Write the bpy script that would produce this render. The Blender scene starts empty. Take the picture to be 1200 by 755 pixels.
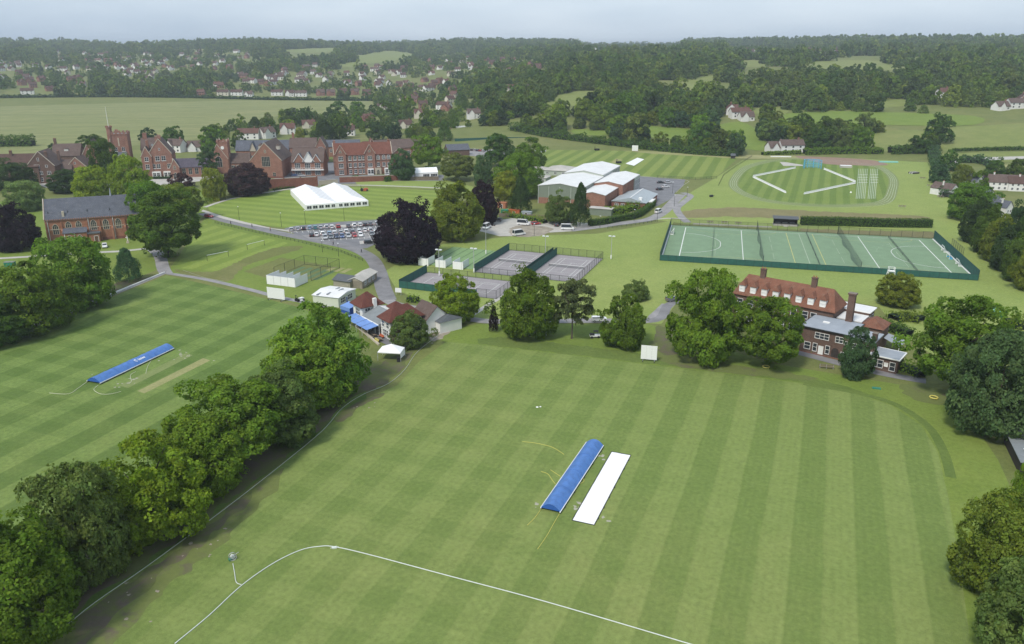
import bpy, bmesh, math, random
import numpy as np
from mathutils import Vector, Matrix

# ------------------------------------------------------------------ camera, world, sun, exposure
scene = bpy.context.scene
COL = scene.collection
FOCAL, PITCH, CAM_H = 923.25, 0.336139, 73.0          # focal length in photo pixels, tilt, metres above the fields
CX, CY = 600.0, 377.5

cam_data = bpy.data.cameras.new("camera")
cam_data.sensor_width = 36.0
cam_data.lens = 36.0 * FOCAL / 1200.0
cam_data.clip_start = 1.0
cam_data.clip_end = 30000.0
cam = bpy.data.objects.new("camera", cam_data)
COL.objects.link(cam)
cam.location = (0, 0, CAM_H)
cam.rotation_euler = (math.pi / 2 - PITCH, 0, 0)
scene.camera = cam

SUN_ELEV, SUN_AZ = math.radians(52), math.radians(215)   # azimuth clockwise from +Y
world = bpy.data.worlds.new("World")
scene.world = world
world.use_nodes = True
nt = world.node_tree
nt.nodes.clear()
w_out = nt.nodes.new("ShaderNodeOutputWorld")
w_bg = nt.nodes.new("ShaderNodeBackground")
w_bg.inputs["Strength"].default_value = 0.1
w_sky = nt.nodes.new("ShaderNodeTexSky")
w_sky.sky_type = 'NISHITA'
w_sky.sun_disc = False
w_sky.sun_elevation = SUN_ELEV
w_sky.sun_rotation = SUN_AZ
w_sky.altitude = 100
w_sky.dust_density = 2.0
w_tc = nt.nodes.new("ShaderNodeTexCoord")
w_map = nt.nodes.new("ShaderNodeMapping")
w_map.inputs["Scale"].default_value = (1.0, 1.0, 4.5)
w_noise = nt.nodes.new("ShaderNodeTexNoise")
w_noise.inputs["Scale"].default_value = 1.7
w_noise.inputs["Detail"].default_value = 5
w_noise.inputs["Roughness"].default_value = 0.45
w_ramp = nt.nodes.new("ShaderNodeValToRGB")
w_ramp.color_ramp.elements[0].position = 0.36
w_ramp.color_ramp.elements[0].color = (2.3, 2.95, 3.8, 1)
w_ramp.color_ramp.elements[1].position = 0.66
w_ramp.color_ramp.elements[1].color = (4.3, 4.8, 5.3, 1)
w_mix = nt.nodes.new("ShaderNodeMix")
w_mix.data_type = 'RGBA'
w_mix.inputs[0].default_value = 0.86
nt.links.new(w_tc.outputs["Generated"], w_map.inputs["Vector"])
nt.links.new(w_map.outputs["Vector"], w_noise.inputs["Vector"])
nt.links.new(w_noise.outputs["Fac"], w_ramp.inputs["Fac"])
nt.links.new(w_sky.outputs["Color"], w_mix.inputs[6])
nt.links.new(w_ramp.outputs["Color"], w_mix.inputs[7])
nt.links.new(w_mix.outputs[2], w_bg.inputs["Color"])
nt.links.new(w_bg.outputs["Background"], w_out.inputs["Surface"])

sun_data = bpy.data.lights.new("sun", 'SUN')
sun_data.energy = 1.5
sun_data.angle = math.radians(10)
sun_data.color = (1.0, 0.95, 0.86)
sun = bpy.data.objects.new("sun", sun_data)
COL.objects.link(sun)
sd = Vector((math.sin(SUN_AZ) * math.cos(SUN_ELEV), math.cos(SUN_AZ) * math.cos(SUN_ELEV), math.sin(SUN_ELEV)))
sun.rotation_euler = sd.to_track_quat('Z', 'Y').to_euler()
sun.location = sd * 500

vs = scene.view_settings
vs.view_transform = 'Standard'
vs.look = 'None'
vs.gamma = 1.0
vs.use_curve_mapping = False
vs.exposure = 1.04
cy = scene.cycles
cy.max_bounces = 5
cy.diffuse_bounces = 4
cy.glossy_bounces = 2
cy.transmission_bounces = 3
cy.transparent_max_bounces = 4
cy.volume_bounces = 0
cy.caustics_reflective = False
cy.caustics_refractive = False
cy.use_denoising = True

# ------------------------------------------------------------------ terrain and photo-to-place measuring
def sstep(a, b, t):
    t = min(1.0, max(0.0, (t - a) / (b - a)))
    return t * t * (3 - 2 * t)

PROF_L = [(0, 0), (1240, 0), (1500, 13), (2000, 35), (2700, 58), (3400, 76), (4500, 80), (12000, 80)]
PROF_R = [(0, 0), (600, 0), (660, 3), (750, 14), (900, 25), (1200, 41), (1600, 53), (2200, 64), (3200, 77), (4500, 80), (12000, 80)]
def prof(p, d):
    for (a, za), (b, zb) in zip(p, p[1:]):
        if d <= b:
            return za + (zb - za) * (d - a) / (b - a)
    return p[-1][1]

def height(x, y):
    """Ground height: level playing fields, rising to wooded hills all round."""
    d = math.hypot(x, y)
    if d < 590:
        return 0.0
    az = math.degrees(math.atan2(x, y))
    w = sstep(-9.0, 5.0, az)
    z = prof(PROF_L, d) * (1 - w) + prof(PROF_R, d) * w
    k = sstep(1300, 2600, d)
    z += k * (8.0 * math.sin(x / 310.0 + 1.0) * math.sin(y / 520.0) + 5.0 * math.sin(x / 150.0 + y / 400.0))
    return z

def ray(px, py):
    x = (px - CX) / FOCAL
    y = -(py - CY) / FOCAL
    return Vector((x, math.cos(PITCH) + y * math.sin(PITCH), -math.sin(PITCH) + y * math.cos(PITCH)))

def G(px, py, z=0.0):
    """Point at height z seen at a photo pixel."""
    d = ray(px, py)
    t = (z - CAM_H) / d.z
    return Vector((d.x * t, d.y * t, z))

def GT(px, py):
    """Point of the terrain seen at a photo pixel (None above the hills)."""
    d = ray(px, py)
    t = 60.0
    while t < 9000:
        p = d * t
        if CAM_H + p.z <= height(p.x, p.y):
            lo, hi = t - max(4.0, t * .01), t
            for _ in range(18):
                m = (lo + hi) / 2
                q = d * m
                if CAM_H + q.z <= height(q.x, q.y): hi = m
                else: lo = m
            q = d * hi
            return Vector((q.x, q.y, height(q.x, q.y)))
        t += max(4.0, t * .01)
    return None

def PX(p):
    x, y, z = p[0], p[1], p[2] - CAM_H
    dz = y * math.cos(PITCH) - z * math.sin(PITCH)
    u = y * math.sin(PITCH) + z * math.cos(PITCH)
    return CX + FOCAL * x / dz, CY - FOCAL * u / dz

def HT(p, top):
    """Height above point p that reaches photo row `top`."""
    lo, hi = 0.0, 80.0
    for _ in range(40):
        m = (lo + hi) / 2
        if PX((p[0], p[1], p[2] + m))[1] > top: lo = m
        else: hi = m
    return lo

# ------------------------------------------------------------------ objects and mesh building
def tag(o, label=None, cat=None, group=None, kind=None):
    if label: o["label"] = label
    if cat: o["category"] = cat
    if group: o["group"] = group
    if kind: o["kind"] = kind
    return o

def link(o, parent=None):
    COL.objects.link(o)
    if parent is not None: o.parent = parent
    return o

def empty(name, loc, rz=0.0, label=None, cat=None, group=None):
    o = bpy.data.objects.new(name, None)
    o.location = loc
    o.rotation_euler = (0, 0, rz)
    o.empty_display_size = 0.5
    COL.objects.link(o)
    return tag(o, label, cat, group)

def place(name, me, parent=None, loc=(0, 0, 0), rot=(0, 0, 0), scale=None):
    o = bpy.data.objects.new(name, me)
    o.location = loc
    o.rotation_euler = rot
    if scale is not None: o.scale = scale
    return link(o, parent)

def copy_tree(o, parent=None):
    c = o.copy()
    COL.objects.link(c)
    c.parent = parent
    for ch in list(o.children):
        copy_tree(ch, c)
    return c

class MB:
    """Collects polygons with a material slot each; build() makes ONE mesh object."""
    def __init__(self):
        self.v, self.f, self.m, self.s = [], [], [], []
    def add(self, vs, fs, m=0, smooth=False):
        b = len(self.v)
        self.v += [tuple(p) for p in vs]
        for f in fs:
            self.f.append(tuple(i + b for i in f)); self.m.append(m); self.s.append(smooth)
        return self
    def box(self, x0, y0, z0, x1, y1, z1, m=0, mat=None):
        p = [(x0,y0,z0),(x1,y0,z0),(x1,y1,z0),(x0,y1,z0),(x0,y0,z1),(x1,y0,z1),(x1,y1,z1),(x0,y1,z1)]
        if mat is not None: p = [mat @ Vector(q) for q in p]
        return self.add(p, [(0,3,2,1),(4,5,6,7),(0,1,5,4),(1,2,6,5),(2,3,7,6),(3,0,4,7)], m)
    def prism(self, poly, z0, z1, m=0, cap=True):
        n = len(poly)
        p = [(a[0], a[1], z0) for a in poly] + [(a[0], a[1], z1) for a in poly]
        f = [(i, (i+1) % n, n + (i+1) % n, n + i) for i in range(n)]
        if cap: f += [tuple(range(n, 2*n)), tuple(reversed(range(n)))]
        return self.add(p, f, m)
    def profile_x(self, prof, x0, x1, m=0, caps=True):
        """extrude a (y,z) outline along x"""
        n = len(prof)
        p = [(x0, a[0], a[1]) for a in prof] + [(x1, a[0], a[1]) for a in prof]
        f = [(i, (i+1) % n, n + (i+1) % n, n + i) for i in range(n)]
        if caps: f += [tuple(range(n, 2*n)), tuple(reversed(range(n)))]
        return self.add(p, f, m)
    def quad(self, a, b, c, d, m=0):
        return self.add([a, b, c, d], [(0,1,2,3)], m)
    def bar(self, a, b, r=.05, n=4, m=0, r2=None, smooth=False):
        a, b = Vector(a), Vector(b)
        d = (b - a)
        if d.length < 1e-6: return self
        d.normalize()
        u = d.cross(Vector((0,0,1)))
        if u.length < 1e-3: u = Vector((1,0,0))
        u.normalize(); w = d.cross(u)
        r2 = r if r2 is None else r2
        p = []
        for q, rr in ((a, r), (b, r2)):
            for i in range(n):
                t = 2*math.pi*(i+.5)/n
                p.append(q + (u*math.cos(t) + w*math.sin(t))*rr*(1.414 if n == 4 else 1))
        f = [(i, (i+1)%n, n+(i+1)%n, n+i) for i in range(n)] + [tuple(range(n,2*n)), tuple(reversed(range(n)))]
        return self.add(p, f, m, smooth)
    def tube(self, pts, r=.05, n=6, m=0, radii=None):
        pts = [Vector(p) for p in pts]
        k = len(pts)
        p = []
        for i, q in enumerate(pts):
            d = (pts[min(k-1, i+1)] - pts[max(0, i-1)])
            d.normalize()
            u = d.cross(Vector((0,0,1)))
            if u.length < 1e-3: u = Vector((1,0,0))
            u.normalize(); w = u.cross(d)
            rr = radii[i] if radii else r
            for j in range(n):
                t = 2*math.pi*j/n
                p.append(q + (u*math.cos(t) + w*math.sin(t))*rr)
        f = [(i*n+j, i*n+(j+1)%n, (i+1)*n+(j+1)%n, (i+1)*n+j) for i in range(k-1) for j in range(n)]
        f += [tuple(reversed(range(n))), tuple(range((k-1)*n, k*n))]
        return self.add(p, f, m, True)
    def ball(self, c, rx, ry, rz, nu=8, nv=5, m=0):
        p = [(c[0], c[1], c[2]-rz)]
        for j in range(1, nv):
            a = -math.pi/2 + math.pi*j/nv
            for i in range(nu):
                t = 2*math.pi*i/nu
                p.append((c[0]+rx*math.cos(a)*math.cos(t), c[1]+ry*math.cos(a)*math.sin(t), c[2]+rz*math.sin(a)))
        p.append((c[0], c[1], c[2]+rz))
        f = [(0, 1+(i+1)%nu, 1+i) for i in range(nu)]
        for j in range(nv-2):
            for i in range(nu):
                f.append((1+j*nu+i, 1+j*nu+(i+1)%nu, 1+(j+1)*nu+(i+1)%nu, 1+(j+1)*nu+i))
        L = len(p)-1
        f += [(L, 1+(nv-2)*nu+i, 1+(nv-2)*nu+(i+1)%nu) for i in range(nu)]
        return self.add(p, f, m, True)
    def mesh(self, name, mats):
        me = bpy.data.meshes.new(name)
        me.from_pydata(self.v, [], self.f)
        for mm in (mats if isinstance(mats, (list, tuple)) else [mats]):
            me.materials.append(mm)
        if len(self.f):
            me.polygons.foreach_set("material_index", self.m)
            me.polygons.foreach_set("use_smooth", self.s)
        me.update()
        return me
    def build(self, name, mats, parent=None, loc=(0,0,0), rz=0.0):
        return place(name, self.mesh(name, mats), parent, loc, (0,0,rz))

def catmull(pts, n=6, closed=False):
    out = []
    k = len(pts)
    rng = range(k) if closed else range(k-1)
    for i in rng:
        p0 = pts[(i-1) % k] if closed else pts[max(0, i-1)]
        p1, p2 = pts[i], pts[(i+1) % k]
        p3 = pts[(i+2) % k] if closed else pts[min(k-1, i+2)]
        for j in range(n):
            t = j/n
            out.append(tuple(.5*((2*b)+(-a+c)*t+(2*a-5*b+4*c-d)*t*t+(-a+3*b-3*c+d)*t**3) for a,b,c,d in zip(p0,p1,p2,p3)))
    if not closed: out.append(tuple(pts[-1]))
    return out
# ------------------------------------------------------------------ materials
MATS = {}
def new_mat(name):
    m = bpy.data.materials.new(name)
    m.use_nodes = True
    MATS[name] = m
    t = m.node_tree
    b = t.nodes["Principled BSDF"]
    return m, t, b

def N(t, kind, **kw):
    n = t.nodes.new(kind)
    for k, v in kw.items(): setattr(n, k, v)
    return n

def mixc(t, fac, a, b, mode='MIX'):
    n = N(t, "ShaderNodeMix", data_type='RGBA', blend_type=mode)
    for sock, v in ((n.inputs[0], fac), (n.inputs[6], a), (n.inputs[7], b)):
        if isinstance(v, (int, float)): sock.default_value = v
        elif isinstance(v, tuple): sock.default_value = (*v, 1) if len(v) == 3 else v
        else: t.links.new(v, sock)
    return n.outputs[2]

def noise(t, scale, detail=4, rough=.55, coord="Object", vec=None, dist=0.0):
    n = N(t, "ShaderNodeTexNoise")
    n.inputs["Scale"].default_value = scale
    n.inputs["Detail"].default_value = detail
    n.inputs["Roughness"].default_value = rough
    n.inputs["Distortion"].default_value = dist
    if vec is None:
        vec = N(t, "ShaderNodeTexCoord").outputs[coord]
    t.links.new(vec, n.inputs["Vector"])
    return n.outputs["Fac"]

def ramp(t, fac, stops, interp='LINEAR'):
    n = N(t, "ShaderNodeValToRGB")
    e = n.color_ramp
    e.interpolation = interp
    while len(e.elements) < len(stops): e.elements.new(0.5)
    for el, (p, c) in zip(e.elements, stops):
        el.position = p
        el.color = (c, c, c, 1) if isinstance(c, (int, float)) else (*c, 1)
    t.links.new(fac, n.inputs["Fac"])
    return n.outputs["Color"]

def math_n(t, op, a, b=None, c=None):
    n = N(t, "ShaderNodeMath", operation=op)
    for i, v in enumerate((a, b, c)):
        if v is None: continue
        if isinstance(v, (int, float)): n.inputs[i].default_value = v
        else: t.links.new(v, n.inputs[i])
    return n.outputs[0]

def bump(t, b, fac, dist=.05, strength=.5):
    n = N(t, "ShaderNodeBump")
    n.inputs["Distance"].default_value = dist
    n.inputs["Strength"].default_value = strength
    t.links.new(fac, n.inputs["Height"])
    t.links.new(n.outputs["Normal"], b.inputs["Normal"])

def plain(name, col, rough=.7, var=.12, scale=1.5, spec=.3, metal=0.0, col2=None, bmp=0.0, coord="Object"):
    """base colour with uneven tone; col2 = second tone mixed in patches"""
    m, t, b = new_mat(name)
    c2 = col2 or tuple(max(0, x*(1-2*var)) for x in col)
    f = noise(t, scale, 5, .6, coord)
    f = ramp(t, f, [(.3, 0.0), (.7, 1.0)])
    t.links.new(mixc(t, f, c2, col), b.inputs["Base Color"])
    b.inputs["Roughness"].default_value = rough
    b.inputs["Specular IOR Level"].default_value = spec
    b.inputs["Metallic"].default_value = metal
    if bmp: bump(t, b, noise(t, scale*6, 3, .6, coord), bmp)
    return m

def grass_mat(name, light, dark, dry, stripe=None, dryness=.45, cross=None, fine=9.0, cross_amt=.5, streak=0.0):
    """mown or rough grass. stripe=(width, light, dark) along local y; cross=(width) across it."""
    m, t, b = new_mat(name)
    tc = N(t, "ShaderNodeTexCoord").outputs["Object"]
    big = noise(t, .012, 5, .6, vec=tc)
    mid = noise(t, .085, 6, .65, vec=tc)
    fin = noise(t, fine, 3, .7, vec=tc)
    blade = noise(t, 1.1, 5, .75, vec=tc)
    base = mixc(t, ramp(t, mid, [(.32, 0.0), (.68, 1.0)]), dark, light)
    dryf = math_n(t, 'MULTIPLY', ramp(t, big, [(.45, 0.0), (.7, 1.0)]), ramp(t, mid, [(.35, .2), (.75, 1.0)]))
    dryf = math_n(t, 'MULTIPLY', dryf, dryness)
    base = mixc(t, dryf, base, dry)
    if stripe:
        sep = N(t, "ShaderNodeSeparateXYZ")
        wob = noise(t, .05, 2, .5, vec=tc)
        t.links.new(tc, sep.inputs[0])
        def band(axis, w, ph=0.0):
            a = math_n(t, 'ADD', sep.outputs[axis], math_n(t, 'MULTIPLY', wob, .9))
            s = math_n(t, 'SINE', math_n(t, 'ADD', math_n(t, 'MULTIPLY', a, math.pi / w), ph))
            return ramp(t, math_n(t, 'MULTIPLY_ADD', s, .5, .5), [(.43, 0.0), (.57, 1.0)])
        s1 = band(0, stripe[0])
        fac = s1
        if cross:
            s2 = band(1, cross, .7)
            side = N(t, "ShaderNodeMapRange")
            for k_, v_ in enumerate((-25.0, 22.0, cross_amt, cross_amt*.22)): side.inputs[k_+1].default_value = v_
            t.links.new(sep.outputs[0], side.inputs[0])
            fac = mixc(t, side.outputs[0], s1, s2)
        fine_pass = math_n(t, 'MULTIPLY_ADD', math_n(t, 'SINE', math_n(t, 'MULTIPLY', sep.outputs[0], 2*math.pi/1.15)), .022, 1.0)
        base = mixc(t, 1.0, base, fine_pass, 'MULTIPLY')
        fac = math_n(t, 'MULTIPLY', fac, ramp(t, blade, [(.2, .75), (.8, 1.0)]))
        base = mixc(t, fac, mixc(t, 1.0, base, stripe[2], 'MULTIPLY'), mixc(t, 1.0, base, stripe[1], 'MULTIPLY'))
    if streak:
        mp = N(t, "ShaderNodeMapping"); mp.inputs["Scale"].default_value = (.010, .075, 1); mp.inputs["Rotation"].default_value = (0, 0, .12)
        t.links.new(tc, mp.inputs["Vector"])
        base = mixc(t, 1.0, base, ramp(t, noise(t, 1.0, 8, .68, vec=mp.outputs[0], dist=.4), [(.3, (1-streak, 1-streak*.8, 1-streak)), (.52, (1.0, 1.0, 1.0)), (.75, (1+streak*.7, 1+streak*.5, 1+streak*.6))]), 'MULTIPLY')
    base = mixc(t, 1.0, base, ramp(t, fin, [(.25, .78), (.75, 1.18)]), 'MULTIPLY')
    base = mixc(t, 1.0, base, ramp(t, blade, [(.25, .76), (.75, 1.22)]), 'MULTIPLY')
    patch = noise(t, .33, 6, .7, vec=tc, dist=.8)
    base = mixc(t, 1.0, base, ramp(t, patch, [(.28, (.94, .96, .94)), (.5, (1.0, 1.0, 1.0)), (.74, (1.05, 1.035, 1.04))]), 'MULTIPLY')
    t.links.new(base, b.inputs["Base Color"])
    b.inputs["Roughness"].default_value = .85
    b.inputs["Specular IOR Level"].default_value = .12
    bump(t, b, fin, .06, .6)
    return m

grass_mat("grass_rough", (.165, .185, .058), (.125, .152, .046), (.24, .22, .092), dryness=.75)
grass_mat("grass_lawn", (.170, .230, .046), (.138, .198, .038), (.235, .240, .072), dryness=.35)
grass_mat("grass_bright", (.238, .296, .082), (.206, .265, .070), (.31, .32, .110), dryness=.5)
grass_mat("grass_meadow", (.225, .236, .095), (.180, .202, .074), (.28, .26, .125), dryness=.6, streak=.3)
grass_mat("grass_hill", (.205, .235, .072), (.160, .195, .056), (.24, .23, .10), dryness=.6)
grass_mat("grass_cricket", (.166, .220, .062), (.152, .206, .056), (.220, .225, .078), stripe=(4.6, (1.19, 1.14, 1.19), (.89, .925, .87)), dryness=.5, cross=4.6, cross_amt=.38)
grass_mat("grass_cricket_two", (.130, .190, .049), (.112, .170, .042), (.185, .195, .060), stripe=(5.4, (1.30, 1.25, 1.30), (.80, .86, .78)), dryness=.35, cross=4.6, cross_amt=.45)
grass_mat("grass_striped", (.175, .228, .055), (.155, .205, .048), (.215, .222, .07), stripe=(5.0, (1.27, 1.20, 1.24), (.82, .89, .80)), dryness=.3)
grass_mat("grass_arena", (.158, .220, .052), (.138, .195, .045), (.20, .205, .08), stripe=(3.2, (1.2, 1.15, 1.15), (.84, .9, .82)), dryness=.25, cross=5.5, cross_amt=.25)
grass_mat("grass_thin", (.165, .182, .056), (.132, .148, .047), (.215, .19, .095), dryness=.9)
grass_mat("grass_strip_dry", (.29, .285, .125), (.25, .255, .105), (.36, .33, .18), dryness=.6)
grass_mat("grass_path_worn", (.200, .242, .088), (.172, .215, .074), (.26, .26, .13), dryness=.6)

def asphalt(name, col, patch=.25):
    m, t, b = new_mat(name)
    tc = N(t, "ShaderNodeTexCoord").outputs["Object"]
    a = noise(t, .25, 6, .65, vec=tc)
    f = noise(t, 14, 3, .7, vec=tc)
    c = mixc(t, ramp(t, a, [(.35, 0.0), (.68, 1.0)]), tuple(x*(1-patch) for x in col), tuple(x*(1+patch*.6) for x in col))
    c = mixc(t, 1.0, c, ramp(t, f, [(.3, .85), (.7, 1.12)]), 'MULTIPLY')
    t.links.new(c, b.inputs["Base Color"])
    b.inputs["Roughness"].default_value = .85
    bump(t, b, f, .02, .4)
    return m
grass_mat("grass_dry", (.215, .195, .090), (.180, .165, .075), (.26, .21, .12), dryness=.8)
grass_mat("grass_dark_green", (.130, .180, .044), (.102, .150, .036), (.18, .185, .062), dryness=.5)  # darker green tone for the bands bordering the mown field
grass_mat("grass_mown_soft", (.195, .262, .054), (.172, .235, .047), (.220, .228, .066), stripe=(4.6, (1.16, 1.13, 1.15), (.89, .92, .87)), dryness=.4)
def earth_mix(name, earth, grass, lo, hi):
    m, t, b = new_mat(name)
    tc = N(t, "ShaderNodeTexCoord").outputs["Object"]
    f = ramp(t, noise(t, .16, 9, .72, vec=tc, dist=.6), [(lo, 0.0), (hi, 1.0)])
    e = mixc(t, noise(t, .9, 5, .7, vec=tc), tuple(c*.72 for c in earth), tuple(c*1.25 for c in earth))
    g = mixc(t, noise(t, 1.3, 5, .7, vec=tc), tuple(c*.75 for c in grass), tuple(c*1.2 for c in grass))
    t.links.new(mixc(t, f, e, g), b.inputs["Base Color"])
    b.inputs["Roughness"].default_value = .92
    b.inputs["Specular IOR Level"].default_value = .1
    bump(t, b, noise(t, 5, 4, .7, vec=tc), .06, .6)
earth_mix("soil_patchy", (.125, .105, .078), (.115, .135, .048), .40, .54)
earth_mix("soil_sparse", (.125, .105, .078), (.140, .168, .054), .33, .46)
asphalt("asphalt_road", (.20, .195, .20))
asphalt("asphalt_path", (.27, .26, .26))
asphalt("asphalt_park", (.175, .175, .185))
asphalt("court_surface", (.285, .262, .268), .10)
asphalt("concrete_pale", (.44, .42, .38), .15)
asphalt("bare_earth", (.155, .125, .095), .4)
asphalt("bare_earth_pale", (.31, .27, .21), .35)
asphalt("chalk_scuff", (.37, .36, .28), .3)
asphalt("pitch_astro", (.168, .258, .148), .10)
asphalt("pitch_lane_light", (.19, .30, .13), .12)
asphalt("pitch_lane_dark", (.085, .15, .06), .12)
asphalt("track_cinder", (.26, .17, .12), .2)
asphalt("court_green", (.10, .19, .15), .1)

def brick(name, c1, c2, mortar, scale=1.0, stain=.35):
    m, t, b = new_mat(name)
    tc = N(t, "ShaderNodeTexCoord").outputs["Object"]
    sep = N(t, "ShaderNodeSeparateXYZ"); t.links.new(tc, sep.inputs[0])
    cmb = N(t, "ShaderNodeCombineXYZ")
    t.links.new(math_n(t, 'ADD', sep.outputs[0], sep.outputs[1]), cmb.inputs[0])
    t.links.new(sep.outputs[2], cmb.inputs[1])
    br = N(t, "ShaderNodeTexBrick")
    br.inputs["Scale"].default_value = scale
    br.inputs["Brick Width"].default_value = .45
    br.inputs["Row Height"].default_value = .15
    br.inputs["Mortar Size"].default_value = .012
    br.inputs["Color1"].default_value = (*c1, 1)
    br.inputs["Color2"].default_value = (*c2, 1)
    br.inputs["Mortar"].default_value = (*mortar, 1)
    t.links.new(cmb.outputs[0], br.inputs["Vector"])
    st = noise(t, .35, 6, .7, vec=tc)
    c = mixc(t, 1.0, br.outputs["Color"], ramp(t, st, [(.25, 1-stain), (.75, 1.15)]), 'MULTIPLY')
    t.links.new(c, b.inputs["Base Color"])
    b.inputs["Roughness"].default_value = .9
    b.inputs["Specular IOR Level"].default_value = .15
    return m
brick("brick_red", (.325, .142, .096), (.250, .114, .080), (.33, .29, .25))
brick("brick_chapel", (.40, .168, .096), (.315, .130, .078), (.31, .25, .19))
brick("brick_brown", (.165, .094, .070), (.122, .073, .057), (.21, .18, .155))
brick("brick_wall", (.25, .085, .055), (.19, .07, .047), (.25, .19, .16))
brick("brick_orange", (.335, .155, .102), (.27, .125, .084), (.3, .24, .2))

def tiles(name, c1, c2, row=.33, moss=None, moss_amt=.3):
    m, t, b = new_mat(name)
    tc = N(t, "ShaderNodeTexCoord").outputs["Object"]
    sep = N(t, "ShaderNodeSeparateXYZ"); t.links.new(tc, sep.inputs[0])
    cmb = N(t, "ShaderNodeCombineXYZ")
    t.links.new(math_n(t, 'ADD', sep.outputs[0], math_n(t, 'MULTIPLY', sep.outputs[1], .37)), cmb.inputs[0])
    t.links.new(sep.outputs[2], cmb.inputs[1])
    br = N(t, "ShaderNodeTexBrick")
    br.inputs["Brick Width"].default_value = row*1.2
    br.inputs["Row Height"].default_value = row*.6
    br.inputs["Mortar Size"].default_value = .018
    br.inputs["Color1"].default_value = (*c1, 1)
    br.inputs["Color2"].default_value = (*c2, 1)
    br.inputs["Mortar"].default_value = (*[x*.5 for x in c2], 1)
    t.links.new(cmb.outputs[0], br.inputs["Vector"])
    st = noise(t, .5, 6, .7, vec=tc)
    c = mixc(t, 1.0, br.outputs["Color"], ramp(t, st, [(.25, .68), (.75, 1.2)]), 'MULTIPLY')
    if moss:
        c = mixc(t, math_n(t, 'MULTIPLY', ramp(t, noise(t, .9, 6, .75, vec=tc, dist=.5), [(.52, 0.0), (.66, 1.0)]), moss_amt), c, moss)
    t.links.new(c, b.inputs["Base Color"])
    b.inputs["Roughness"].default_value = .85
    b.inputs["Specular IOR Level"].default_value = .2
    return m
tiles("tiles_slate", (.135, .146, .175), (.105, .114, .140), moss=(.17, .17, .17))
tiles("tiles_slate_brown", (.158, .112, .095), (.122, .088, .077), moss=(.15, .14, .12))
tiles("tiles_brown", (.125, .075, .060), (.095, .058, .050), moss=(.14, .12, .09))
tiles("tiles_red", (.215, .085, .060), (.16, .068, .050), moss=(.16, .10, .07))
tiles("tiles_orange", (.255, .116, .074), (.195, .088, .058), moss=(.20, .14, .10), moss_amt=.6)
tiles("tiles_purple", (.12, .105, .135), (.095, .085, .11))
tiles("tiles_rust", (.165, .088, .068), (.125, .068, .055), moss=(.14, .10, .08))
tiles("tiles_maroon", (.16, .058, .042), (.12, .045, .036), moss=(.13, .08, .06))

plain("white_render", (.74, .73, .70), .8, .05, .6)
plain("white_paint", (.80, .80, .78), .5, .04, 2.0)
plain("white_sheet", (.82, .82, .82), .45, .03, .8)
plain("white_tent", (.84, .84, .84), .5, .02, .5)
def sheet_roof(name, col):
    m, t, b = new_mat(name)
    tc = N(t, "ShaderNodeTexCoord").outputs["Object"]
    sep = N(t, "ShaderNodeSeparateXYZ"); t.links.new(tc, sep.inputs[0])
    c = mixc(t, ramp(t, noise(t, .22, 6, .7, vec=tc), [(.3, 0.0), (.7, 1.0)]), tuple(x*.84 for x in col), col)
    for ax, sp in ((0, 1.0), (1, 6.0)):
        f = math_n(t, 'ABSOLUTE', math_n(t, 'SINE', math_n(t, 'MULTIPLY', sep.outputs[ax], math.pi/sp)))
        c = mixc(t, 1.0, c, ramp(t, f, [(0.0, .80), (.12 if ax == 0 else .03, 1.0)]), 'MULTIPLY')
    t.links.new(c, b.inputs["Base Color"]); b.inputs["Roughness"].default_value = .6
sheet_roof("white_roof", (.72, .72, .71))
plain("white_line", (.74, .76, .72), .9, .10, 3.0)
plain("white_line_worn", (.46, .53, .40), .9, .2, 1.5)
plain("yellow_line", (.60, .56, .20), .9, .12, 3.0)
plain("cream_render", (.62, .58, .48), .8, .06, .6)
plain("cream_green", (.58, .62, .50), .7, .05, .8)
plain("stone_trim", (.52, .46, .37), .85, .1, 2.0)
plain("lead_grey", (.33, .36, .40), .55, .1, .5, col2=(.26, .29, .33))
plain("felt_grey", (.22, .24, .25), .8, .1, .7)
plain("felt_dark", (.10, .11, .12), .8, .1, .7)
plain("metal_blue_grey", (.36, .40, .42), .45, .08, .6)
plain("green_clad", (.20, .235, .185), .6, .06, .7)
plain("green_clad_pale", (.42, .46, .40), .6, .06, .7)
plain("green_screen", (.030, .118, .098), .7, .16, 1.0)
plain("green_net", (.035, .12, .10), .8, .12, 1.5)
plain("dark_metal", (.04, .045, .045), .5, .1, 3.0, metal=.4)
plain("grey_metal", (.38, .39, .39), .45, .1, 3.0, metal=.5)
plain("galv_metal", (.50, .51, .51), .5, .08, 3.0, metal=.3)
plain("black_rubber", (.022, .022, .024), .8, .1, 4.0)
plain("wood_weathered", (.24, .19, .14), .85, .2, 2.0)
plain("wood_brown", (.15, .09, .055), .85, .2, 2.0)
plain("wood_dark", (.055, .045, .04), .8, .2, 2.0)
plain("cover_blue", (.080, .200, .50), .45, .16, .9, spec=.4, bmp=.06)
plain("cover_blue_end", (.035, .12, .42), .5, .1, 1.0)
plain("awning_blue", (.16, .28, .58), .6, .08, .8)
plain("tarp_blue", (.025, .085, .34), .5, .1, 1.0)
plain("cage_blue", (.10, .42, .66), .6, .08, 1.0)
plain("rope_yellow", (.62, .56, .14), .7, .1, 4.0)
plain("rope_pale", (.62, .62, .46), .7, .1, 4.0)
plain("hose_white", (.66, .70, .66), .5, .08, 4.0)
plain("line_grey", (.45, .47, .40), .7, .1, 4.0)
plain("yellow_plastic", (.62, .55, .13), .5, .08, 3.0)
plain("green_plastic", (.03, .22, .15), .5, .08, 3.0)
plain("orange_paint", (.50, .13, .05), .5, .1, 3.0)
plain("red_paint", (.38, .03, .03), .35, .08, 3.0)
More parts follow.
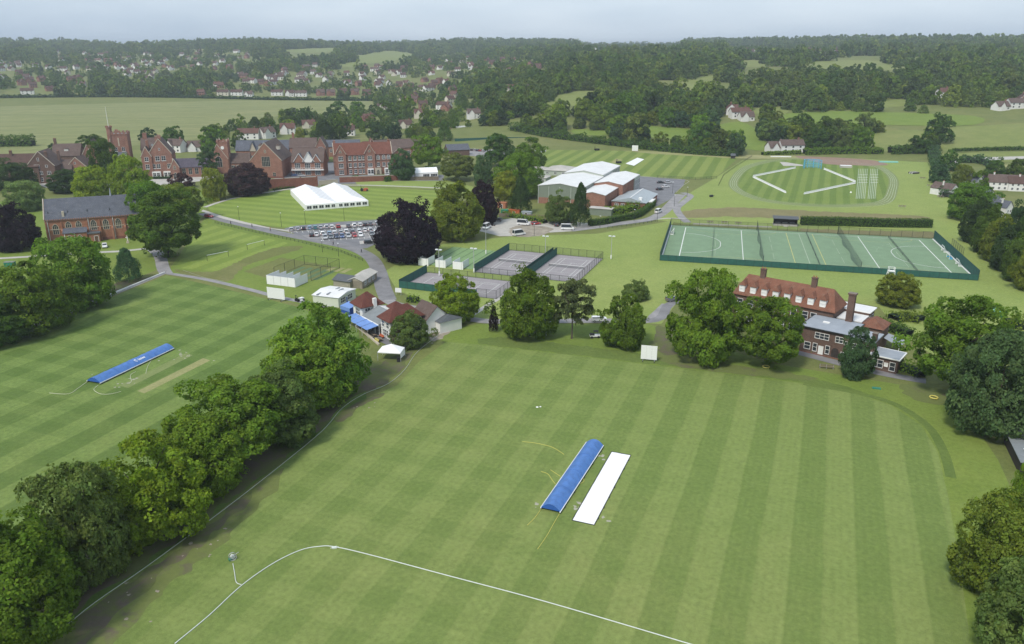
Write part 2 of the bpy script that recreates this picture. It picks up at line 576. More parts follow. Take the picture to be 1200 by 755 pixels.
plain("terracotta", (.42, .17, .09), .8, .12, 1.5)
plain("turquoise_sheet", (.24, .56, .50), .6, .08, 1.5)
plain("bark", (.095, .078, .060), .95, .25, 1.2, bmp=.05)
plain("bark_pale", (.21, .17, .14), .95, .25, 1.2, bmp=.05)
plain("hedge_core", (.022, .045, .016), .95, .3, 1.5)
plain("skin", (.45, .29, .21), .6, .05, 4.0)
plain("hair_dark", (.04, .03, .025), .7, .1, 6.0)
plain("cloth_dark", (.03, .032, .045), .85, .15, 5.0)
plain("cloth_white", (.7, .7, .7), .85, .08, 5.0)
plain("cloth_orange", (.55, .18, .04), .8, .1, 5.0)

m, t, b = new_mat("glass_dark")
b.inputs["Base Color"].default_value = (.035, .042, .05, 1)
b.inputs["Roughness"].default_value = .12
b.inputs["Specular IOR Level"].default_value = .6
m, t, b = new_mat("glass_grey")
b.inputs["Base Color"].default_value = (.16, .18, .19, 1)
b.inputs["Roughness"].default_value = .2
b.inputs["Specular IOR Level"].default_value = .6
m, t, b = new_mat("lamp_glass")
b.inputs["Base Color"].default_value = (.7, .72, .72, 1)
b.inputs["Roughness"].default_value = .3
m, t, b = new_mat("tail_light")
b.inputs["Base Color"].default_value = (.35, .02, .02, 1)
b.inputs["Roughness"].default_value = .3

def car_paint(name, col):
    m, t, b = new_mat(name)
    b.inputs["Base Color"].default_value = (*col, 1)
    b.inputs["Roughness"].default_value = .32
    b.inputs["Specular IOR Level"].default_value = .5
    b.inputs["Coat Weight"].default_value = .35
    b.inputs["Coat Roughness"].default_value = .08
    return m
for nm, c in (("silver", (.42, .43, .45)), ("white", (.74, .74, .74)), ("black", (.018, .019, .021)), ("grey", (.14, .15, .165)),
              ("blue", (.055, .10, .24)), ("lightblue", (.22, .34, .46)), ("red", (.36, .028, .028)), ("teal", (.06, .24, .25)), ("navy", (.02, .035, .085)), ("green", (.03, .08, .05))):
    car_paint("paint_" + nm, c)

def netting(name, col, cell=.35, wire=.14):
    """open mesh: real holes between strands"""
    m, t, b = new_mat(name)
    b.inputs["Base Color"].default_value = (*col, 1)
    b.inputs["Roughness"].default_value = .7
    tr = N(t, "ShaderNodeBsdfTransparent")
    mx = N(t, "ShaderNodeMixShader")
    mx.inputs[0].default_value = wire
    t.links.new(tr.outputs[0], mx.inputs[1])
    t.links.new(b.outputs[0], mx.inputs[2])
    t.links.new(mx.outputs[0], t.nodes["Material Output"].inputs["Surface"])
    return m
netting("mesh_fence", (.05, .06, .06), wire=.22)
netting("mesh_faint", (.06, .07, .06), wire=.10)
netting("mesh_net_dark", (.03, .05, .05), wire=.42)
netting("mesh_net_white", (.72, .73, .72), wire=.8)
netting("mesh_net_blue", (.10, .42, .66), wire=.38)

def leaf_mat(name, random_tint=False):
    m, t, b = new_mat(name)
    at = N(t, "ShaderNodeAttribute", attribute_name="tint")
    oi = N(t, "ShaderNodeObjectInfo")
    if random_tint:
        col = ramp(t, oi.outputs["Random"], [(0.0, (.056, .108, .028)), (.13, (.098, .170, .034)), (.28, (.165, .242, .040)), (.42, (.074, .128, .036)), (.55, (.124, .182, .056)), (.68, (.220, .276, .050)), (.78, (.100, .158, .050)), (.9, (.155, .198, .048)), (1.0, (.058, .098, .042))])
    else:
        col = oi.outputs["Color"]
    c = mixc(t, 1.0, col, at.outputs["Color"], 'MULTIPLY')
    t.links.new(c, b.inputs["Base Color"])
    b.inputs["Roughness"].default_value = .7
    b.inputs["Specular IOR Level"].default_value = .07
    tl = N(t, "ShaderNodeBsdfTranslucent")
    t.links.new(mixc(t, 1.0, c, (1.15, 1.3, .6), 'MULTIPLY'), tl.inputs["Color"])
    mx = N(t, "ShaderNodeMixShader")
    mx.inputs[0].default_value = .42
    t.links.new(b.outputs[0], mx.inputs[1])
    t.links.new(tl.outputs[0], mx.inputs[2])
    t.links.new(mx.outputs[0], t.nodes["Material Output"].inputs["Surface"])
    return m
leaf_mat("leaf")
leaf_mat("leaf_far", True)
M = MATS
# ------------------------------------------------------------------ the setting: ground, fields, roads
def make_terrain():
    radii = [0, 40, 90, 150, 220, 300, 400, 500, 560, 600]
    while radii[-1] < 5200: radii.append(radii[-1] * 1.017)
    radii += [6000, 7500, 9500, 12000]
    na = 480
    v = [(0, 0, 0)]
    for r in radii[1:]:
        for i in range(na):
            a = 2 * math.pi * i / na
            x, y = r * math.sin(a), r * math.cos(a)
            v.append((x, y, height(x, y)))
    f = [(0, 1 + (i + 1) % na, 1 + i) for i in range(na)]
    for j in range(len(radii) - 2):
        b0, b1 = 1 + j * na, 1 + (j + 1) * na
        for i in range(na):
            f.append((b0 + i, b0 + (i + 1) % na, b1 + (i + 1) % na, b1 + i))
    mb = MB(); mb.add(v, f, 0, True)
    o = mb.build("ground", M["grass_rough"])
    tag(o, kind="structure")
    return o
make_terrain()

AX = math.radians(68.6)                       # both cricket pitches run this way
def xy(p): return (p[0], p[1])
def world_poly(px, smooth=0, closed=True):
    pts = [xy(G(*p)) for p in px]
    return catmull(pts, smooth, closed) if smooth else pts

def sheet(name, pts, z, mat, rz=0.0, origin=None, kind="structure", parent=None, ragged=0.0, seed=1):
    """flat sheet from world points; local axes turned by rz so patterns run along local y"""
    if origin is None:
        origin = (sum(p[0] for p in pts)/len(pts), sum(p[1] for p in pts)/len(pts))
    c, s = math.cos(-rz), math.sin(-rz)
    if ragged:
        rnd = random.Random(seed)
        fine = []
        for a, b in zip(pts, pts[1:] + pts[:1]):
            L = math.hypot(b[0]-a[0], b[1]-a[1])
            k = max(1, int(L / max(1.0, ragged*2.2)))
            for i in range(k):
                t = i / k
                fine.append((a[0]+(b[0]-a[0])*t+rnd.uniform(-ragged, ragged), a[1]+(b[1]-a[1])*t+rnd.uniform(-ragged, ragged)))
        pts = catmull(fine, 3, True)
    loc = [((p[0]-origin[0])*c-(p[1]-origin[1])*s, (p[0]-origin[0])*s+(p[1]-origin[1])*c, 0) for p in pts]
    bm = bmesh.new()
    fc = bm.faces.new([bm.verts.new(p) for p in loc])
    bmesh.ops.triangulate(bm, faces=[fc])
    bmesh.ops.recalc_face_normals(bm, faces=bm.faces)
    if sum(q.normal.z for q in bm.faces) < 0: bmesh.ops.reverse_faces(bm, faces=bm.faces)
    me = bpy.data.meshes.new(name)
    bm.to_mesh(me); bm.free()
    me.materials.append(mat)
    o = place(name, me, parent, (origin[0], origin[1], z), (0, 0, rz))
    if kind and parent is None: tag(o, kind=kind)
    return o

def ribbon_pts(pts, w):
    """left and right edges of a strip along world points; w metres wide (number or list)"""
    L, R = [], []
    k = len(pts)
    for i, p in enumerate(pts):
        a, b = pts[max(0, i-1)], pts[min(k-1, i+1)]
        dx, dy = b[0]-a[0], b[1]-a[1]
        n = math.hypot(dx, dy) or 1
        ww = (w[i] if isinstance(w, list) else w) / 2
        L.append((p[0]-dy/n*ww, p[1]+dx/n*ww)); R.append((p[0]+dy/n*ww, p[1]-dx/n*ww))
    return L, R

def ribbon(name, pts, w, z, mat, kind="structure", parent=None, closed=False):
    if closed: pts = list(pts) + [pts[0], pts[1]]
    L, R = ribbon_pts(pts, w)
    if closed: L, R = L[:-1], R[:-1]; L[0] = L[-1]; R[0] = R[-1]
    v = [(p[0], p[1], 0) for p in L] + [(p[0], p[1], 0) for p in R]
    n = len(L)
    f = [(i, n+i, n+i+1, i+1) for i in range(n-1)]
    mb = MB(); mb.add(v, f)
    o = mb.build(name, mat, parent, (0, 0, z))
    if kind and parent is None: tag(o, kind=kind)
    return o

def road(name, px, w, z, mat, n=6, **kw):
    return ribbon(name, catmull([xy(G(*p)) for p in px], n), w, z, mat, **kw)

def kerb(name, px, mat="concrete_pale", h=.12, w=.16, n=6):
    pts = catmull([xy(G(*p)) for p in px], n)
    L, R = ribbon_pts(pts, w)
    k = len(L)
    v = [(p[0], p[1], 0) for p in L] + [(p[0], p[1], 0) for p in R] + [(p[0], p[1], h) for p in L] + [(p[0], p[1], h) for p in R]
    f = []
    for i in range(k-1):
        f += [(2*k+i, 3*k+i, 3*k+i+1, 2*k+i+1), (i, 2*k+i, 2*k+i+1, i+1), (k+i, k+i+1, 3*k+i+1, 3*k+i)]
    mb = MB(); mb.add(v, f)
    return tag(mb.build(name, M[mat]), kind="structure")

def drape(name, px, mat, smooth=3, lift=None, maxlen=22.0):
    pts = [GT(*p) for p in px]
    pts = [xy(p) for p in pts if p is not None]
    if smooth: pts = catmull(pts, smooth, True)
    bm = bmesh.new()
    fc = bm.faces.new([bm.verts.new((p[0], p[1], 0)) for p in pts])
    bmesh.ops.triangulate(bm, faces=[fc])
    for _ in range(7):
        es = [e for e in bm.edges if e.calc_length() > maxlen]
        if not es: break
        bmesh.ops.subdivide_edges(bm, edges=es, cuts=1)
        bmesh.ops.triangulate(bm, faces=bm.faces)
    for v in bm.verts:
        d = math.hypot(v.co.x, v.co.y)
        v.co.z = height(v.co.x, v.co.y) + (lift if lift is not None else .12 + d * .00012)
    bmesh.ops.recalc_face_normals(bm, faces=bm.faces)
    if sum(q.normal.z for q in bm.faces) < 0: bmesh.ops.reverse_faces(bm, faces=bm.faces)
    me = bpy.data.meshes.new(name)
    bm.to_mesh(me); bm.free()
    me.materials.append(mat)
    o = place(name, me)
    return tag(o, kind="structure")

# --- lawns and playing fields
ROPE_PX = [(58, 753), (103, 713), (174, 663), (258, 601), (320, 553), (377, 506), (401, 479), (425, 463), (455, 450), (474, 434), (490, 412), (521, 388)]
field_px = [(-60, 860), (58, 753), (103, 713), (174, 663), (258, 601), (320, 553), (377, 506), (405, 481), (432, 466), (465, 452), (490, 425), (522, 401), (560, 404),
            (640, 413), (756, 427), (850, 438), (937, 449), (1000, 461), (1044, 475), (1080, 499), (1099, 530), (1112, 586), (1121, 640), (1130, 700), (1138, 760), (1150, 880)]
sheet("cricket_field", world_poly(field_px), .03, M["grass_cricket"], AX - math.pi/2, (16.2, 121.6))
# grass of the outfield beyond the mown boundary
sheet("outfield_lawn", world_poly([(500, 392), (560, 380), (760, 380), (900, 425), (1000, 442), (1080, 455), (1130, 480), (1170, 540), (1215, 640), (1215, 860), (1150, 880), (1138, 760), (1130, 700),
       (1121, 640), (1112, 586), (1099, 530), (1080, 499), (1044, 475), (1000, 461), (937, 449), (850, 438), (756, 427), (640, 413), (560, 404), (522, 401)]), .02, M["grass_lawn"], .5)
sheet("cricket_field_second", world_poly([(-420, 560), (0, 402), (195, 323), (240, 333), (310, 350), (345, 359), (420, 385), (430, 470), (300, 565), (130, 700), (-60, 860), (-420, 860)]), .025, M["grass_cricket_two"], AX - math.pi/2, (-80, 172))
# bare and thin ground under the tree row
left = world_poly(ROPE_PX, 4, False)
L, R = ribbon_pts(left, 2.0)
inner = world_poly([(-60, 770), (30, 690), (100, 640), (200, 570), (300, 490), (370, 440), (400, 425), (440, 430), (480, 400)], 4, False)
sheet("bare_ground", L[::-1] + [p for p in inner], .036, M["soil_patchy"], ragged=.7, seed=3)
sheet("worn_ground", world_poly([(40, 790), (58, 757), (103, 716), (174, 666), (258, 603), (330, 548), (318, 580), (282, 618), (240, 655), (175, 712), (130, 765), (110, 800)], 2), .042, M["soil_sparse"], ragged=.8, seed=5)
sheet("worn_ground", world_poly([(70, 752), (108, 714), (176, 666), (258, 605), (300, 570), (290, 590), (250, 626), (180, 682), (120, 735), (90, 765)], 2), .046, M["soil_patchy"], ragged=.7, seed=6)
sheet("worn_ground", world_poly([(392, 490), (430, 466), (452, 462), (420, 478), (404, 494)], 3), .042, M["soil_patchy"], ragged=.4, seed=7)
sheet("worn_ground", world_poly([(762, 402), (792, 400), (840, 424), (925, 437), (960, 445), (900, 442), (800, 430), (765, 418)], 3), .042, M["soil_sparse"], ragged=.6, seed=8)
sheet("worn_ground", world_poly([(768, 384), (790, 388), (800, 412), (775, 415)], 3), .046, M["soil_patchy"], ragged=.6, seed=9)
sheet("worn_ground", world_poly([(1055, 450), (1110, 455), (1170, 490), (1120, 478), (1070, 468)], 3), .042, M["soil_sparse"], ragged=.6, seed=10)
sheet("worn_ground", world_poly([(30, 375), (90, 352), (140, 330), (180, 326), (130, 345), (60, 378), (0, 400), (-60, 425), (-70, 410)], 3), .042, M["soil_patchy"], ragged=.5, seed=11)
sheet("dark_mown_edge", world_poly([(585, 395), (700, 408), (780, 418), (900, 434), (1000, 455), (1000, 461), (937, 448), (850, 437), (756, 426), (640, 412), (560, 403)], 2), .032, M["grass_dark_green"], ragged=.4, seed=12)  # darker green band beyond the top edge of the field
edge = catmull([xy(G(*p)) for p in [(937, 451), (1000, 462), (1046, 476), (1082, 500), (1101, 530), (1110, 562)]], 5)
ribbon("dark_grass_edge", [(p[0]+1.0, p[1]+.6) for p in edge], 1.8, .034, M["grass_dark_green"])  # narrow darker green ribbon along the right-hand boundary curve

# bank, nets lawn and terraces in the middle
sheet("lawn", world_poly([(195, 321), (240, 256), (330, 276), (400, 290), (430, 302), (440, 330), (410, 345), (352, 357), (265, 334)]), .020, M["grass_lawn"], .3)
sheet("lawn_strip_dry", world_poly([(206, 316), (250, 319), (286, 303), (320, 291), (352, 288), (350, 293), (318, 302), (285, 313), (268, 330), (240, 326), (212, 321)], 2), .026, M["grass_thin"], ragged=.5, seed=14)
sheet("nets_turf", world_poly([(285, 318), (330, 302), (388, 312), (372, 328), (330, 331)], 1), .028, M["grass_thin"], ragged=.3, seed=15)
sheet("striped_lawn", world_poly([(214, 300), (240, 262), (338, 285), (255, 318), (205, 314)]), .024, M["grass_mown_soft"], AX-math.pi/2, (-90, 280))
sheet("marquee_lawn", world_poly([(243, 243), (273, 233), (322, 225), (345, 222), (420, 219), (523, 224), (545, 240), (520, 258), (450, 260), (340, 268), (290, 262), (250, 252)]), .022, M["grass_mown_soft"], AX, (-90, 390))
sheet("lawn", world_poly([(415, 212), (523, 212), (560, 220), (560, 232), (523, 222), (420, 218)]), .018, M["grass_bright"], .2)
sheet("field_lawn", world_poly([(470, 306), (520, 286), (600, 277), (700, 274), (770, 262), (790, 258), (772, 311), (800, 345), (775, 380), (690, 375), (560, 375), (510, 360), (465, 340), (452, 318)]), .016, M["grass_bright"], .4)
sheet("chapel_lawn", world_poly([(-60, 240), (250, 222), (240, 250), (195, 312), (150, 330), (-60, 400)]), .014, M["grass_lawn"], .3)
sheet("top_striped_field", world_poly([(605, 158), (640, 163), (760, 178), (866, 184), (852, 197), (838, 209), (803, 210), (740, 208), (620, 205)]), .022, M["grass_striped"], AX - math.pi/2 + .06, (110, 540))
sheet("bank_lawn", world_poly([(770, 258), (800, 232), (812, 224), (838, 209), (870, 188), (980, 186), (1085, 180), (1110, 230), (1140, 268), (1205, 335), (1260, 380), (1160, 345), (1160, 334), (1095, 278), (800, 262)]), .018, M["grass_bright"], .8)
sheet("far_bank", world_poly([(640, 158), (760, 176), (866, 182), (990, 180), (1080, 180), (1078, 188), (990, 186), (866, 186), (760, 180), (620, 164)], 1), .026, M["grass_strip_dry"], ragged=1.2, seed=17)
arena = [(922, 186.6), (878, 195), (860, 212), (866, 224), (897, 235), (952, 240.7), (1007, 240.7), (1038, 236), (1046, 222), (1047, 211), (1040, 202), (1025, 195), (979, 189)]
sheet("arena_field", world_poly(arena, 4), .026, M["grass_arena"], AX - math.pi/2, (150, 500))
ribbon("running_track", catmull([xy(G(*p)) for p in arena], 6, True), 5.5, .034, M["grass_path_worn"], closed=True)
sheet("cinder_runway", world_poly([(926, 181), (1000, 186), (1030, 189), (1040, 194), (1000, 194), (965, 192)], 2), .045, M["track_cinder"], ragged=.8, seed=19)
sheet("sand_pit", world_poly([(913.5, 190), (919, 190), (941, 193.5), (941, 194.6), (918, 194.6)]), .06, M["concrete_pale"])
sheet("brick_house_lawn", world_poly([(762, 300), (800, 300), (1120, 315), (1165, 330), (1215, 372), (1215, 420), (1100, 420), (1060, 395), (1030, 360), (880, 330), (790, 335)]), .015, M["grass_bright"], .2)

sheet("dry_bank", world_poly([(800, 248), (860, 243), (960, 248), (1060, 252), (1090, 256), (1060, 260), (940, 257), (850, 254), (805, 256)], 2), .028, M["grass_dry"], ragged=1.0, seed=31)
sheet("dry_bank", world_poly([(936, 268), (1000, 270), (1094, 272), (1105, 284), (1120, 297), (1110, 296), (1095, 279), (1000, 274), (938, 271)], 1), .03, M["grass_dry"], ragged=.6, seed=32)
# meadow, hill fields
sheet("meadow", world_poly([(-520, 128), (-200, 118), (0, 116), (120, 114.5), (250, 116), (330, 118), (437, 118.5), (437, 130), (412, 137), (383, 138), (350, 134), (325, 136), (285, 146), (225, 164), (100, 176), (-520, 215)]), .02, M["grass_meadow"], .2)
HILL_FIELDS = [
    [(330, 59), (365, 57), (399, 56), (405, 59), (376, 62), (345, 62)],
    [(418, 66), (440, 62), (459, 59.5), (486, 64), (470, 70), (428, 75)],
    [(395, 76), (420, 73), (430, 76), (410, 79)],
    [(630, 121), (655, 112), (680, 107), (706, 107.5), (700, 115), (681, 123), (655, 125)],
    [(672, 152), (712, 153), (712, 159), (676, 158)],
    [(742, 148), (775, 149), (806, 152), (806, 163), (770, 162), (745, 158)],
    [(836, 150), (862, 143), (880, 148), (895, 163), (895, 177), (860, 172), (838, 166)],
    [(920, 134), (960, 131), (1010, 131), (1140, 136), (1140, 147), (1040, 147), (960, 147), (922, 145)],
    [(800, 96), (822, 90), (838, 90), (835, 100), (812, 106), (795, 103)],
    [(866, 71), (895, 71), (896, 78), (868, 78)],
    [(940, 74), (985, 71), (1030, 72), (1096, 80), (1092, 84), (1040, 83), (985, 83), (950, 80)],
    [(1066, 67), (1098, 67), (1096, 71), (1066, 70)],
    [(1010, 158), (1050, 153), (1085, 155), (1080, 170), (1050, 178), (1010, 175)],
    [(1112, 152), (1150, 148), (1260, 144), (1260, 176), (1180, 175), (1106, 178)],
    [(1100, 181), (1260, 177), (1260, 190), (1130, 190), (1098, 194)],
    [(1190, 79), (1230, 79), (1230, 85), (1190, 84)],
    [(880, 128), (920, 126), (920, 134), (885, 134)],
    [(1024, 120), (1062, 117), (1062, 124), (1024, 127)],
]
for i, p in enumerate(HILL_FIELDS):
    drape("hill_field", p, M["grass_hill"] if i in (0, 1, 2, 3, 8, 9, 10, 11, 15) else M["grass_lawn"] if i in (6, 7, 5, 4) else M["grass_hill"])
drape("gravel_track", [(1103, 193), (1115, 187), (1150, 185), (1260, 182), (1260, 185.5), (1150, 188.5), (1122, 192), (1108, 198)], M["concrete_pale"], 2, .3)
drape("flower_strip", [(1165, 194), (1260, 191), (1260, 198), (1170, 199)], M["grass_strip_dry"], 1, .28)

# --- roads, paths, car parks
road("road", [(238, 250), (262, 258), (287, 264), (330, 274), (373, 282.5), (412, 291), (434, 302), (444, 318), (449, 337), (455, 352)], 5.2, .06, M["asphalt_road"])
kerb("kerb", [(236, 248), (262, 255), (287, 261), (318, 268), (338, 270.5)])
sheet("pavement", world_poly([(238, 246), (262, 254), (287, 260.5), (320, 268), (338, 270), (338, 272), (287, 263), (262, 257), (236, 248)]), .10, M["concrete_pale"])
sheet("car_park", world_poly([(333, 268), (345, 265), (400, 260), (452, 257), (460, 266), (458, 276), (443, 285), (430, 291), (421, 292), (400, 288), (352, 278)]), .055, M["asphalt_park"])
sheet("parking_apron", world_poly([(336, 269.5), (400, 264), (452, 261), (452, 263.5), (400, 267), (338, 272.5)]), .066, M["concrete_pale"])
sheet("parking_island", world_poly([(354, 276), (400, 272), (444, 270), (444, 274.5), (430, 280), (400, 281), (362, 280)]), .068, M["asphalt_path"])
sheet("pavement", world_poly([(421, 283), (443, 281), (444, 284), (422, 286.5)]), .10, M["concrete_pale"])
road("road", [(450, 348), (462, 356), (494, 363), (521, 370), (553, 374.5), (584, 377), (679, 376), (758, 376), (768, 371), (783, 357)], 3.8, .058, M["asphalt_path"])
road("footpath", [(550, 371), (570, 359), (592, 345)], 1.8, .05, M["concrete_pale"], 2)
road("footpath", [(-40, 305), (0, 303), (43, 300.5), (114, 296), (143, 294.5), (176, 291)], 2.6, .05, M["concrete_pale"])
road("footpath", [(176, 290), (187, 300), (191, 314), (195, 321)], 4.2, .052, M["asphalt_path"])
road("footpath", [(193, 320), (240, 327.5), (290, 339), (325, 348), (365, 356), (392, 361)], 2.2, .056, M["asphalt_path"])
road("footpath", [(-120, 448), (0, 399.5), (90, 363.5), (193, 321)], .9, .054, M["asphalt_path"])
road("footpath", [(240, 243), (272, 233), (321, 224.5), (345, 221), (376, 218)], 2.2, .05, M["concrete_pale"])
road("footpath", [(400, 217), (440, 217.5), (480, 219), (525, 221)], 2.4, .05, M["concrete_pale"])
sheet("gravel_car_park", world_poly([(560, 262), (600, 256), (650, 257), (690, 262), (700, 264), (674, 271), (640, 273), (618, 277), (585, 277), (562, 271)], 1), .05, M["concrete_pale"])
sheet("earth_patch", world_poly([(598, 268), (612, 264), (640, 266), (648, 269), (632, 277), (600, 277)], 2), .056, M["bare_earth_pale"], ragged=.5, seed=21)
sheet("earth_patch", world_poly([(511, 373), (522, 372), (528, 384), (520, 396), (508, 400), (506, 394), (514, 386)], 2), .056, M["bare_earth_pale"], ragged=.5, seed=22)
road("road", [(668, 270), (700, 266), (735, 261), (762, 257), (778, 248), (790, 236), (798, 228)], 5.4, .062, M["asphalt_path"])
road("footpath", [(800, 226), (809, 230), (800, 238), (793, 245), (799, 255), (806, 261)], 3.6, .056, M["asphalt_path"])
road("footpath", [(760, 258), (785, 256), (803, 257)], 1.6, .058, M["concrete_pale"])
sheet("sports_car_park", world_poly([(738, 206), (803, 211), (801, 217), (791, 226), (789, 232), (770, 242), (735, 242)]), .058, M["asphalt_park"])
kerb("kerb", [(740, 206), (803, 211), (801, 217), (792, 226)], n=3)
sheet("far_car_park", world_poly([(518, 170), (575, 166), (640, 166), (640, 178), (578, 186), (515, 178)]), .05, M["asphalt_path"])
sheet("far_court", world_poly([(535, 163), (580, 160), (640, 161), (640, 168), (580, 169), (535, 167)]), .056, M["court_surface"])
road("drive", [(925, 411), (940, 414.5), (980, 425), (1016, 434), (1050, 441), (1085, 447)], 3.2, .056, M["asphalt_road"])
road("drive", [(758, 377), (775, 372), (783, 358), (800, 352)], 3.0, .059, M["asphalt_road"])
sheet("school_yard", world_poly([(318, 213), (340, 192), (395, 190), (420, 205), (520, 205), (520, 214), (380, 216), (340, 219)]), .012, M["asphalt_park"])
sheet("school_street", world_poly([(352, 205), (378, 207), (378, 190), (392, 190), (392, 212), (352, 212)]), .03, M["asphalt_park"])
sheet("school_forecourt", world_poly([(40, 215), (180, 210), (260, 205), (240, 212), (180, 218), (60, 222)]), .03, M["concrete_pale"])
sheet("pavilion_terrace", world_poly([(396, 365), (408, 362), (475, 398), (478, 410), (460, 408), (440, 398)]), .05, M["asphalt_park"])
# ------------------------------------------------------------------ buildings
WIN_CACHE = {}
def window_meshes(w, h, style):
    key = (round(w, 2), round(h, 2), style)
    if key in WIN_CACHE: return WIN_CACHE[key]
    fr, pn = MB(), MB()
    t = .10 if style != "thin" else .06
    d = .10                                           # local frame: x across, z up, wall plane y=0, outwards is -y
    if style.startswith("arch"):
        n = 7
        top = [(-w/2 + w*i/(n-1), h - w*.55 + w*.55*math.sin(math.pi*i/(n-1))**.8) for i in range(n)]
        out = [(-w/2, 0)] + top + [(w/2, 0)]
        s = (w + .36)/w
        big = [(x*s, z if z == 0 else (z - h*.5)*(h+.36)/h + h*.5) for x, z in out]
        big[0] = (big[0][0], -.12); big[-1] = (big[-1][0], -.12)
        k = len(out)
        fr.add([(x, -.10, z) for x, z in big] + [(x, -.10, z) for x, z in out] + [(x, 0, z) for x, z in big],
               [(i, i+1, k+i+1, k+i) for i in range(k-1)] + [(2*k+i, 2*k+i+1, i+1, i) for i in range(k-1)] + [(0, k, 2*k-1, k-1)], 0)
        for x in (-w/6, w/6): fr.box(x-.06, -.09, 0, x+.06, -.04, h*.86, 0)
        fr.box(-w/2, -.09, h*.5-.05, w/2, -.04, h*.5+.05, 0)
        pn.add([(x, -.03, z) for x, z in out], [tuple(reversed(range(k)))])
    else:
        fr.box(-w/2-t, -d, -t*1.3, w/2+t, 0, 0); fr.box(-w/2-t, -d, h, w/2+t, 0, h+t)
        fr.box(-w/2-t, -d, 0, -w/2, 0, h); fr.box(w/2, -d, 0, w/2+t, 0, h)
        nm = max(0, int(round(w/.95))-1)
        for i in range(nm):
            x = -w/2 + w*(i+1)/(nm+1)
            fr.box(x-.05, -d*.8, 0, x+.05, -.03, h)
        if h > 1.0 and style != "shop": fr.box(-w/2, -d*.8, h*.52-.04, w/2, -.03, h*.52+.04)
        if style == "sill": fr.box(-w/2-.2, -.22, -.25, w/2+.2, 0, -.13)
        pn.quad((-w/2, -.03, 0), (-w/2, -.03, h), (w/2, -.03, h), (w/2, -.03, 0))
    WIN_CACHE[key] = (fr, pn, {})
    return WIN_CACHE[key]

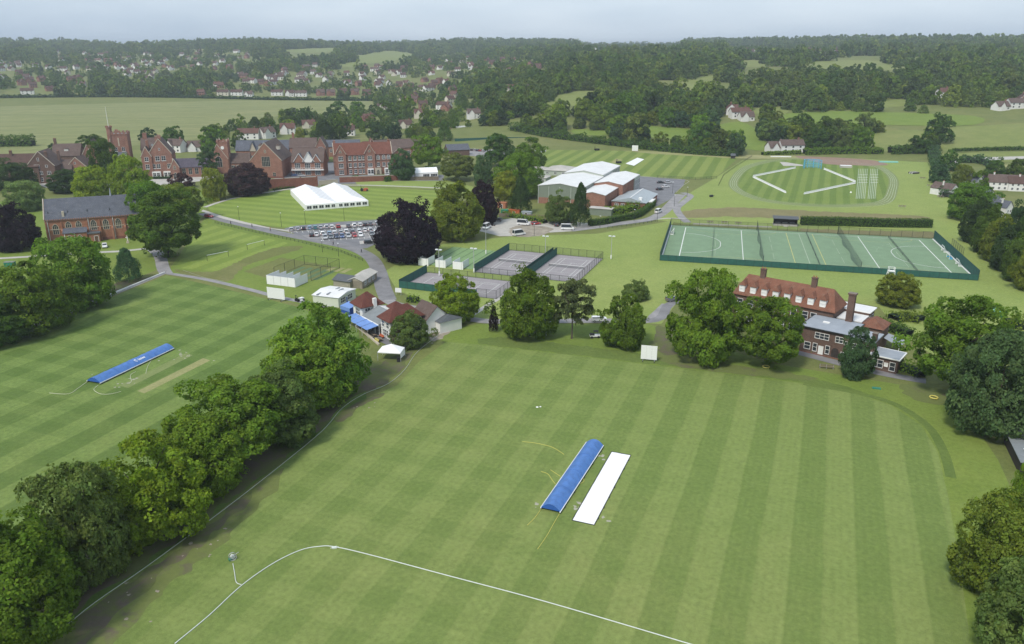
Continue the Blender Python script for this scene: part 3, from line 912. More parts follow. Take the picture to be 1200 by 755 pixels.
class Block:
    """A building: an Empty at its front corner; local x along the front, y into the depth."""
    def __init__(self, name, label, cat, origin, ang, group=None, z=0.0):
        self.o = empty(name, (origin[0], origin[1], z), math.radians(ang), label, cat, group)
        self.k = 0
    def part(self, mb, name, mats, parent=None):
        return mb.build(name, mats, parent or self.o)
    def walls(self, x0, x1, y0, y1, h, mat, z0=-.3, name="wall"):
        return self.part(MB().box(x0, y0, z0, x1, y1, h), name, M[mat])
    def gable(self, x0, x1, y0, y1, eave, ridge, axis, wall, roof, over=.35, th=.18, coping=None, z0=-.3, verge=None):
        mb = MB()
        if axis == 'x':
            ym = (y0+y1)/2
            mb.profile_x([(y0, z0), (y0, eave), (ym, ridge), (y1, eave), (y1, z0)], x0, x1)
        else:
            xm = (x0+x1)/2
            a = [(x0, z0), (x0, eave), (xm, ridge), (x1, eave), (x1, z0)]
            p = [(x, y0, z) for x, z in a] + [(x, y1, z) for x, z in a]
            mb.add(p, [(i, (i+1) % 5, 5+(i+1) % 5, 5+i) for i in range(5)] + [(4,3,2,1,0), (5,6,7,8,9)])
        w = self.part(mb, "wall", M[wall])
        rb = MB()
        vg = over if verge is None else verge
        def slab(pts):
            rb.add([(x, y, z+.02) for x, y, z in pts] + [(x, y, z+th) for x, y, z in pts], [(3,2,1,0), (4,5,6,7), (0,1,5,4), (1,2,6,5), (2,3,7,6), (3,0,4,7)])
        if axis == 'x':
            sl = (ridge-eave)/(ym-y0)
            e = eave - sl*over
            slab([(x0-vg, y0-over, e), (x1+vg, y0-over, e), (x1+vg, ym, ridge), (x0-vg, ym, ridge)])
            slab([(x1+vg, y1+over, e), (x0-vg, y1+over, e), (x0-vg, ym+.001, ridge), (x1+vg, ym+.001, ridge)])
        else:
            sl = (ridge-eave)/(xm-x0)
            e = eave - sl*over
            slab([(x0-over, y1+vg, e), (x0-over, y0-vg, e), (xm, y0-vg, ridge), (xm, y1+vg, ridge)])
            slab([(x1+over, y0-vg, e), (x1+over, y1+vg, e), (xm+.001, y1+vg, ridge), (xm+.001, y0-vg, ridge)])
        r = self.part(rb, "roof", M[roof])
        if coping:
            cb = []
            if axis == 'y':
                for a, b in (((x0-over*.5, y0-.05, eave), (xm, y0-.05, ridge+.25)), ((x1+over*.5, y0-.05, eave), (xm, y0-.05, ridge+.25))):
                    cb.append(MB().bar((a[0], a[1], a[2]+.15), b, .16, 4))
            else:
                for xx in (x0-.05, x1+.05):
                    for yy in (y0-over*.5, y1+over*.5):
                        cb.append(MB().bar((xx, yy, eave+.15), (xx, ym, ridge+.25), .16, 4))
            for q in cb: self.part(q, "coping", M[coping], r)
        self.roof_obj = r
        return w, r
    def hip(self, x0, x1, y0, y1, eave, ridge, roof, over=.4, inset=None):
        X0, X1, Y0, Y1 = x0-over, x1+over, y0-over, y1+over
        w, d = X1-X0, Y1-Y0
        i = min(w, d)/2 if inset is None else inset
        mb = MB()
        if w >= d:
            R = [(X0+i, (Y0+Y1)/2, ridge), (X1-i, (Y0+Y1)/2, ridge)]
            p = [(X0,Y0,eave), (X1,Y0,eave), (X1,Y1,eave), (X0,Y1,eave)] + R
            f = [(0,1,5,4), (1,2,5), (2,3,4,5), (3,0,4), (3,2,1,0)]
        else:
            R = [((X0+X1)/2, Y0+i, ridge), ((X0+X1)/2, Y1-i, ridge)]
            p = [(X0,Y0,eave), (X1,Y0,eave), (X1,Y1,eave), (X0,Y1,eave)] + R
            f = [(0,1,4), (1,2,5,4), (2,3,5), (3,0,4,5), (3,2,1,0)]
        mb.add(p, f)
        mb.box(X0, Y0, eave-.16, X1, Y1, eave-.004)
        self.roof_obj = self.part(mb, "roof", M[roof])
        return self.roof_obj
    def flat(self, x0, x1, y0, y1, h, roof, over=.25, th=.25, edge=None):
        mb = MB().box(x0-over, y0-over, h+.003, x1+over, y1+over, h+th)
        self.roof_obj = self.part(mb, "roof", M[roof])
        if edge:
            e = MB()
            X0, X1, Y0, Y1 = x0-over, x1+over, y0-over, y1+over
            for a, b in (((X0, Y0), (X1, Y0)), ((X1, Y0), (X1, Y1)), ((X1, Y1), (X0, Y1)), ((X0, Y1), (X0, Y0))):
                e.bar((*a, h+th*.6), (*b, h+th*.6), .13, 4)
            self.part(e, "fascia", M[edge], self.roof_obj)
        return self.roof_obj
    def win(self, face, u, z, w, h, plane, style="plain", frame="white_paint", glass="glass_dark", name="window", parent=None):
        """face f/b/l/r; u = position along the face, plane = the wall's coordinate"""
        fr, pn, cache = window_meshes(w, h, style)
        kk = (frame, glass)
        if kk not in cache: cache[kk] = (fr.mesh("window", M[frame]), pn.mesh("pane", M[glass]))
        loc, rz = {'f': ((u, plane, z), 0), 'b': ((u, plane, z), math.pi), 'l': ((plane, u, z), -math.pi/2), 'r': ((plane, u, z), math.pi/2)}[face]
        o = place(name, cache[kk][0], parent or self.o, loc, (0, 0, rz))
        place("pane", cache[kk][1], o)
        return o
    def wins(self, face, us, zs, w, h, plane, **kw):
        for z in (zs if isinstance(zs, (list, tuple)) else [zs]):
            for u in us: self.win(face, u, z, w, h, plane, **kw)
    def door(self, face, u, w, h, plane, mat="wood_brown", z=0.0):
        loc, rz = {'f': ((u, plane, z), 0), 'b': ((u, plane, z), math.pi), 'l': ((plane, u, z), -math.pi/2), 'r': ((plane, u, z), math.pi/2)}[face]
        mb = MB()
        mb.box(-w/2-.12, -.10, 0, -w/2, 0, h+.12, 1); mb.box(w/2, -.10, 0, w/2+.12, 0, h+.12, 1); mb.box(-w/2, -.10, h, w/2, 0, h+.12, 1)
        mb.box(-w/2, -.05, 0, w/2, 0, h, 0); mb.box(w/2-.25, -.09, h*.45, w/2-.15, -.05, h*.52, 1)
        return place("door", mb.mesh("door", [M[mat], M["white_paint"]]), self.o, loc, (0, 0, rz))
    def chimney(self, x, y, z0, z1, w=.9, d=.9, mat="brick_red", pots=2):
        mb = MB()
        mb.box(x-w/2, y-d/2, z0, x+w/2, y+d/2, z1-.25); mb.box(x-w/2-.1, y-d/2-.1, z1-.25, x+w/2+.1, y+d/2+.1, z1)
        for i in range(pots):
            px = x - w/2 + w*(i+.5)/pots
            mb.bar((px, y, z1), (px, y, z1+.55), .14, 6, 1, .11)
        return self.part(mb, "chimney", [M[mat], M["terracotta"]], self.roof_obj)
    def dormer(self, x, y, z, w=1.6, h=1.7, depth=2.2, roof="tiles_orange", cheek="white_paint"):
        mb = MB()
        mb.box(x-w/2, y, z, x+w/2, y+depth, z+h*.72)
        d = self.part(mb, "dormer", M[cheek], self.roof_obj)
        rb = MB()
        X0, X1, Y0, Y1, e, r = x-w/2-.2, x+w/2+.2, y-.25, y+depth+.9, z+h*.72, z+h*1.2
        rb.add([(X0,Y0,e), (X1,Y0,e), (X1,Y1,e), (X0,Y1,e), (x, Y0+.75, r), (x, Y1, r)], [(0,1,4), (1,2,5,4), (2,3,5), (3,0,4,5), (3,2,1,0)])
        self.part(rb, "dormer_roof", M[roof], d)
        fr, pn, cache = window_meshes(w*.72, h*.56, "plain")
        kk = ("white_paint", "glass_dark")
        if kk not in cache: cache[kk] = (fr.mesh("window", M["white_paint"]), pn.mesh("pane", M["glass_dark"]))
        wf = place("window", cache[kk][0], d, (x, y, z+h*.08))
        m2 = cache[kk][1]
        return d
def lx(a, b, n): return [a + (b-a)*(i+.5)/n for i in range(n)]

# ---- chapel
C = Block("chapel", "long red brick chapel with steep blue-grey slate roof and arched windows", "chapel", xy(G(57, 286)), 21.5)
C.gable(0, 38, 0, 12.5, 9.4, 16.4, 'x', "brick_chapel", "tiles_slate", over=.35, coping="stone_trim", verge=-.25)
cw = MB()
cw.box(-.05, -.16, 8.9, 38.05, -.003, 9.25); cw.box(-.05, -.12, 5.35, 38.05, -.003, 5.6)
C.part(cw, "stone_band", M["stone_trim"])
cp = MB()
for i in range(46): cp.box(.2+i*.82, -.50, 9.02, .62+i*.82, -.36, 9.5)
tag(C.part(cp, "corbel_row", M["brick_chapel"]), kind="stuff")
pl = MB().box(-.2, -.22, -.3, 38.2, -.003, 1.1); C.part(pl, "plinth", M["brick_wall"])
for i, x in enumerate([.4, 5.6, 14.6, 19.0, 23.4, 28.0, 32.6, 37.0]):
    b = MB(); b.box(x-.32, -.9, -.3, x+.32, -.003, 4.8); b.add([(x-.32,-.9,4.8),(x+.32,-.9,4.8),(x+.32,-.003,6.2),(x-.32,-.003,6.2)], [(0,1,2,3)]); b.box(x-.25, -.45, 4.8, x+.25, -.004, 8.3)
    C.part(b, "buttress", M["brick_chapel"])
    if i in (0, 2, 4): C.part(MB().bar((x+.55, -.2, 0), (x+.55, -.2, 8.9), .11, 6), "downpipe", M["white_paint"])
for x in (3.4, 16.8, 21.2, 25.7, 30.3, 34.8): C.win('f', x, 4.3 if x > 15 else 3.6, 1.9, 3.9, 0, "arch", "stone_trim")
for x in (8.0, 11.6): C.win('f', x, 5.9, 1.9, 2.3, 0, "arch", "stone_trim")
C.part(MB().box(6.0, -2.4, -.3, 14.2, -.003, 4.1), "aisle_wall", M["brick_chapel"])
C.part(MB().add([(5.8,-2.7,4.0),(14.4,-2.7,4.0),(14.4,-.01,5.5),(5.8,-.01,5.5),(5.8,-2.7,4.2),(14.4,-2.7,4.2),(14.4,-.01,5.7),(5.8,-.01,5.7)], [(0,1,2,3),(4,5,6,7),(0,1,5,4),(1,2,6,5),(3,0,4,7)]), "aisle_roof", M["tiles_slate"])
for x in (8.0, 11.6): C.win('f', x, 1.3, 1.6, 1.9, -2.4, "arch", "stone_trim")
for x in (6.4, 9.8): C.part(MB().bar((x, -2.5, 0), (x, -2.5, 4), .11, 6), "downpipe", M["white_paint"])
C.part(MB().box(14.8, -3.2, -.3, 18.6, -.003, 3.4), "porch_wall", M["brick_chapel"])
C.part(MB().box(14.4, -3.5, 3.4, 19.0, -.004, 3.75), "porch_roof", M["felt_dark"])
C.door('f', 17.4, 1.3, 2.4, -3.2)
for x in (1.5, 8.3, 15.2, 23.2): C.part(MB().bar((x, 1.6, 11.0), (x, 1.9, 12.3), .12, 5), "roof_vent", M["dark_metal"])
C.part(MB().box(6.3, .5, 10.1, 7.1, 1.2, 12.3), "flue", M["stone_trim"])
C.part(MB().bar((24, 6.25, 16.3), (24, 6.25, 19.6), .45, 8, 0, .05), "fleche", M["lead_grey"])
C.win('l', 6.2, 5.0, 3.6, 5.4, 0, "arch", "stone_trim")

# ---- school range, left to right
def gable_block(name, label, px, ang, w, d, eave, ridge, axis, wall, roof, off=(0, 0), coping="stone_trim", **kw):
    b = Block(name, label, "school building", (xy(G(*px))[0]+off[0], xy(G(*px))[1]+off[1]), ang, "brick school buildings around the flag tower")
    b.gable(0, w, 0, d, eave, ridge, axis, wall, roof, coping=coping, verge=-.1 if coping else None, **kw)
    return b
B = gable_block("school_wing", "long brown brick school wing with plum tiled roof at the left edge", (-30, 217), 8, 35, 12, 9.6, 16.0, 'x', "brick_brown", "tiles_brown", coping=None)
B.wins('f', lx(2, 33, 9), [1.4, 5.2], 1.5, 1.8, 0)
B.chimney(20, 5, 13, 18, 1.3, .9, "brick_brown")
B = gable_block("school_house", "brown brick school house with tall front gable beside the plum roofed wing", (35, 215.5), 10, 14.5, 17, 9.6, 17.6, 'y', "brick_brown", "tiles_slate_brown")
B.wins('f', [3.0, 7.0, 11.2], 5.0, 1.7, 1.7, 0); B.win('f', 5.4, 8.6, 2.6, 1.8, 0); B.win('f', 6.6, 12.6, .8, 1.6, 0)
B.wins('f', [3.2, 6.4], 1.2, 2.2, 2.0, 0); B.door('f', 11.6, 1.3, 2.4, 0)
B.win('f', 10.4, 9.0, 1.0, 1.2, 0)
B.chimney(10.0, 3.0, 14, 17.2, 1.6, .9, "brick_brown"); B.chimney(13.4, 12, 11, 16.5, 1.2, .9, "brick_brown")
B = gable_block("school_link", "low brown tiled school link with two skylights between gables", (62, 212), 10, 11, 9, 6.6, 11.2, 'x', "brick_brown", "tiles_slate_brown", coping=None)
for x in (2.6, 5.4): B.part(MB().add([(x-.8, 1.0, 7.75), (x+.8, 1.0, 7.75), (x+.8, 2.5, 9.25), (x-.8, 2.5, 9.25)], [(0,1,2,3)]), "skylight", M["white_paint"], B.roof_obj)
B.win('f', 3.0, 2.4, 2.4, 2.2, 0)
B = gable_block("school_gable_house", "red brick school house with broad low gable and long slate slope", (76, 211), 10, 15, 14, 4.8, 12.6, 'y', "brick_red", "tiles_slate_brown")
B.win('f', 8.0, 2.6, 2.6, 1.6, 0); B.win('f', 7.0, 9.0, .8, 1.0, 0); B.win('f', 2.8, 2.6, 1.4, 1.6, 0)
B = gable_block("school_rear_block", "dark roofed school block behind with a white round dormer", (64, 200), 10, 16, 12, 9.0, 15.6, 'x', "brick_brown", "tiles_slate_brown", coping=None)
B.dormer(8, 2.2, 11.2, 2.4, 2.2, 2.6, "tiles_slate_brown"); B.chimney(1.2, 6, 13, 19, 1.5, .9, "brick_brown")
B = gable_block("school_narrow_gable", "narrow steep red brick gable left of the flag tower behind trees", (99, 206), 14, 10.5, 15, 10.6, 20.2, 'y', "brick_red", "tiles_slate_brown")
B.win('f', 4.8, 8.0, 2.4, 2.6, 0, style="sill"); B.win('f', 4.8, 3.2, 2.2, 2.4, 0, style="sill"); B.win('f', 5.2, 14.6, .8, 1.0, 0)
# flag tower
T = Block("flag_tower", "tall red brick crenellated school tower with flagpole on its turret", "tower", xy(G(133, 201)), 15)
T.o.scale = (.82, .82, 1.0)
T.walls(0, 13.2, 0, 12, 22.2, "brick_red")
pb = MB()
def crenels(mb, x0, x1, y0, y1, z, step=2.4, hw=.35, hh=1.0):
    nx = max(2, int((x1-x0)/step)); ny = max(2, int((y1-y0)/step))
    mb.box(x0, y0, z, x1, y0+hw, z+.7); mb.box(x0, y1-hw, z, x1, y1, z+.7); mb.box(x0, y0+hw, z, x0+hw, y1-hw, z+.7); mb.box(x1-hw, y0+hw, z, x1, y1-hw, z+.7)
    for i in range(nx):
        a = x0 + (x1-x0)*i/nx
        for yy in (y0, y1-hw): mb.box(a, yy, z+.7, a+(x1-x0)/nx*.58, yy+hw, z+.7+hh)
    for i in range(1, ny):
        a = y0 + (y1-y0)*i/ny
        for xx in (x0, x1-hw): mb.box(xx, a, z+.7, xx+hw, a+(y1-y0)/ny*.58, z+.7+hh)
crenels(pb, -.25, 13.45, -.25, 12.25, 22.0)
pb.box(4.6, -.26, 23.7, 8.6, .1, 24.6); pb.box(5.5, -.26, 24.6, 7.7, .1, 25.3)
T.part(pb, "parapet", M["brick_red"])
T.part(MB().box(.2, .2, 21.9, 13, 11.8, 22.3), "roof", M["felt_grey"])
tb = MB().prism([(1.3+1.9*math.cos(a), 1.2+1.9*math.sin(a)) for a in [math.pi/4*i+.39 for i in range(8)]], -.2, 26.0)
tb.prism([(1.3+2.2*math.cos(a), 1.2+2.2*math.sin(a)) for a in [math.pi/4*i+.39 for i in range(8)]], 26.0, 26.7)
for i in range(8):
    a = math.pi/4*i
    tb.box(1.3+2.0*math.cos(a)-.35, 1.2+2.0*math.sin(a)-.35, 26.7, 1.3+2.0*math.cos(a)+.35, 1.2+2.0*math.sin(a)+.35, 27.5)
tu = T.part(tb, "stair_turret", M["brick_red"])
for z in (8, 13, 18): T.part(MB().box(.9, -.95, z, 1.4, -.6, z+1.9), "slit_window", M["stone_trim"], tu)
T.part(MB().bar((1.3, 1.2, 26.5), (1.3, 1.2, 38.8), .20, 6, 0, .10), "flagpole", M["white_paint"])
T.win('f', 4.2, 12.2, 2.2, 2.3, 0, "sill"); T.win('f', 9.4, 12.2, 2.2, 2.3, 0, "sill")
T.part(MB().box(6.4, -.18, 15.2, 7.2, -.002, 20.2), "niche", M["stone_trim"])
T.part(MB().box(3.6, -1.8, 4.0, 11, -.003, 10.4), "oriel", M["white_paint"])
T.part(MB().add([(3.2,-2.2,10.4),(11.4,-2.2,10.4),(11.4,-.01,11.8),(3.2,-.01,11.8)], [(0,1,2,3)]), "oriel_roof", M["tiles_slate"])
T.wins('f', [5, 7.3, 9.6], 6.2, 1.7, 3.2, -1.8)
B = gable_block("school_tower_wing", "red brick school wing with dark roof behind the flag tower", (158, 200), 15, 11, 13, 12, 18.5, 'x', "brick_red", "tiles_slate_brown", off=(3, 6), coping=None)
for x in (4, 6.5): B.part(MB().add([(x-.6, 1.8, 14.0), (x+.6, 1.8, 14.0), (x+.6, 2.9, 15.1), (x-.6, 2.9, 15.1)], [(0,1,2,3)]), "skylight", M["glass_grey"], B.roof_obj)
B.chimney(2.2, 6.5, 17, 21.5, 2.4, 1.2)
B.chimney(9.5, 4.5, 15.5, 19.5, 2.6, 1.0)
B = gable_block("school_front_gable", "red brick school house with big front gable right of the flag tower", (178, 208), 14, 12.6, 14, 13.4, 22.0, 'y', "brick_red", "tiles_slate_brown")
B.win('f', 4.6, 9.6, 2.2, 2.6, 0, "sill"); B.win('f', 7.9, 9.6, 2.2, 2.6, 0, "sill"); B.wins('f', [2.0, 4.6, 10.4], 5.2, 1.9, 2.4, 0, style="sill"); B.win('f', 6.2, 15.6, .8, 1.2, 0)
B.part(MB().box(.8, -1.6, -.2, 5.4, -.003, 3.4), "bay", M["white_paint"]); B.part(MB().box(7, -1.6, -.2, 11.6, -.003, 3.4), "bay", M["white_paint"])
B.wins('f', [2.0, 4.1], .7, 1.5, 2.0, -1.6); B.wins('f', [8.2, 10.3], .7, 1.5, 2.0, -1.6)
B.chimney(6.3, 3.6, 21, 24.0, 2.0, 1.0); B.chimney(-1.0, 6, 15, 21.0, 1.4, 1.2)
B = gable_block("school_small_gable", "small red brick gable between the flag tower and the big front gable", (169, 208.5), 14, 5.6, 13, 12.0, 17.6, 'y', "brick_red", "tiles_slate_brown")
B.win('f', 2.8, 9.6, 2.0, 2.2, 0, "sill"); B.win('f', 2.8, 5.2, 2.0, 2.4, 0, "sill")
H_ = gable_block("school_hall", "low school hall with purple slate roof and arched end window", (204, 208.5), 15, 21, 9.5, 6.0, 10.4, 'x', "brick_red", "tiles_purple")
H_.wins('f', [6, 9.5, 13, 16.5], 1.8, 1.9, 3.4, 0, frame="stone_trim")
E_ = gable_block("hall_porch", "narrow brick gable with arched doorway at the end of the purple roofed hall", (201, 209.5), 15, 5.0, 6, 6.2, 11.0, 'y', "brick_red", "tiles_purple")
E_.win('f', 2.5, .4, 2.2, 3.0, 0, "arch", "stone_trim", "glass_dark"); E_.win('f', 2.5, 5.2, 1.2, 2.2, 0, "arch", "stone_trim")
B = gable_block("old_hall_gable", "steep brick gable with large traceried window behind the blue-grey cedar", (247, 204), 10, 11, 16, 8.5, 17.5, 'y', "brick_red", "tiles_slate_brown")
B.win('f', 5.5, 4, 3.8, 6.5, 0, "arch", "stone_trim")
K = Block("clock_tower", "slim red brick clock tower with crenellated top and white dial", "tower", xy(G(258, 203.5)), 6)
K.walls(0, 6.2, 0, 6.2, 18.6, "brick_red")
kb = MB(); crenels(kb, -.2, 6.4, -.2, 6.4, 18.4, 2.0, .3, .8); K.part(kb, "parapet", M["brick_red"])
K.part(MB().box(.1, .1, 18.2, 6.1, 6.1, 18.5), "roof", M["felt_grey"])
K.part(MB().bar((3.1, -.02, 15.4), (3.1, -.16, 15.4), 1.0, 16), "clock_dial", M["white_paint"])
K.win('f', 3.1, 9.4, 1.2, 2.4, 0, "arch", "stone_trim"); K.win('f', 3.1, 1.6, 2.6, 4.0, 0, "arch", "stone_trim"); K.win('r', 3.1, 9.4, 1.2, 2.4, 6.2, "arch", "stone_trim")
for p in ((.4, .4), (5.8, .4), (.4, 5.8), (5.8, 5.8)): K.part(MB().bar((*p, 19.5), (*p, 21.2), .3, 4, 0, .02), "pinnacle", M["stone_trim"])
B = gable_block("school_annexe", "small brick annexe with dark roof beside the slim clock tower", (270, 203), 8, 12, 9, 6.2, 11.4, 'x', "brick_red", "tiles_slate_brown", coping=None)
B.wins('f', [2.2, 5, 7.8], 2.0, 1.8, 2.6, 0)
B = Block("school_service_block", "white and grey flat roofed service block behind the purple copper tree", "school building", xy(G(283, 200)), 8, "brick school buildings around the flag tower")
B.walls(0, 8, 0, 10, 7.5, "white_render"); B.flat(0, 8, 0, 10, 7.5, "felt_dark"); B.wins('f', [2, 5.5], [1.2, 4.6], 2.2, 1.6, 0)
B = gable_block("assembly_hall", "large red brick assembly hall with wide stone edged gable facing the marquee", (295, 209), 3, 18.2, 30, 10.0, 20.2, 'y', "brick_orange", "tiles_slate_brown")
B.win('f', 9.2, 6.8, 4.6, 5.6, 0, "plain", "stone_trim", "glass_dark"); B.win('f', 9.2, 14.6, .9, 1.8, 0, "arch", "stone_trim"); B.wins('f', [5.0, 13.4], .6, 1.6, 2.6, 0, frame="stone_trim")
B.part(MB().box(-.3, -.35, -.2, 18.5, -.003, 1.0), "plinth", M["brick_wall"])
for x in (4.0, 13.4):
    B.dormer(x if x < 9 else 14.2, 11, 15.2, 2.2, 3.0, 2.6, "tiles_slate_brown", "stone_trim")
B = Block("boarding_house_gabled", "brick and white school house with three slate gables and balcony windows", "school building", xy(G(343, 206.5)), 3, "brick school buildings around the flag tower")
B.gable(0, 18.6, 0, 15, 8.2, 15.4, 'x', "brick_orange", "tiles_slate_brown", coping=None)
for x, w, e in ((4.6, 6.4, 13.0), (10, 6.6, 13.8), (14.6, 5.0, 12.4)):
    B.gable(x-w/2, x+w/2, -.35, 6.5, 8.3, e, 'y', "white_render" if w > 6.5 else "brick_orange", "tiles_slate", z0=8.0, coping="white_paint")
B.part(MB().box(-.2, -1.3, 3.5, 18.8, -.003, 3.95), "balcony", M["white_paint"])
for x in (3.4, 9.3, 15.2): B.win('f', x, 4.3, 3.0, 3.2, 0); B.win('f', x, .6, 3.2, 2.4, 0)
for i in range(10): B.part(MB().bar((.4+i*2, -1.2, 3.95), (.4+i*2, -1.2, 4.9), .06, 4), "baluster", M["white_paint"])
B.part(MB().bar((0, -1.2, 4.95), (18.6, -1.2, 4.95), .07, 4), "handrail", M["white_paint"])
B = gable_block("classroom_block", "brick classroom block with blue-grey slate roof and small gables behind", (278, 192), 6, 34, 11, 8.6, 14.4, 'x', "brick_red", "tiles_slate", coping=None)
B.wins('f', lx(14, 33, 7), [1.4, 5.0], 1.6, 2.0, 0); B.gable(19, 23, -.4, 6, 8.8, 13.2, 'y', "brick_red", "tiles_slate", z0=8)
B.gable(9, 13, -.4, 6, 8.8, 14.0, 'y', "stone_trim", "tiles_slate", z0=8)
B = gable_block("science_block", "brick block with brown roof and square gable behind the three slate gables", (341, 192), 6, 17, 12, 10.5, 16.0, 'x', "brick_red", "tiles_slate_brown", coping=None)
B.gable(17, 23.5, -2, 12, 10.8, 16.8, 'y', "brick_red", "tiles_slate_brown", coping="stone_trim"); B.wins('f', [20.2], [1.5, 5.2, 8.6], 2.6, 2.2, -2); B.chimney(2, 6, 15, 19, 1.4, 1)
# long boarding house
B = Block("boarding_house", "long three storey brick boarding house with red tiled roof and twin gables", "school building", xy(G(393, 206)), 15, "brick school buildings around the flag tower")
B.gable(0, 34.5, 0, 13, 12.0, 18.2, 'x', "brick_red", "tiles_red", coping="stone_trim", verge=-.2)
for x in (3.8, 21.0): B.gable(x-3.2, x+3.2, -.7, 7, 12.2, 17.6, 'y', "brick_red", "tiles_red", z0=-.3, coping="stone_trim")
for x in (3.8,): B.wins('f', [x], [.8, 4.6, 8.8], 2.6, 2.4, -.7, style="sill"); B.win('f', x, 13.4, 1.2, 1.2, -.7, "arch", "stone_trim")
B.wins('f', [21.0], [4.6, 8.8], 2.4, 2.2, -.7, style="sill"); B.win('f', 21, 13.4, 1.2, 1.2, -.7, "arch", "stone_trim")
B.wins('f', [9.2, 12.2, 15.0, 17.3], [.9, 4.7, 8.9], 1.6, 2.3, 0, style="sill")
B.wins('f', [26.0, 29.3, 32.2], [4.7], 1.6, 2.2, 0, style="sill"); B.wins('f', [26.0, 29.3, 32.2], [8.8], 1.5, 2.5, 0, style="arch", frame="white_paint")
B.part(MB().box(19.2, -2.2, -.2, 22.8, -.703, 3.6), "bay", M["white_paint"]); B.wins('f', [20.1, 21.9], .8, 1.4, 2.2, -2.2)
B.part(MB().box(29.4, -1.8, -.2, 33.6, -.003, 3.6), "bay", M["white_paint"]); B.wins('f', [30.6, 32.6], .8, 1.5, 2.2, -1.8)
B.part(MB().box(23.6, -1.5, -.2, 27.4, -.003, 3.8), "porch", M["stone_trim"]); B.win('f', 25.5, 0, 1.5, 2.8, -1.5, "arch", "stone_trim", "glass_dark")
bd = MB().box(-.1, -.16, 4.0, 34.6, -.003, 4.3).box(-.1, -.16, 8.0, 34.6, -.003, 8.25); B.part(bd, "string_course", M["brick_brown"])
for x in (7.2, 18.6, 24.4): B.part(MB().bar((x, -.15, 0), (x, -.15, 11.8), .1, 5), "downpipe", M["dark_metal"])
B.chimney(1.0, 9, 15, 19.5, 1.4, 1.0); B.chimney(33.5, 8, 15, 19.5, 1.4, 1.0)
B.gable(20.5, 27.5, 12.6, 22, 12.6, 19.4, 'y', "brick_red", "tiles_red", coping="stone_trim")
B = gable_block("dining_hall", "brick hall with dark roof and white window band right of the boarding house", (458, 200), 24, 12.5, 26, 9.0, 13.5, 'y', "brick_orange", "tiles_slate_brown")
B.part(MB().box(12.51, 2, 5.2, 12.9, 25, 8.8), "window_band", M["white_paint"]); B.wins('r', lx(3, 24, 8), 6.0, 1.9, 1.9, 12.9)
B = gable_block("rear_classrooms", "wide low brown roofed classroom building behind the boarding house", (440, 186), 24, 48, 15, 6.5, 11.5, 'x', "brick_red", "tiles_slate_brown", coping=None)
B.wins('f', lx(2, 46, 9), 2.2, 2.4, 2.0, 0)
B = gable_block("library_block", "pale building with slate roof between school yard and trees", (378, 184), 8, 26, 10, 7.0, 11.0, 'x', "brick_orange", "tiles_slate", coping=None)
B.wins('f', lx(1, 25, 7), 3.2, 1.5, 2.0, 0)
B = Block("sanatorium", "low building with spreading brown hipped roof behind the boarding house", "school building", xy(G(414, 184)), 10, "brick school buildings around the flag tower")
B.walls(0, 25, 0, 14, 5.4, "cream_render"); B.hip(0, 25, 0, 14, 5.4, 9.8, "tiles_maroon", .7); B.wins('f', lx(1, 24, 6), 1.6, 2.0, 1.8, 0)
B = gable_block("garage_block", "dark roofed low building beside the far courts car park", (525, 183), 20, 16, 9, 4.0, 7.5, 'x', "brick_brown", "tiles_slate", coping=None)

# boundary walls of the school
def wall_run(name, label, px, h, mat, th=.4, cap="stone_trim", piers=6.0, cat="wall"):
    pts = [xy(G(*p)) for p in px]
    root = empty(name, (pts[0][0], pts[0][1], 0), 0, label, cat)
    ox, oy = pts[0]
    L, R = ribbon_pts(pts, th)
    L2, R2 = ribbon_pts(pts, th + .12)
    def strip(L, R, z0, z1):
        k = len(L)
        v = [(p[0]-ox, p[1]-oy, z) for z in (z0, z1) for q in (L, R) for p in q]
        f = []
        for i in range(k-1):
            f += [(i, i+1, 2*k+i+1, 2*k+i), (k+i, 3*k+i, 3*k+i+1, k+i+1), (2*k+i, 2*k+i+1, 3*k+i+1, 3*k+i)]
        f += [(0, 2*k, 3*k, k), (k-1, 2*k-1, 4*k-1, 3*k-1)]
        return MB().add(v, f)
    strip(L, R, -.2, h).build("wall", M[mat], root)
    strip(L2, R2, h+.003, h+.15).build("coping", M[cap], root)
    if piers:
        pm = MB().box(-.35, -.35, -.2, .35, .35, h+.3).mesh("pier", M[mat])
        for (a, b) in zip(pts, pts[1:]):
            n = max(1, int(math.hypot(b[0]-a[0], b[1]-a[1])/piers))
            for i in range(n+1):
                t = i/n
                place("pier", pm, root, (a[0]+(b[0]-a[0])*t-ox, a[1]+(b[1]-a[1])*t-oy, 0), (0, 0, math.atan2(b[1]-a[1], b[0]-a[0])))
    return root
wall_run("brick_wall", "tall red brick boundary wall with pale piers behind the white marquee", [(314, 221.5), (372, 218.5)], 5.2, "brick_wall", piers=7)
wall_run("brick_wall", "low brick garden wall below the long boarding house", [(398, 214), (427, 213), (466, 211.5)], 3.0, "brick_wall", piers=0)
wall_run("timber_fence", "weathered grey timber fence before the small white marquee", [(466, 211.5), (514, 211)], 1.9, "wood_weathered", .12, "wood_weathered", 0, "fence")
wall_run("brick_wall", "short stone gate wall behind the marquee peaks", [(374, 217), (396, 215)], 2.2, "stone_trim", piers=0)
wall_run("boundary_kerb", "low white boundary kerb wall beside the second cricket field", [(-120, 445.5), (0, 398), (90, 362), (193, 320)], .3, "white_render", .22, "white_paint", 0, "kerb")

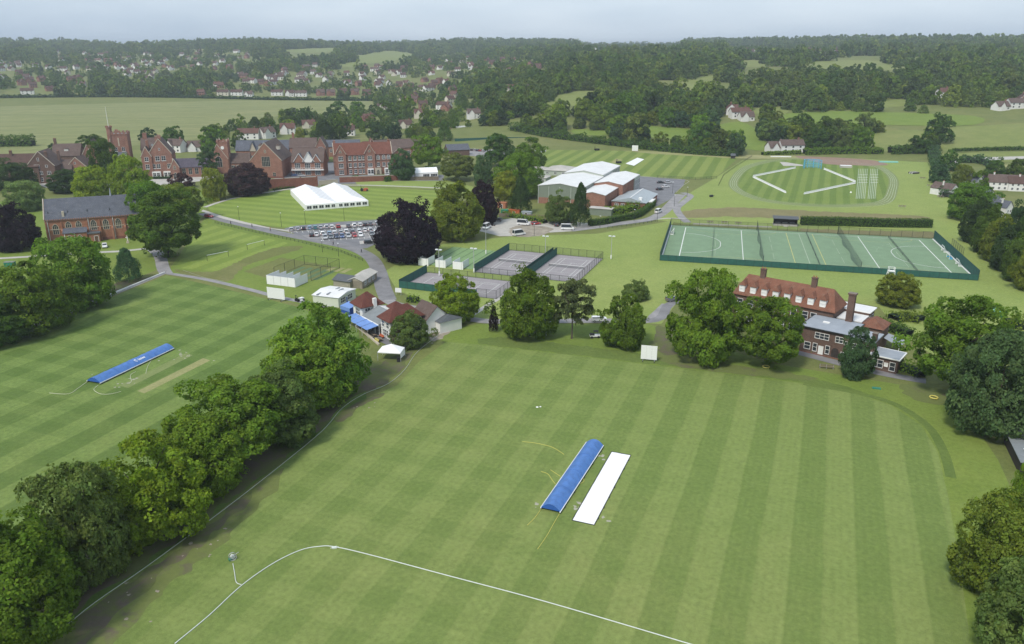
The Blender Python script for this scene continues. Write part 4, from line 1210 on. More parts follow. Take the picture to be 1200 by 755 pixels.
# ---- pavilion group
P = Block("cricket_pavilion", "white cricket pavilion with two red tiled hipped towers and grey veranda roof", "pavilion", (-44.6, 210.4), -52)
P.walls(0, 5.4, 0, 6.0, 5.3, "white_render"); P.hip(0, 5.4, 0, 6.0, 5.3, 8.6, "tiles_maroon", .75)
P.walls(15.6, 20.8, 0, 9.5, 5.3, "white_render", name="tower_wall"); P.hip(15.6, 20.8, 0, 9.5, 5.3, 8.4, "tiles_maroon", .75)
P.walls(5.402, 15.598, 2.6, 9.0, 3.6, "white_render", name="clubroom_wall")
P.part(MB().add([(5.6,-.6,2.9),(15.4,-.6,2.9),(15.4,4.6,5.0),(5.6,4.6,5.0),(5.6,-.6,3.05),(15.4,-.6,3.05),(15.4,4.6,5.15),(5.6,4.6,5.15)], [(3,2,1,0),(4,5,6,7),(0,1,5,4),(1,2,6,5),(2,3,7,6),(3,0,4,7)]), "veranda_roof", M["felt_grey"])
P.part(MB().box(5.5, -.75, 2.75, 15.5, -.55, 3.1), "fascia", M["white_paint"])
P.part(MB().add([(5.45,4.62,3.6),(15.55,4.62,3.6),(15.55,9,3.6),(5.45,9,3.6),(5.45,4.62,5.1),(15.55,4.62,5.1),(15.55,9.2,3.9),(5.45,9.2,3.9)], [(4,5,6,7),(0,1,5,4),(1,2,6,5),(3,0,4,7),(2,3,7,6)]), "rear_roof", M["white_roof"])
for x in (5.8, 8.2, 10.6, 13.0, 15.3): P.part(MB().bar((x, -.4, 0), (x, -.4, 2.85), .08, 4), "veranda_post", M["white_paint"])
P.wins('f', [7.2, 9.4, 11.6, 13.8], .9, 1.7, 1.9, 2.6)
P.win('f', 2.7, 2.6, 2.4, 1.7, 0); P.wins('f', [17, 19.4], 3.0, 1.3, 1.5, 0); P.win('f', 18.2, .7, 2.6, 1.6, 0)
P.wins('r', [1.6, 4.4], 3.0, 1.5, 1.7, 5.4); P.wins('r', [2.0, 5.0], 2.8, 1.4, 1.6, 20.8)
P.part(MB().box(5.402, 3.2, 3.6, 6.2, 4.2, 7.3), "chimney", M["white_render"])
P.part(MB().box(9.4, 5.6, 3.4, 12.6, 9.2, 5.6), "stair_block", M["white_render"]); P.hip(9.4, 12.6, 5.6, 9.2, 5.6, 7.0, "tiles_maroon", .3)
fb = MB()
for i in range(7): fb.box(15.62, -.08, .4+i*.7, 20.78, -.003, .46+i*.7)
P.part(fb, "weatherboard_lines", M["galv_metal"])
sl = MB().bar((1.2, -.35, 2.5), (4.2, -.35, 2.5), .12, 4); P.part(sl, "balcony_rail", M["white_paint"])
P.gable(15.2, 22.4, 9.502, 17.5, 3.6, 7.2, 'x', "white_render", "tiles_slate_brown")
P.walls(17.0, 24.5, 13.0, 20.0, 3.2, "white_render", name="rear_wall"); P.part(MB().add([(16.7,12.7,3.2),(24.8,12.7,3.2),(24.8,20.3,3.2),(16.7,20.3,3.2),(18,16.5,4.6),(23.5,16.5,4.6)], [(0,1,5,4),(1,2,5),(2,3,4,5),(3,0,4)]), "rear_extension_roof", M["felt_dark"])
# awnings (four stretched panels on posts)
for i in range(4):
    a = empty("awning", (0, 0, 0), 0, ["blue fabric awning nearest the left pavilion tower", "second blue awning from the left pavilion tower", "third blue awning from the left pavilion tower", "blue fabric awning nearest the right pavilion tower"][i], "awning", "blue awnings before the pavilion")
    a.location = P.o.matrix_world @ Vector((0, 0, 0)); a.location = P.o.location; a.rotation_euler = P.o.rotation_euler
    x0 = 2.6 + i*3.35
    mb = MB(); n = 6
    v = []
    for j in range(n+1):
        for kx in range(n+1):
            u, w = kx/n, j/n
            v.append((x0 + u*3.2, -4.2 + w*3.6, 2.35 + w*.55 - .22*math.sin(math.pi*u)*math.sin(math.pi*w) + (.18 if kx in (0, n) else 0)))
    mb.add(v, [(j*(n+1)+k, j*(n+1)+k+1, (j+1)*(n+1)+k+1, (j+1)*(n+1)+k) for j in range(n) for k in range(n)], 0, True)
    mb.build("canopy", M["awning_blue"], a)
    for u in (0, 3.2):
        MB().bar((x0+u, -4.1, 0), (x0+u, -4.1, 2.5), .05, 5).build("post", M["galv_metal"], a)
# picnic tables on the terrace
def picnic_table(loc, rz, label, mat="wood_brown"):
    r = empty("picnic_table", loc, rz, label, "table", "tables on the pavilion terrace")
    MB().box(-.9, -.38, .70, .9, .38, .76).build("tabletop", M[mat], r)
    for s in (-1, 1):
        MB().box(-.9, s*.72-.14, .42, .9, s*.72+.14, .47).build("bench_seat", M[mat], r)
        MB().bar((s*.6, -.75, .2), (s*.6, .75, .2), .04, 4).bar((s*.6, -.6, 0), (s*.6, -.25, .72), .04, 4).bar((s*.6, .6, 0), (s*.6, .25, .72), .04, 4).build("leg", M[mat], r)
rotP = math.radians(-52)
for i, (px, lab) in enumerate([((424, 386), "first terrace picnic table from the left under the awning edge"), ((431, 391), "second terrace picnic table from the left by the field edge"), ((438, 395), "third terrace picnic table by the field edge"), ((444, 400), "terrace picnic table nearest the white gazebo")]):
    picnic_table(xy(G(*px)) + (.05,), rotP, lab, "wood_weathered")
for i, (px, lab) in enumerate([((428, 389.5), "yellow bench on the pavilion terrace nearest the tree row"), ((441, 401), "yellow bench on the pavilion terrace nearest the gazebo"), ((447, 396), "orange bench on the pavilion terrace under the right tower")]):
    r = empty("terrace_bench", xy(G(*px)) + (.05,), rotP, lab, "bench", "benches on the pavilion terrace")
    m_ = M["yellow_plastic"] if i < 2 else M["orange_paint"]
    MB().box(-1, -.22, .40, 1, .22, .46).build("seat", m_, r); MB().box(-1, .20, .5, 1, .25, .9).build("backrest", m_, r)
    for s in (-.8, .8): MB().box(s-.05, -.2, 0, s+.05, .2, .4).build("leg", M["dark_metal"], r)
wall_run("terrace_kerb", "low pale kerb along the pavilion terrace edge", [(417, 383), (430, 393), (444, 405)], .35, "stone_trim", .4, "stone_trim", 0, "kerb")

U = Block("clubhouse_hut", "flat roofed pale green hut with white roof beside the pavilion", "hut", (-59.6, 224.9), -20)
U.walls(0, 8.8, 0, 9.8, 3.0, "cream_green"); 
U.part(MB().add([(-.3,-.3,3.0),(9.1,-.3,3.0),(9.1,10.1,3.0),(-.3,10.1,3.0),(-.3,4.9,3.7),(9.1,4.9,3.7)], [(0,1,5,4),(2,3,4,5),(1,2,5),(3,0,4),(3,2,1,0)]), "roof", M["white_roof"])
for q in ((1.6, 1.2), (4.4, 2.2), (6.2, 5.8), (4.2, 7.0)):
    zz = 3.0 + .7*(1-abs(q[1]-4.9)/5.2)
    U.part(MB().box(q[0]-.28, q[1]-1.2, zz-.25, q[0]+.28, q[1]+1.2, zz+.12), "roof_light", M["glass_grey"])
U.wins('r', [2.6, 6.4], .9, 2.6, 1.5, 8.8); U.door('r', 4.6, .9, 2.0, 8.8, "tarp_blue")
B = Block("equipment_hut", "low dark roofed hut behind the pale green hut", "hut", xy(G(391, 336)), -24)
B.walls(0, 6.4, 0, 6.4, 2.4, "cream_render"); B.gable(0, 6.4, 0, 6.4, 2.3, 3.4, 'x', "cream_render", "felt_dark"); B.win('r', 3.2, .9, 1.4, 1.2, 6.4)
B = Block("changing_hut", "pale stone coloured hut with shallow grey roof beside the curving road", "hut", xy(G(408, 337.5)), -14)
B.walls(0, 5.0, 0, 11.5, 2.6, "stone_trim"); B.gable(0, 5.0, 0, 11.5, 2.5, 3.5, 'y', "stone_trim", "concrete_pale"); B.wins('r', [2.5, 5.5, 8.5], .9, 1.5, 1.2, 5.0, glass="glass_grey")
B = Block("tarpaulin_store", "store under a dark blue tarpaulin beside the left pavilion tower", "store", xy(G(400, 366)), -42)
B.walls(0, 4.2, 0, 3.0, 2.1, "tarp_blue"); B.part(MB().add([(-.15,-.15,2.1),(4.35,-.15,2.1),(4.35,3.15,2.6),(-.15,3.15,2.6),(-.15,-.15,1.0),(4.35,-.15,1.0)], [(0,1,2,3),(4,5,1,0)]), "tarpaulin", M["awning_blue"])
B = Block("score_box", "small white score box with dark pitched roof behind the gazebo", "score box", xy(G(462, 409)), 20)
B.gable(0, 2.8, 0, 4.0, 2.7, 4.4, 'y', "white_render", "tiles_brown", over=.3); B.win('f', 1.4, 1.2, 1.4, .9, 0)
g = empty("gazebo", xy(G(459, 420)) + (0,), math.radians(-8), "white canvas gazebo with dark base weight below the pavilion", "gazebo")
v = [(-2.9, -2, 2.3), (2.9, -2, 2.3), (2.9, 2, 2.3), (-2.9, 2, 2.3), (0, .3, 3.7)]
MB().add(v, [(0,1,4), (1,2,4), (2,3,4), (3,0,4)]).add([(-2.9,-2,2.3),(2.9,-2,2.3),(2.9,2,2.3),(-2.9,2,2.3),(-2.9,-2,2.05),(2.9,-2,2.05),(2.9,2,2.05),(-2.9,2,2.05)], [(0,4,5,1),(1,5,6,2),(2,6,7,3),(3,7,4,0)]).build("canopy", M["white_tent"], g)
for p in v[:4]: MB().bar((p[0], p[1], 0), p, .05, 4).build("pole", M["galv_metal"], g)
MB().box(2.0, -2.3, 0, 2.7, -1.7, 1.1).build("weight_bag", M["black_rubber"], g)
MB().add([(2.9,-2,2.3),(2.9,2,2.3),(2.9,2,.4),(2.9,-2,.9)], [(0,1,2,3)]).build("side_sheet", M["white_tent"], g)

# ---- marquees
Q = Block("marquee", "big white twin-peaked marquee with dark windows on the lawn", "marquee", (-97.2, 368), 23.5)
mq = MB()
for x0 in (0, 15):
    mq.add([(x0, 0, 2.7), (x0+7.5, 3.0, 5.3), (x0+15, 0, 2.7), (x0, 46, 2.7), (x0+7.5, 44, 5.3), (x0+15, 46, 2.7)], [(0,2,1), (0,1,4,3), (2,5,4,1), (3,4,5)])
mr = Q.part(mq, "roof", M["white_tent"])
for x0 in (0, 15):
    for k in range(8):
        y = 3.0 + 41*k/7
        Q.part(MB().tube([(x0+.03, y, 2.76), (x0+7.5, y, 5.36), (x0+14.97, y, 2.76)], .05, 4), "seam", M["galv_metal"], mr)
ww = MB()
ww.box(0, 0, 0, 30, .06, 2.695); ww.box(0, 45.94, 0, 30, 46, 2.695); ww.box(0, .065, 0, .06, 45.93, 2.695); ww.box(29.94, .065, 0, 30, 45.93, 2.695)
Q.part(ww, "side_wall", M["white_tent"])
for i, x in enumerate([1.7, 4.5, 7.4, 10.3, 13.0, 16.6, 19.3, 22.2, 25.2, 28.2]): Q.win('f', x, .75, 2.1 if i not in (4, 5) else 1.6, 1.35, 0, "shop", "white_tent", "glass_dark")
Q = Block("small_marquee", "small white marquee with two dark windows beyond the timber fence", "marquee", xy(G(487, 209.5)), 16)
Q.gable(0, 13.4, 0, 8, 3.2, 5.6, 'x', "white_tent", "white_tent", over=.1, th=.08); Q.wins('f', [6.4, 11.0], .9, 3.6, 1.5, 0, style="shop", frame="white_tent")
MB().box(.01, -.04, 3.0, .02, -.03, 3.05)

# ---- sports hall
SH = (12.9, 387.5)
S = Block("sports_hall", "large sports hall with white roofs, green clad walls and brick lower bays", "sports hall", SH, -21.5)
S.gable(0, 22.5, 0, 38, 8.6, 10.2, 'y', "green_clad", "white_roof", over=.25, th=.25)
S.gable(1.5, 22.4, 38.004, 74, 9.6, 11.4, 'y', "green_clad_pale", "white_roof", over=.25, th=.25)
S.part(MB().box(-.05, -.12, -.3, 22.55, -.003, 3.0), "plinth_wall", M["brick_orange"])
for x in [.12] + lx(0, 22.5, 4)[0:0] + [5.6, 11.2, 16.9, 22.4]: S.part(MB().box(x-.14, -.26, -.1, x+.14, -.13, 8.7), "pilaster", M["green_clad_pale"])
for y in lx(2, 36, 9): S.win('r', y, 5.6, 2.4, 2.4, 22.5, "shop", "green_clad_pale", "glass_grey")
for y in lx(40, 72, 9): S.win('r', y, 6.6, 2.4, 2.4, 22.4, "shop", "white_paint", "glass_grey")
S.gable(22.504, 35, -3.8, 20, 6.6, 7.8, 'y', "brick_orange", "white_roof", over=.25, th=.25)
S.gable(22.504, 37.5, 20.004, 56, 8.0, 9.4, 'y', "brick_orange", "white_roof", over=.25, th=.25)
S.part(MB().box(37.51, 44, 0, 38.0, 56.2, 7.8), "glazed_stair", M["green_clad_pale"])
for y in lx(44.5, 56, 4): S.win('r', y, 1, 2.2, 5.6, 38.0, "plain", "white_paint", "glass_grey")
S.walls(36.5, 53, 2.8, 30, 3.0, "brick_wall", name="annexe_wall")
S.part(MB().add([(36.2,2.4,3.0),(53.4,2.4,3.0),(53.4,30.4,3.0),(36.2,30.4,3.0),(45.5,2.4,5.2),(45.5,30.4,5.2)], [(1,2,5,4),(3,0,4,5),(0,1,4),(2,3,5)]), "annexe_roof", M["metal_blue_grey"])
S.part(MB().add([(45.2,2.3,5.25),(45.8,2.3,5.25),(45.8,30.5,5.25),(45.2,30.5,5.25)], [(0,1,2,3)]), "ridge_cap", M["white_roof"])
S.part(MB().box(49, 5.5, 3.6, 50.6, 7.0, 5.0), "roof_unit", M["white_paint"])
S.part(MB().box(53.002, 8, -.1, 55, 16, 3.0), "entrance_block", M["white_render"]); S.part(MB().box(53.003, 17, -.1, 54.4, 22, 2.4), "red_entrance", M["brick_wall"])
S.wins('f', [39, 42, 49], .9, 1.6, 1.2, 2.8)
B = Block("hall_store", "dark green store with pale flat roof beside the clipped hedge", "store", (35.4, 358.4), -21.5)
B.walls(0, 10.5, 0, 4.5, 3.1, "green_clad"); B.flat(0, 10.5, 0, 4.5, 3.1, "concrete_pale", .3, .2)
for i, (px, w, d, lab) in enumerate([((636, 205), 16, 18, "pale hipped roof hut behind the green sports hall"), ((622, 214), 9, 9, "small pale roofed hut nearest the round tree behind the sports hall"), ((618, 203), 10, 8, "low grey roofed hut at the corner of the striped far field")]):
    B = Block("hut", lab, "hut", xy(G(*px)), -21.5, "huts behind the sports hall")
    B.walls(0, w, 0, d, 3.0, "green_clad_pale"); B.hip(0, w, 0, d, 3.0, 5.0 if i == 0 else 4.2, "concrete_pale", .4); B.wins('f', lx(.5, w-.5, 3), .9, 1.5, 1.2, 0)

# ---- brick house with the long orange roof
W = Block("brick_house", "brown brick house with long orange tiled roof, white dormers and lead flat wings", "house", (73.0, 186.9), -39)
W.walls(-23, 4.2, 10.6, 19.6, 8.4, "brick_brown")                       # main range
W.hip(-23, 4.2, 10.6, 19.6, 8.4, 13.2, "tiles_orange", .5, 2.4)
main_roof = W.roof_obj
for i in range(8):
    W.roof_obj = main_roof
    W.dormer(-21.0 + i*3.15, 10.9, 9.0, 1.6, 2.7, 2.6, "tiles_orange")
W.roof_obj = main_roof
W.chimney(-17, 15.1, 12.4, 15.4, 1.4, 1.0, "brick_brown"); W.chimney(-3.0, 15.1, 12.4, 15.4, 1.4, 1.0, "brick_brown")
W.wins('f', [-21, -18, -15, -12, -9, -6, -3, -.8], [1.2, 5.2], 1.4, 1.9, 10.6)
W.walls(0, 11.6, 0, 10.598, 6.6, "brick_brown", name="wing_wall"); W.flat(0, 11.6, 0, 10.2, 6.6, "lead_grey", .4, .3, "dark_metal")
W.part(MB().box(3.4, 5.2, 6.9, 5.0, 6.0, 7.15), "roof_hatch", M["white_paint"])
W.walls(11.603, 17.2, .4, 7.4, 6.0, "brick_brown", name="side_wall"); W.flat(12.1, 17.2, .4, 7.4, 6.0, "lead_grey", .35, .3)
W.part(MB().box(12.8, 4.0, 6.3, 14.6, 5.6, 6.75), "roof_light", M["glass_grey"])
W.walls(17.3, 23.4, -.8, 4.8, 3.4, "brick_brown", name="end_wall"); W.flat(17.3, 23.4, -.8, 4.8, 3.4, "lead_grey", .35, .3, "white_paint")
W.part(MB().box(16.5, .9, 3.7, 17.5, 2.2, 8.0).box(16.4, .8, 8.0, 17.6, 2.3, 8.25), "chimney", M["brick_brown"])
W.part(MB().box(7.4, 9.9, 6.9, 9.0, 11.2, 14.0).box(7.2, 9.7, 14.0, 9.2, 11.4, 14.4), "tall_chimney", M["brick_brown"])
W.win('f', 5.2, 4.4, 3.3, 1.4, 0); W.win('f', 9.4, 4.4, 1.7, 1.4, 0); W.win('f', 11.0, 4.3, .6, .7, 0)
W.win('f', 1.9, 1.1, 1.4, 1.7, 0); W.win('f', 3.8, .9, .9, 2.0, 0); W.door('f', 5.3, 1.0, 2.4, 0, "white_paint"); W.win('f', 6.9, .9, .9, 2.0, 0)
W.part(MB().add([(7.9, -.06, 0), (7.9, -.06, 2.0), (8.2, -.06, 2.6), (8.8, -.06, 2.85), (9.4, -.06, 2.6), (9.7, -.06, 2.0), (9.7, -.06, 0)], [(6,5,4,3,2,1,0)]), "archway", M["wood_dark"])
W.win('f', 10.7, .9, 1.0, 1.2, 0); W.wins('f', [13.2, 15.4], [.9, 3.6], 1.2, 1.2, .4); W.win('l', 3.2, .9, 1.6, 2.0, 0); W.win('l', 6.4, 4.4, 1.4, 1.6, 0)
W.win('f', 19.0, .8, 2.3, 1.8, -.8); W.win('f', 20.9, 1.4, .7, .8, -.8, glass="white_paint"); W.win('f', 22.3, .6, 1.1, 2.0, -.8)
W.part(MB().box(17.29, -.92, -.1, 23.41, -.803, .45), "plinth", M["brick_brown"]); W.part(MB().box(-.2, -.15, -.3, 11.61, -.003, .3), "plinth", M["brick_wall"])
W.walls(-5.5, -.01, 5.6, 10.59, 3.0, "brick_brown", name="lean_to_wall"); W.flat(-5.5, -.01, 5.6, 10.3, 3.0, "lead_grey", .2, .2); W.win('f', -2.8, .8, 2.4, 1.6, 5.6)
W.walls(1.5, 10.5, 19.602, 25, 7.0, "brick_brown", name="rear_wall"); W.flat(1.5, 10.5, 19.9, 25, 7.0, "white_roof", .3, .3, "white_paint"); W.wins('r', [21, 23.4], 4.2, 1.2, 1.6, 10.5)
W.walls(4.205, 10.5, 13, 19.59, 6.2, "brick_brown", name="stair_wall"); W.flat(4.6, 10.5, 13, 19.2, 6.2, "white_roof", .2, .3); W.win('f', 6.0, 4.4, 2.0, 1.4, 13)
W.walls(10.505, 16, 12.2, 18.8, 5.8, "brick_brown", name="garden_wing_wall"); W.part(MB().add([(10.2,11.8,5.8),(16.4,11.8,5.8),(16.4,19.2,5.8),(10.2,19.2,5.8),(13.2,14.4,7.8),(13.2,16.6,7.8)], [(0,1,4),(1,2,5,4),(2,3,5),(3,0,4,5)]), "garden_wing_roof", M["tiles_orange"])
W.part(MB().add([(16.2,14,3.2),(20.6,12,2.4),(21.0,17.5,2.4),(16.2,18.4,3.2)], [(0,1,2,3)]), "canopy", M["lead_grey"])
for q in ((20.5, 12.1), (20.9, 17.4)): W.part(MB().bar((*q, 0), (*q, 2.4), .06, 4), "canopy_post", M["white_paint"])

# ---- shed at the right edge
D = Block("timber_shed", "dark shed with grey roof and maroon side at the right edge", "shed", xy(G(1194, 556)), 70)
D.walls(0, 13, -3.4, 0, 2.5, "wood_dark")
D.part(MB().add([(-.4,-3.8,2.7),(13.4,-3.8,2.7),(13.4,.3,2.5),(-.4,.3,2.5),(-.4,-3.8,2.85),(13.4,-3.8,2.85),(13.4,.3,2.65),(-.4,.3,2.65)], [(3,2,1,0),(4,5,6,7),(0,1,5,4),(1,2,6,5),(2,3,7,6),(3,0,4,7)]), "roof", M["felt_grey"])
D.part(MB().box(.5, -8.2, -.1, 12, -3.9, 2.9), "maroon_wall", M["paint_red"]); D.part(MB().box(0, -8.6, 2.9, 12.5, -3.85, 3.1), "lean_to_roof", M["lead_grey"])
D.part(MB().box(4.0, -3.5, 2.86, 5.2, -1.2, 2.92), "roof_light", M["lamp_glass"])

# ---- white houses at the right
def white_house(px, ang, w, d, eave, ridge, axis, roof, label, z=0, wins=True):
    b = Block("white_house", label, "house", xy(G(*px)), ang, "white rendered houses beyond the conifer row")
    b.gable(0, w, 0, d, eave, ridge, axis, "white_render", roof, over=.3)
    b.o.scale = (.86, .86, .86)
    if wins:
        b.wins('f', lx(.6, w-.6, max(2, int(w/3.2))), [.9, 3.4] if eave > 4.5 else [.9], 1.2, 1.2, 0)
        b.chimney(w*.25, d*.5, ridge-1.2, ridge+1.2, .8, .6, "white_render", 2)
    return b
white_house((1113, 231), 30, 8, 13, 4.0, 7.2, 'y', "tiles_slate_brown", "white gabled cottage at the left end of the white houses")
white_house((1142, 223), 30, 8, 10, 5.4, 9.0, 'y', "tiles_slate", "white house with tall gable behind the left white cottage")
white_house((1152, 222.5), -14, 24, 9, 5.0, 9.2, 'x', "tiles_slate_brown", "long white terrace with dark roof and white party wall")
white_house((1181, 224), -14, 26, 9, 4.8, 8.6, 'x', "tiles_brown", "white terrace with brown roof cut by the right edge")
white_house((1156, 234), 30, 7, 7, 3.4, 5.6, 'y', "tiles_slate", "low white outbuilding between terrace and tall white house", wins=False)
white_house((1163, 254), 30, 8.5, 9, 6.6, 10.4, 'y', "tiles_slate", "tall white house half hidden by the dark conifers")
white_house((1177, 257), 30, 6, 7, 6.0, 9.0, 'y', "tiles_slate", "white bay fronted house wing behind the conifers at the right edge")
# ------------------------------------------------------------------ cricket covers, screens, ropes
def frame_at(p, ang):
    return Matrix.Translation(Vector((p[0], p[1], 0))) @ Matrix.Rotation(ang, 4, 'Z')

def dome_cover(a_px, b_px, w_, label):
    a, b = G(*a_px), G(*b_px)
    L_ = (b-a).length
    r = empty("pitch_cover", (a.x, a.y, 0), math.atan2(b.y-a.y, b.x-a.x), label, "cover", "blue domed covers on the cricket squares")
    n = 10
    sec = [(-w_/2 + w_*i/n, .45 + .95*math.sin(math.pi*i/n)**.9) for i in range(n+1)]
    mb = MB(); v = []; k = 24
    for j in range(k+1):
        x = L_*j/k
        sag = .035*math.sin(j*2.1) + .03*(j % 4 == 0)
        for y, z in sec: v.append((x, y, z + sag*math.sin(math.pi*(y+w_/2)/w_)))
    mb.add(v, [(j*(n+1)+i, j*(n+1)+i+1, (j+1)*(n+1)+i+1, (j+1)*(n+1)+i) for j in range(k) for i in range(n)], 0, True)
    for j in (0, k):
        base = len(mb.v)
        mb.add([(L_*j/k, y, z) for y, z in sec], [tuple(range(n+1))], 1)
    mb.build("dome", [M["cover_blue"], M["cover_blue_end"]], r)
    rb = MB()
    for s in (-1, 1): rb.box(-.05, s*w_/2-.09, .30, L_+.05, s*w_/2+.09, .47)
    for s in (-1, 1): MB().box(-.05, s*w_/2-.09, .28, L_+.05, s*w_/2+.09, .46).build("side_rail", M["white_paint"], r)
    for s in (-1, 1): MB().box(0, s*w_/2-.05, .02, L_, s*w_/2+.05, .27).build("skirt", M["black_rubber"], r)
    wm = MB().bar((0, -.08, .16), (0, .08, .16), .16, 8).mesh("wheel", M["black_rubber"])
    for i in range(5):
        for s in (-1, 1): place("wheel", wm, r, (L_*(.08+.21*i), s*(w_/2+.12), 0))
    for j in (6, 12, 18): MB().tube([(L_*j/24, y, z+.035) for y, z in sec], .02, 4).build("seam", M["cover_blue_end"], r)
    return r, L_, sec
c1, L1, sec = dome_cover((645, 600), (697, 522.5), 3.4, "blue domed cover beside the white sheet on the nearer cricket square")
c2, L2, sec2 = dome_cover((110, 449.5), (197, 408.8), 3.9, "blue domed cover with white crest on the second cricket square")
# worn white crest and lettering on the side of the second cover
def side_pt(x, t):
    i = t*10; k = int(min(9, i)); f = i-k
    y = sec2[k][0]*(1-f)+sec2[k+1][0]*f; z = sec2[k][1]*(1-f)+sec2[k+1][1]*f
    return (x, y - .03, z + .03)
mk = MB()
x0 = L2*.50
mk.add([side_pt(x0, .40), side_pt(x0+.55, .40), side_pt(x0+.62, .28), side_pt(x0+.28, .17), side_pt(x0-.07, .28)], [(0,1,2,3,4)])
mk.build("crest", M["white_paint"], c2)
xx = x0 + 1.0
lt = MB()
for w_, a_, b_ in ((.16, .36, .2), (.30, .31, .2), (.22, .31, .2), (.12, .36, .2), (.30, .31, .2), (.28, .31, .2)):
    lt.add([side_pt(xx, a_), side_pt(xx+w_, a_), side_pt(xx+w_, b_), side_pt(xx, b_)], [(0,1,2,3)])
    xx += w_ + .12
lt.build("lettering", M["white_paint"], c2)

# flat white sheet with black edge weights
a, b, c_, d_ = [G(*p) for p in ((671, 610), (717, 530), (739, 533.5), (696, 614.5))]
ws = empty("white_sheet", (a.x, a.y, 0), math.atan2(b.y-a.y, b.x-a.x), "flat white plastic sheet pegged over the nearer pitch beside the blue cover", "sheet")
Ls = (b-a).length
mb = MB(); nx, ny = 30, 4
v = [(Ls*i/nx, -3.6 + 3.6*j/ny, .07 + .018*math.sin(i*1.7+j*2.3) + .012*math.sin(i*.6)) for i in range(nx+1) for j in range(ny+1)]
mb.add(v, [(i*(ny+1)+j, (i+1)*(ny+1)+j, (i+1)*(ny+1)+j+1, i*(ny+1)+j+1) for i in range(nx) for j in range(ny)], 0, True)
mb.build("sheet", M["white_sheet"], ws)
for (p, q) in (((-.08, -3.68), (Ls+.08, -3.68)), ((-.08, .08), (Ls+.08, .08)), ((-.08, -3.68), (-.08, .08)), ((Ls+.08, -3.68), (Ls+.08, .08))):
    MB().bar((*p, .07), (*q, .07), .05, 4).build("edge_hem", M["black_rubber"], ws)
wt = MB().box(-.18, -.1, .03, .18, .1, .17).mesh("weight_block", M["black_rubber"])
for i in range(7):
    place("weight_block", wt, ws, (Ls*(.08+.14*i), -3.75, 0))

def scuffs(px, n, spread, seed, mat="chalk_scuff", parent=None):
    rnd = random.Random(seed)
    c = G(*px)
    for i in range(n):
        x, y = c.x + rnd.gauss(0, spread), c.y + rnd.gauss(0, spread)
        r_ = rnd.uniform(.10, .38)
        pts = [(x + r_*rnd.uniform(.4, 1.3)*math.cos(t), y + r_*rnd.uniform(.4, 1.3)*math.sin(t)) for t in [k*math.pi/4 for k in range(8)]]
        sheet("chalk_scuff", catmull(pts, 3, True), .048 + .002*i/ max(1, n), M[mat])
scuffs((677, 595), 12, .9, 1); scuffs((707, 535), 7, .6, 2); scuffs((628, 592), 3, .5, 3); scuffs((706, 608), 5, .5, 4)
scuffs((150, 447), 12, 1.4, 5); scuffs((206, 416), 10, 1.8, 6); scuffs((222, 418), 6, .8, 7); scuffs((247, 425), 3, .5, 8); scuffs((110, 440), 4, .6, 9)
scuffs((180, 690), 8, 3.0, 10, "bare_earth_pale"); scuffs((240, 640), 8, 2.0, 11, "bare_earth_pale"); scuffs((430, 478), 6, 1.5, 12, "bare_earth_pale"); scuffs((500, 400), 6, 1.2, 13, "bare_earth_pale")
# worn pitch strips
sheet("pitch_strip", world_poly([(160.8, 458.7), (169.4, 461.3), (246.6, 422.6), (238, 420)]), .040, M["grass_strip_dry"], AX)
sheet("pitch_strip", world_poly([(140, 452), (150, 455), (226, 416.5), (218, 414)]), .036, M["grass_path_worn"], AX)

def rope(name, px, r_, mat, label, cat, z=.06, n=6, wob=0.0, group=None, seed=0):
    rnd = random.Random(seed)
    pts = catmull([xy(G(*p)) for p in px], n)
    o0 = pts[0]
    mb = MB().tube([(p[0]-o0[0]+rnd.uniform(-wob, wob), p[1]-o0[1]+rnd.uniform(-wob, wob), z) for p in pts], r_, 5)
    o = mb.build(name, M[mat], None, (o0[0], o0[1], 0))
    return tag(o, label, cat, group)
rope("boundary_rope", ROPE_PX, .06, "line_grey", "thin pale boundary rope along the tree row to the pavilion", "rope", .09)
rope("boundary_hose", [(205, 755), (245, 722), (283, 687), (320, 661), (352, 645.5), (375, 641), (392, 641.5), (430, 650), (520, 674), (640, 706), (800, 753), (860, 771)], .075, "hose_white", "long white boundary hose curving across the bottom of the cricket field", "hose", .1)
rope("feed_hose", [(273, 661), (275, 672), (277, 683), (283, 686)], .06, "hose_white", "short white feed hose from the reel to the boundary hose", "hose", .1)
Y = "yellow tether ropes around the nearer blue cover"
rope("tether_rope", [(661, 533), (648, 525), (634, 521), (622, 519), (612, 518)][::-1], .045, "rope_yellow", "yellow rope trailing up-left from the far end of the nearer blue cover", "rope", .07, group=Y)
rope("tether_rope", [(634, 553), (642, 556), (647, 563), (651, 568)], .045, "rope_yellow", "bent yellow rope beside the middle of the nearer blue cover", "rope", .07, group=Y)
rope("tether_rope", [(645, 551), (651, 555), (657, 559)], .045, "rope_yellow", "short straight yellow rope beside the middle of the nearer blue cover", "rope", .07, group=Y)
rope("tether_rope", [(634, 597), (627, 607), (618, 616)], .045, "rope_yellow", "short yellow rope from the near left corner of the nearer blue cover", "rope", .07, group=Y)
rope("tether_rope", [(656, 602), (650, 612), (641, 628), (630, 644)], .045, "rope_yellow", "long yellow rope running to the camera from the nearer blue cover", "rope", .07, group=Y)
rope("tether_rope", [(675, 569), (684, 565), (683, 560)], .04, "rope_yellow", "tiny yellow rope curl between cover and white sheet", "rope", .07, group=Y)
Y = "pale tether ropes around the second blue cover"
rope("tether_rope", [(103, 447), (92, 455), (80, 462), (58, 461)], .05, "rope_pale", "pale rope trailing left from the second blue cover", "rope", .07, group=Y)
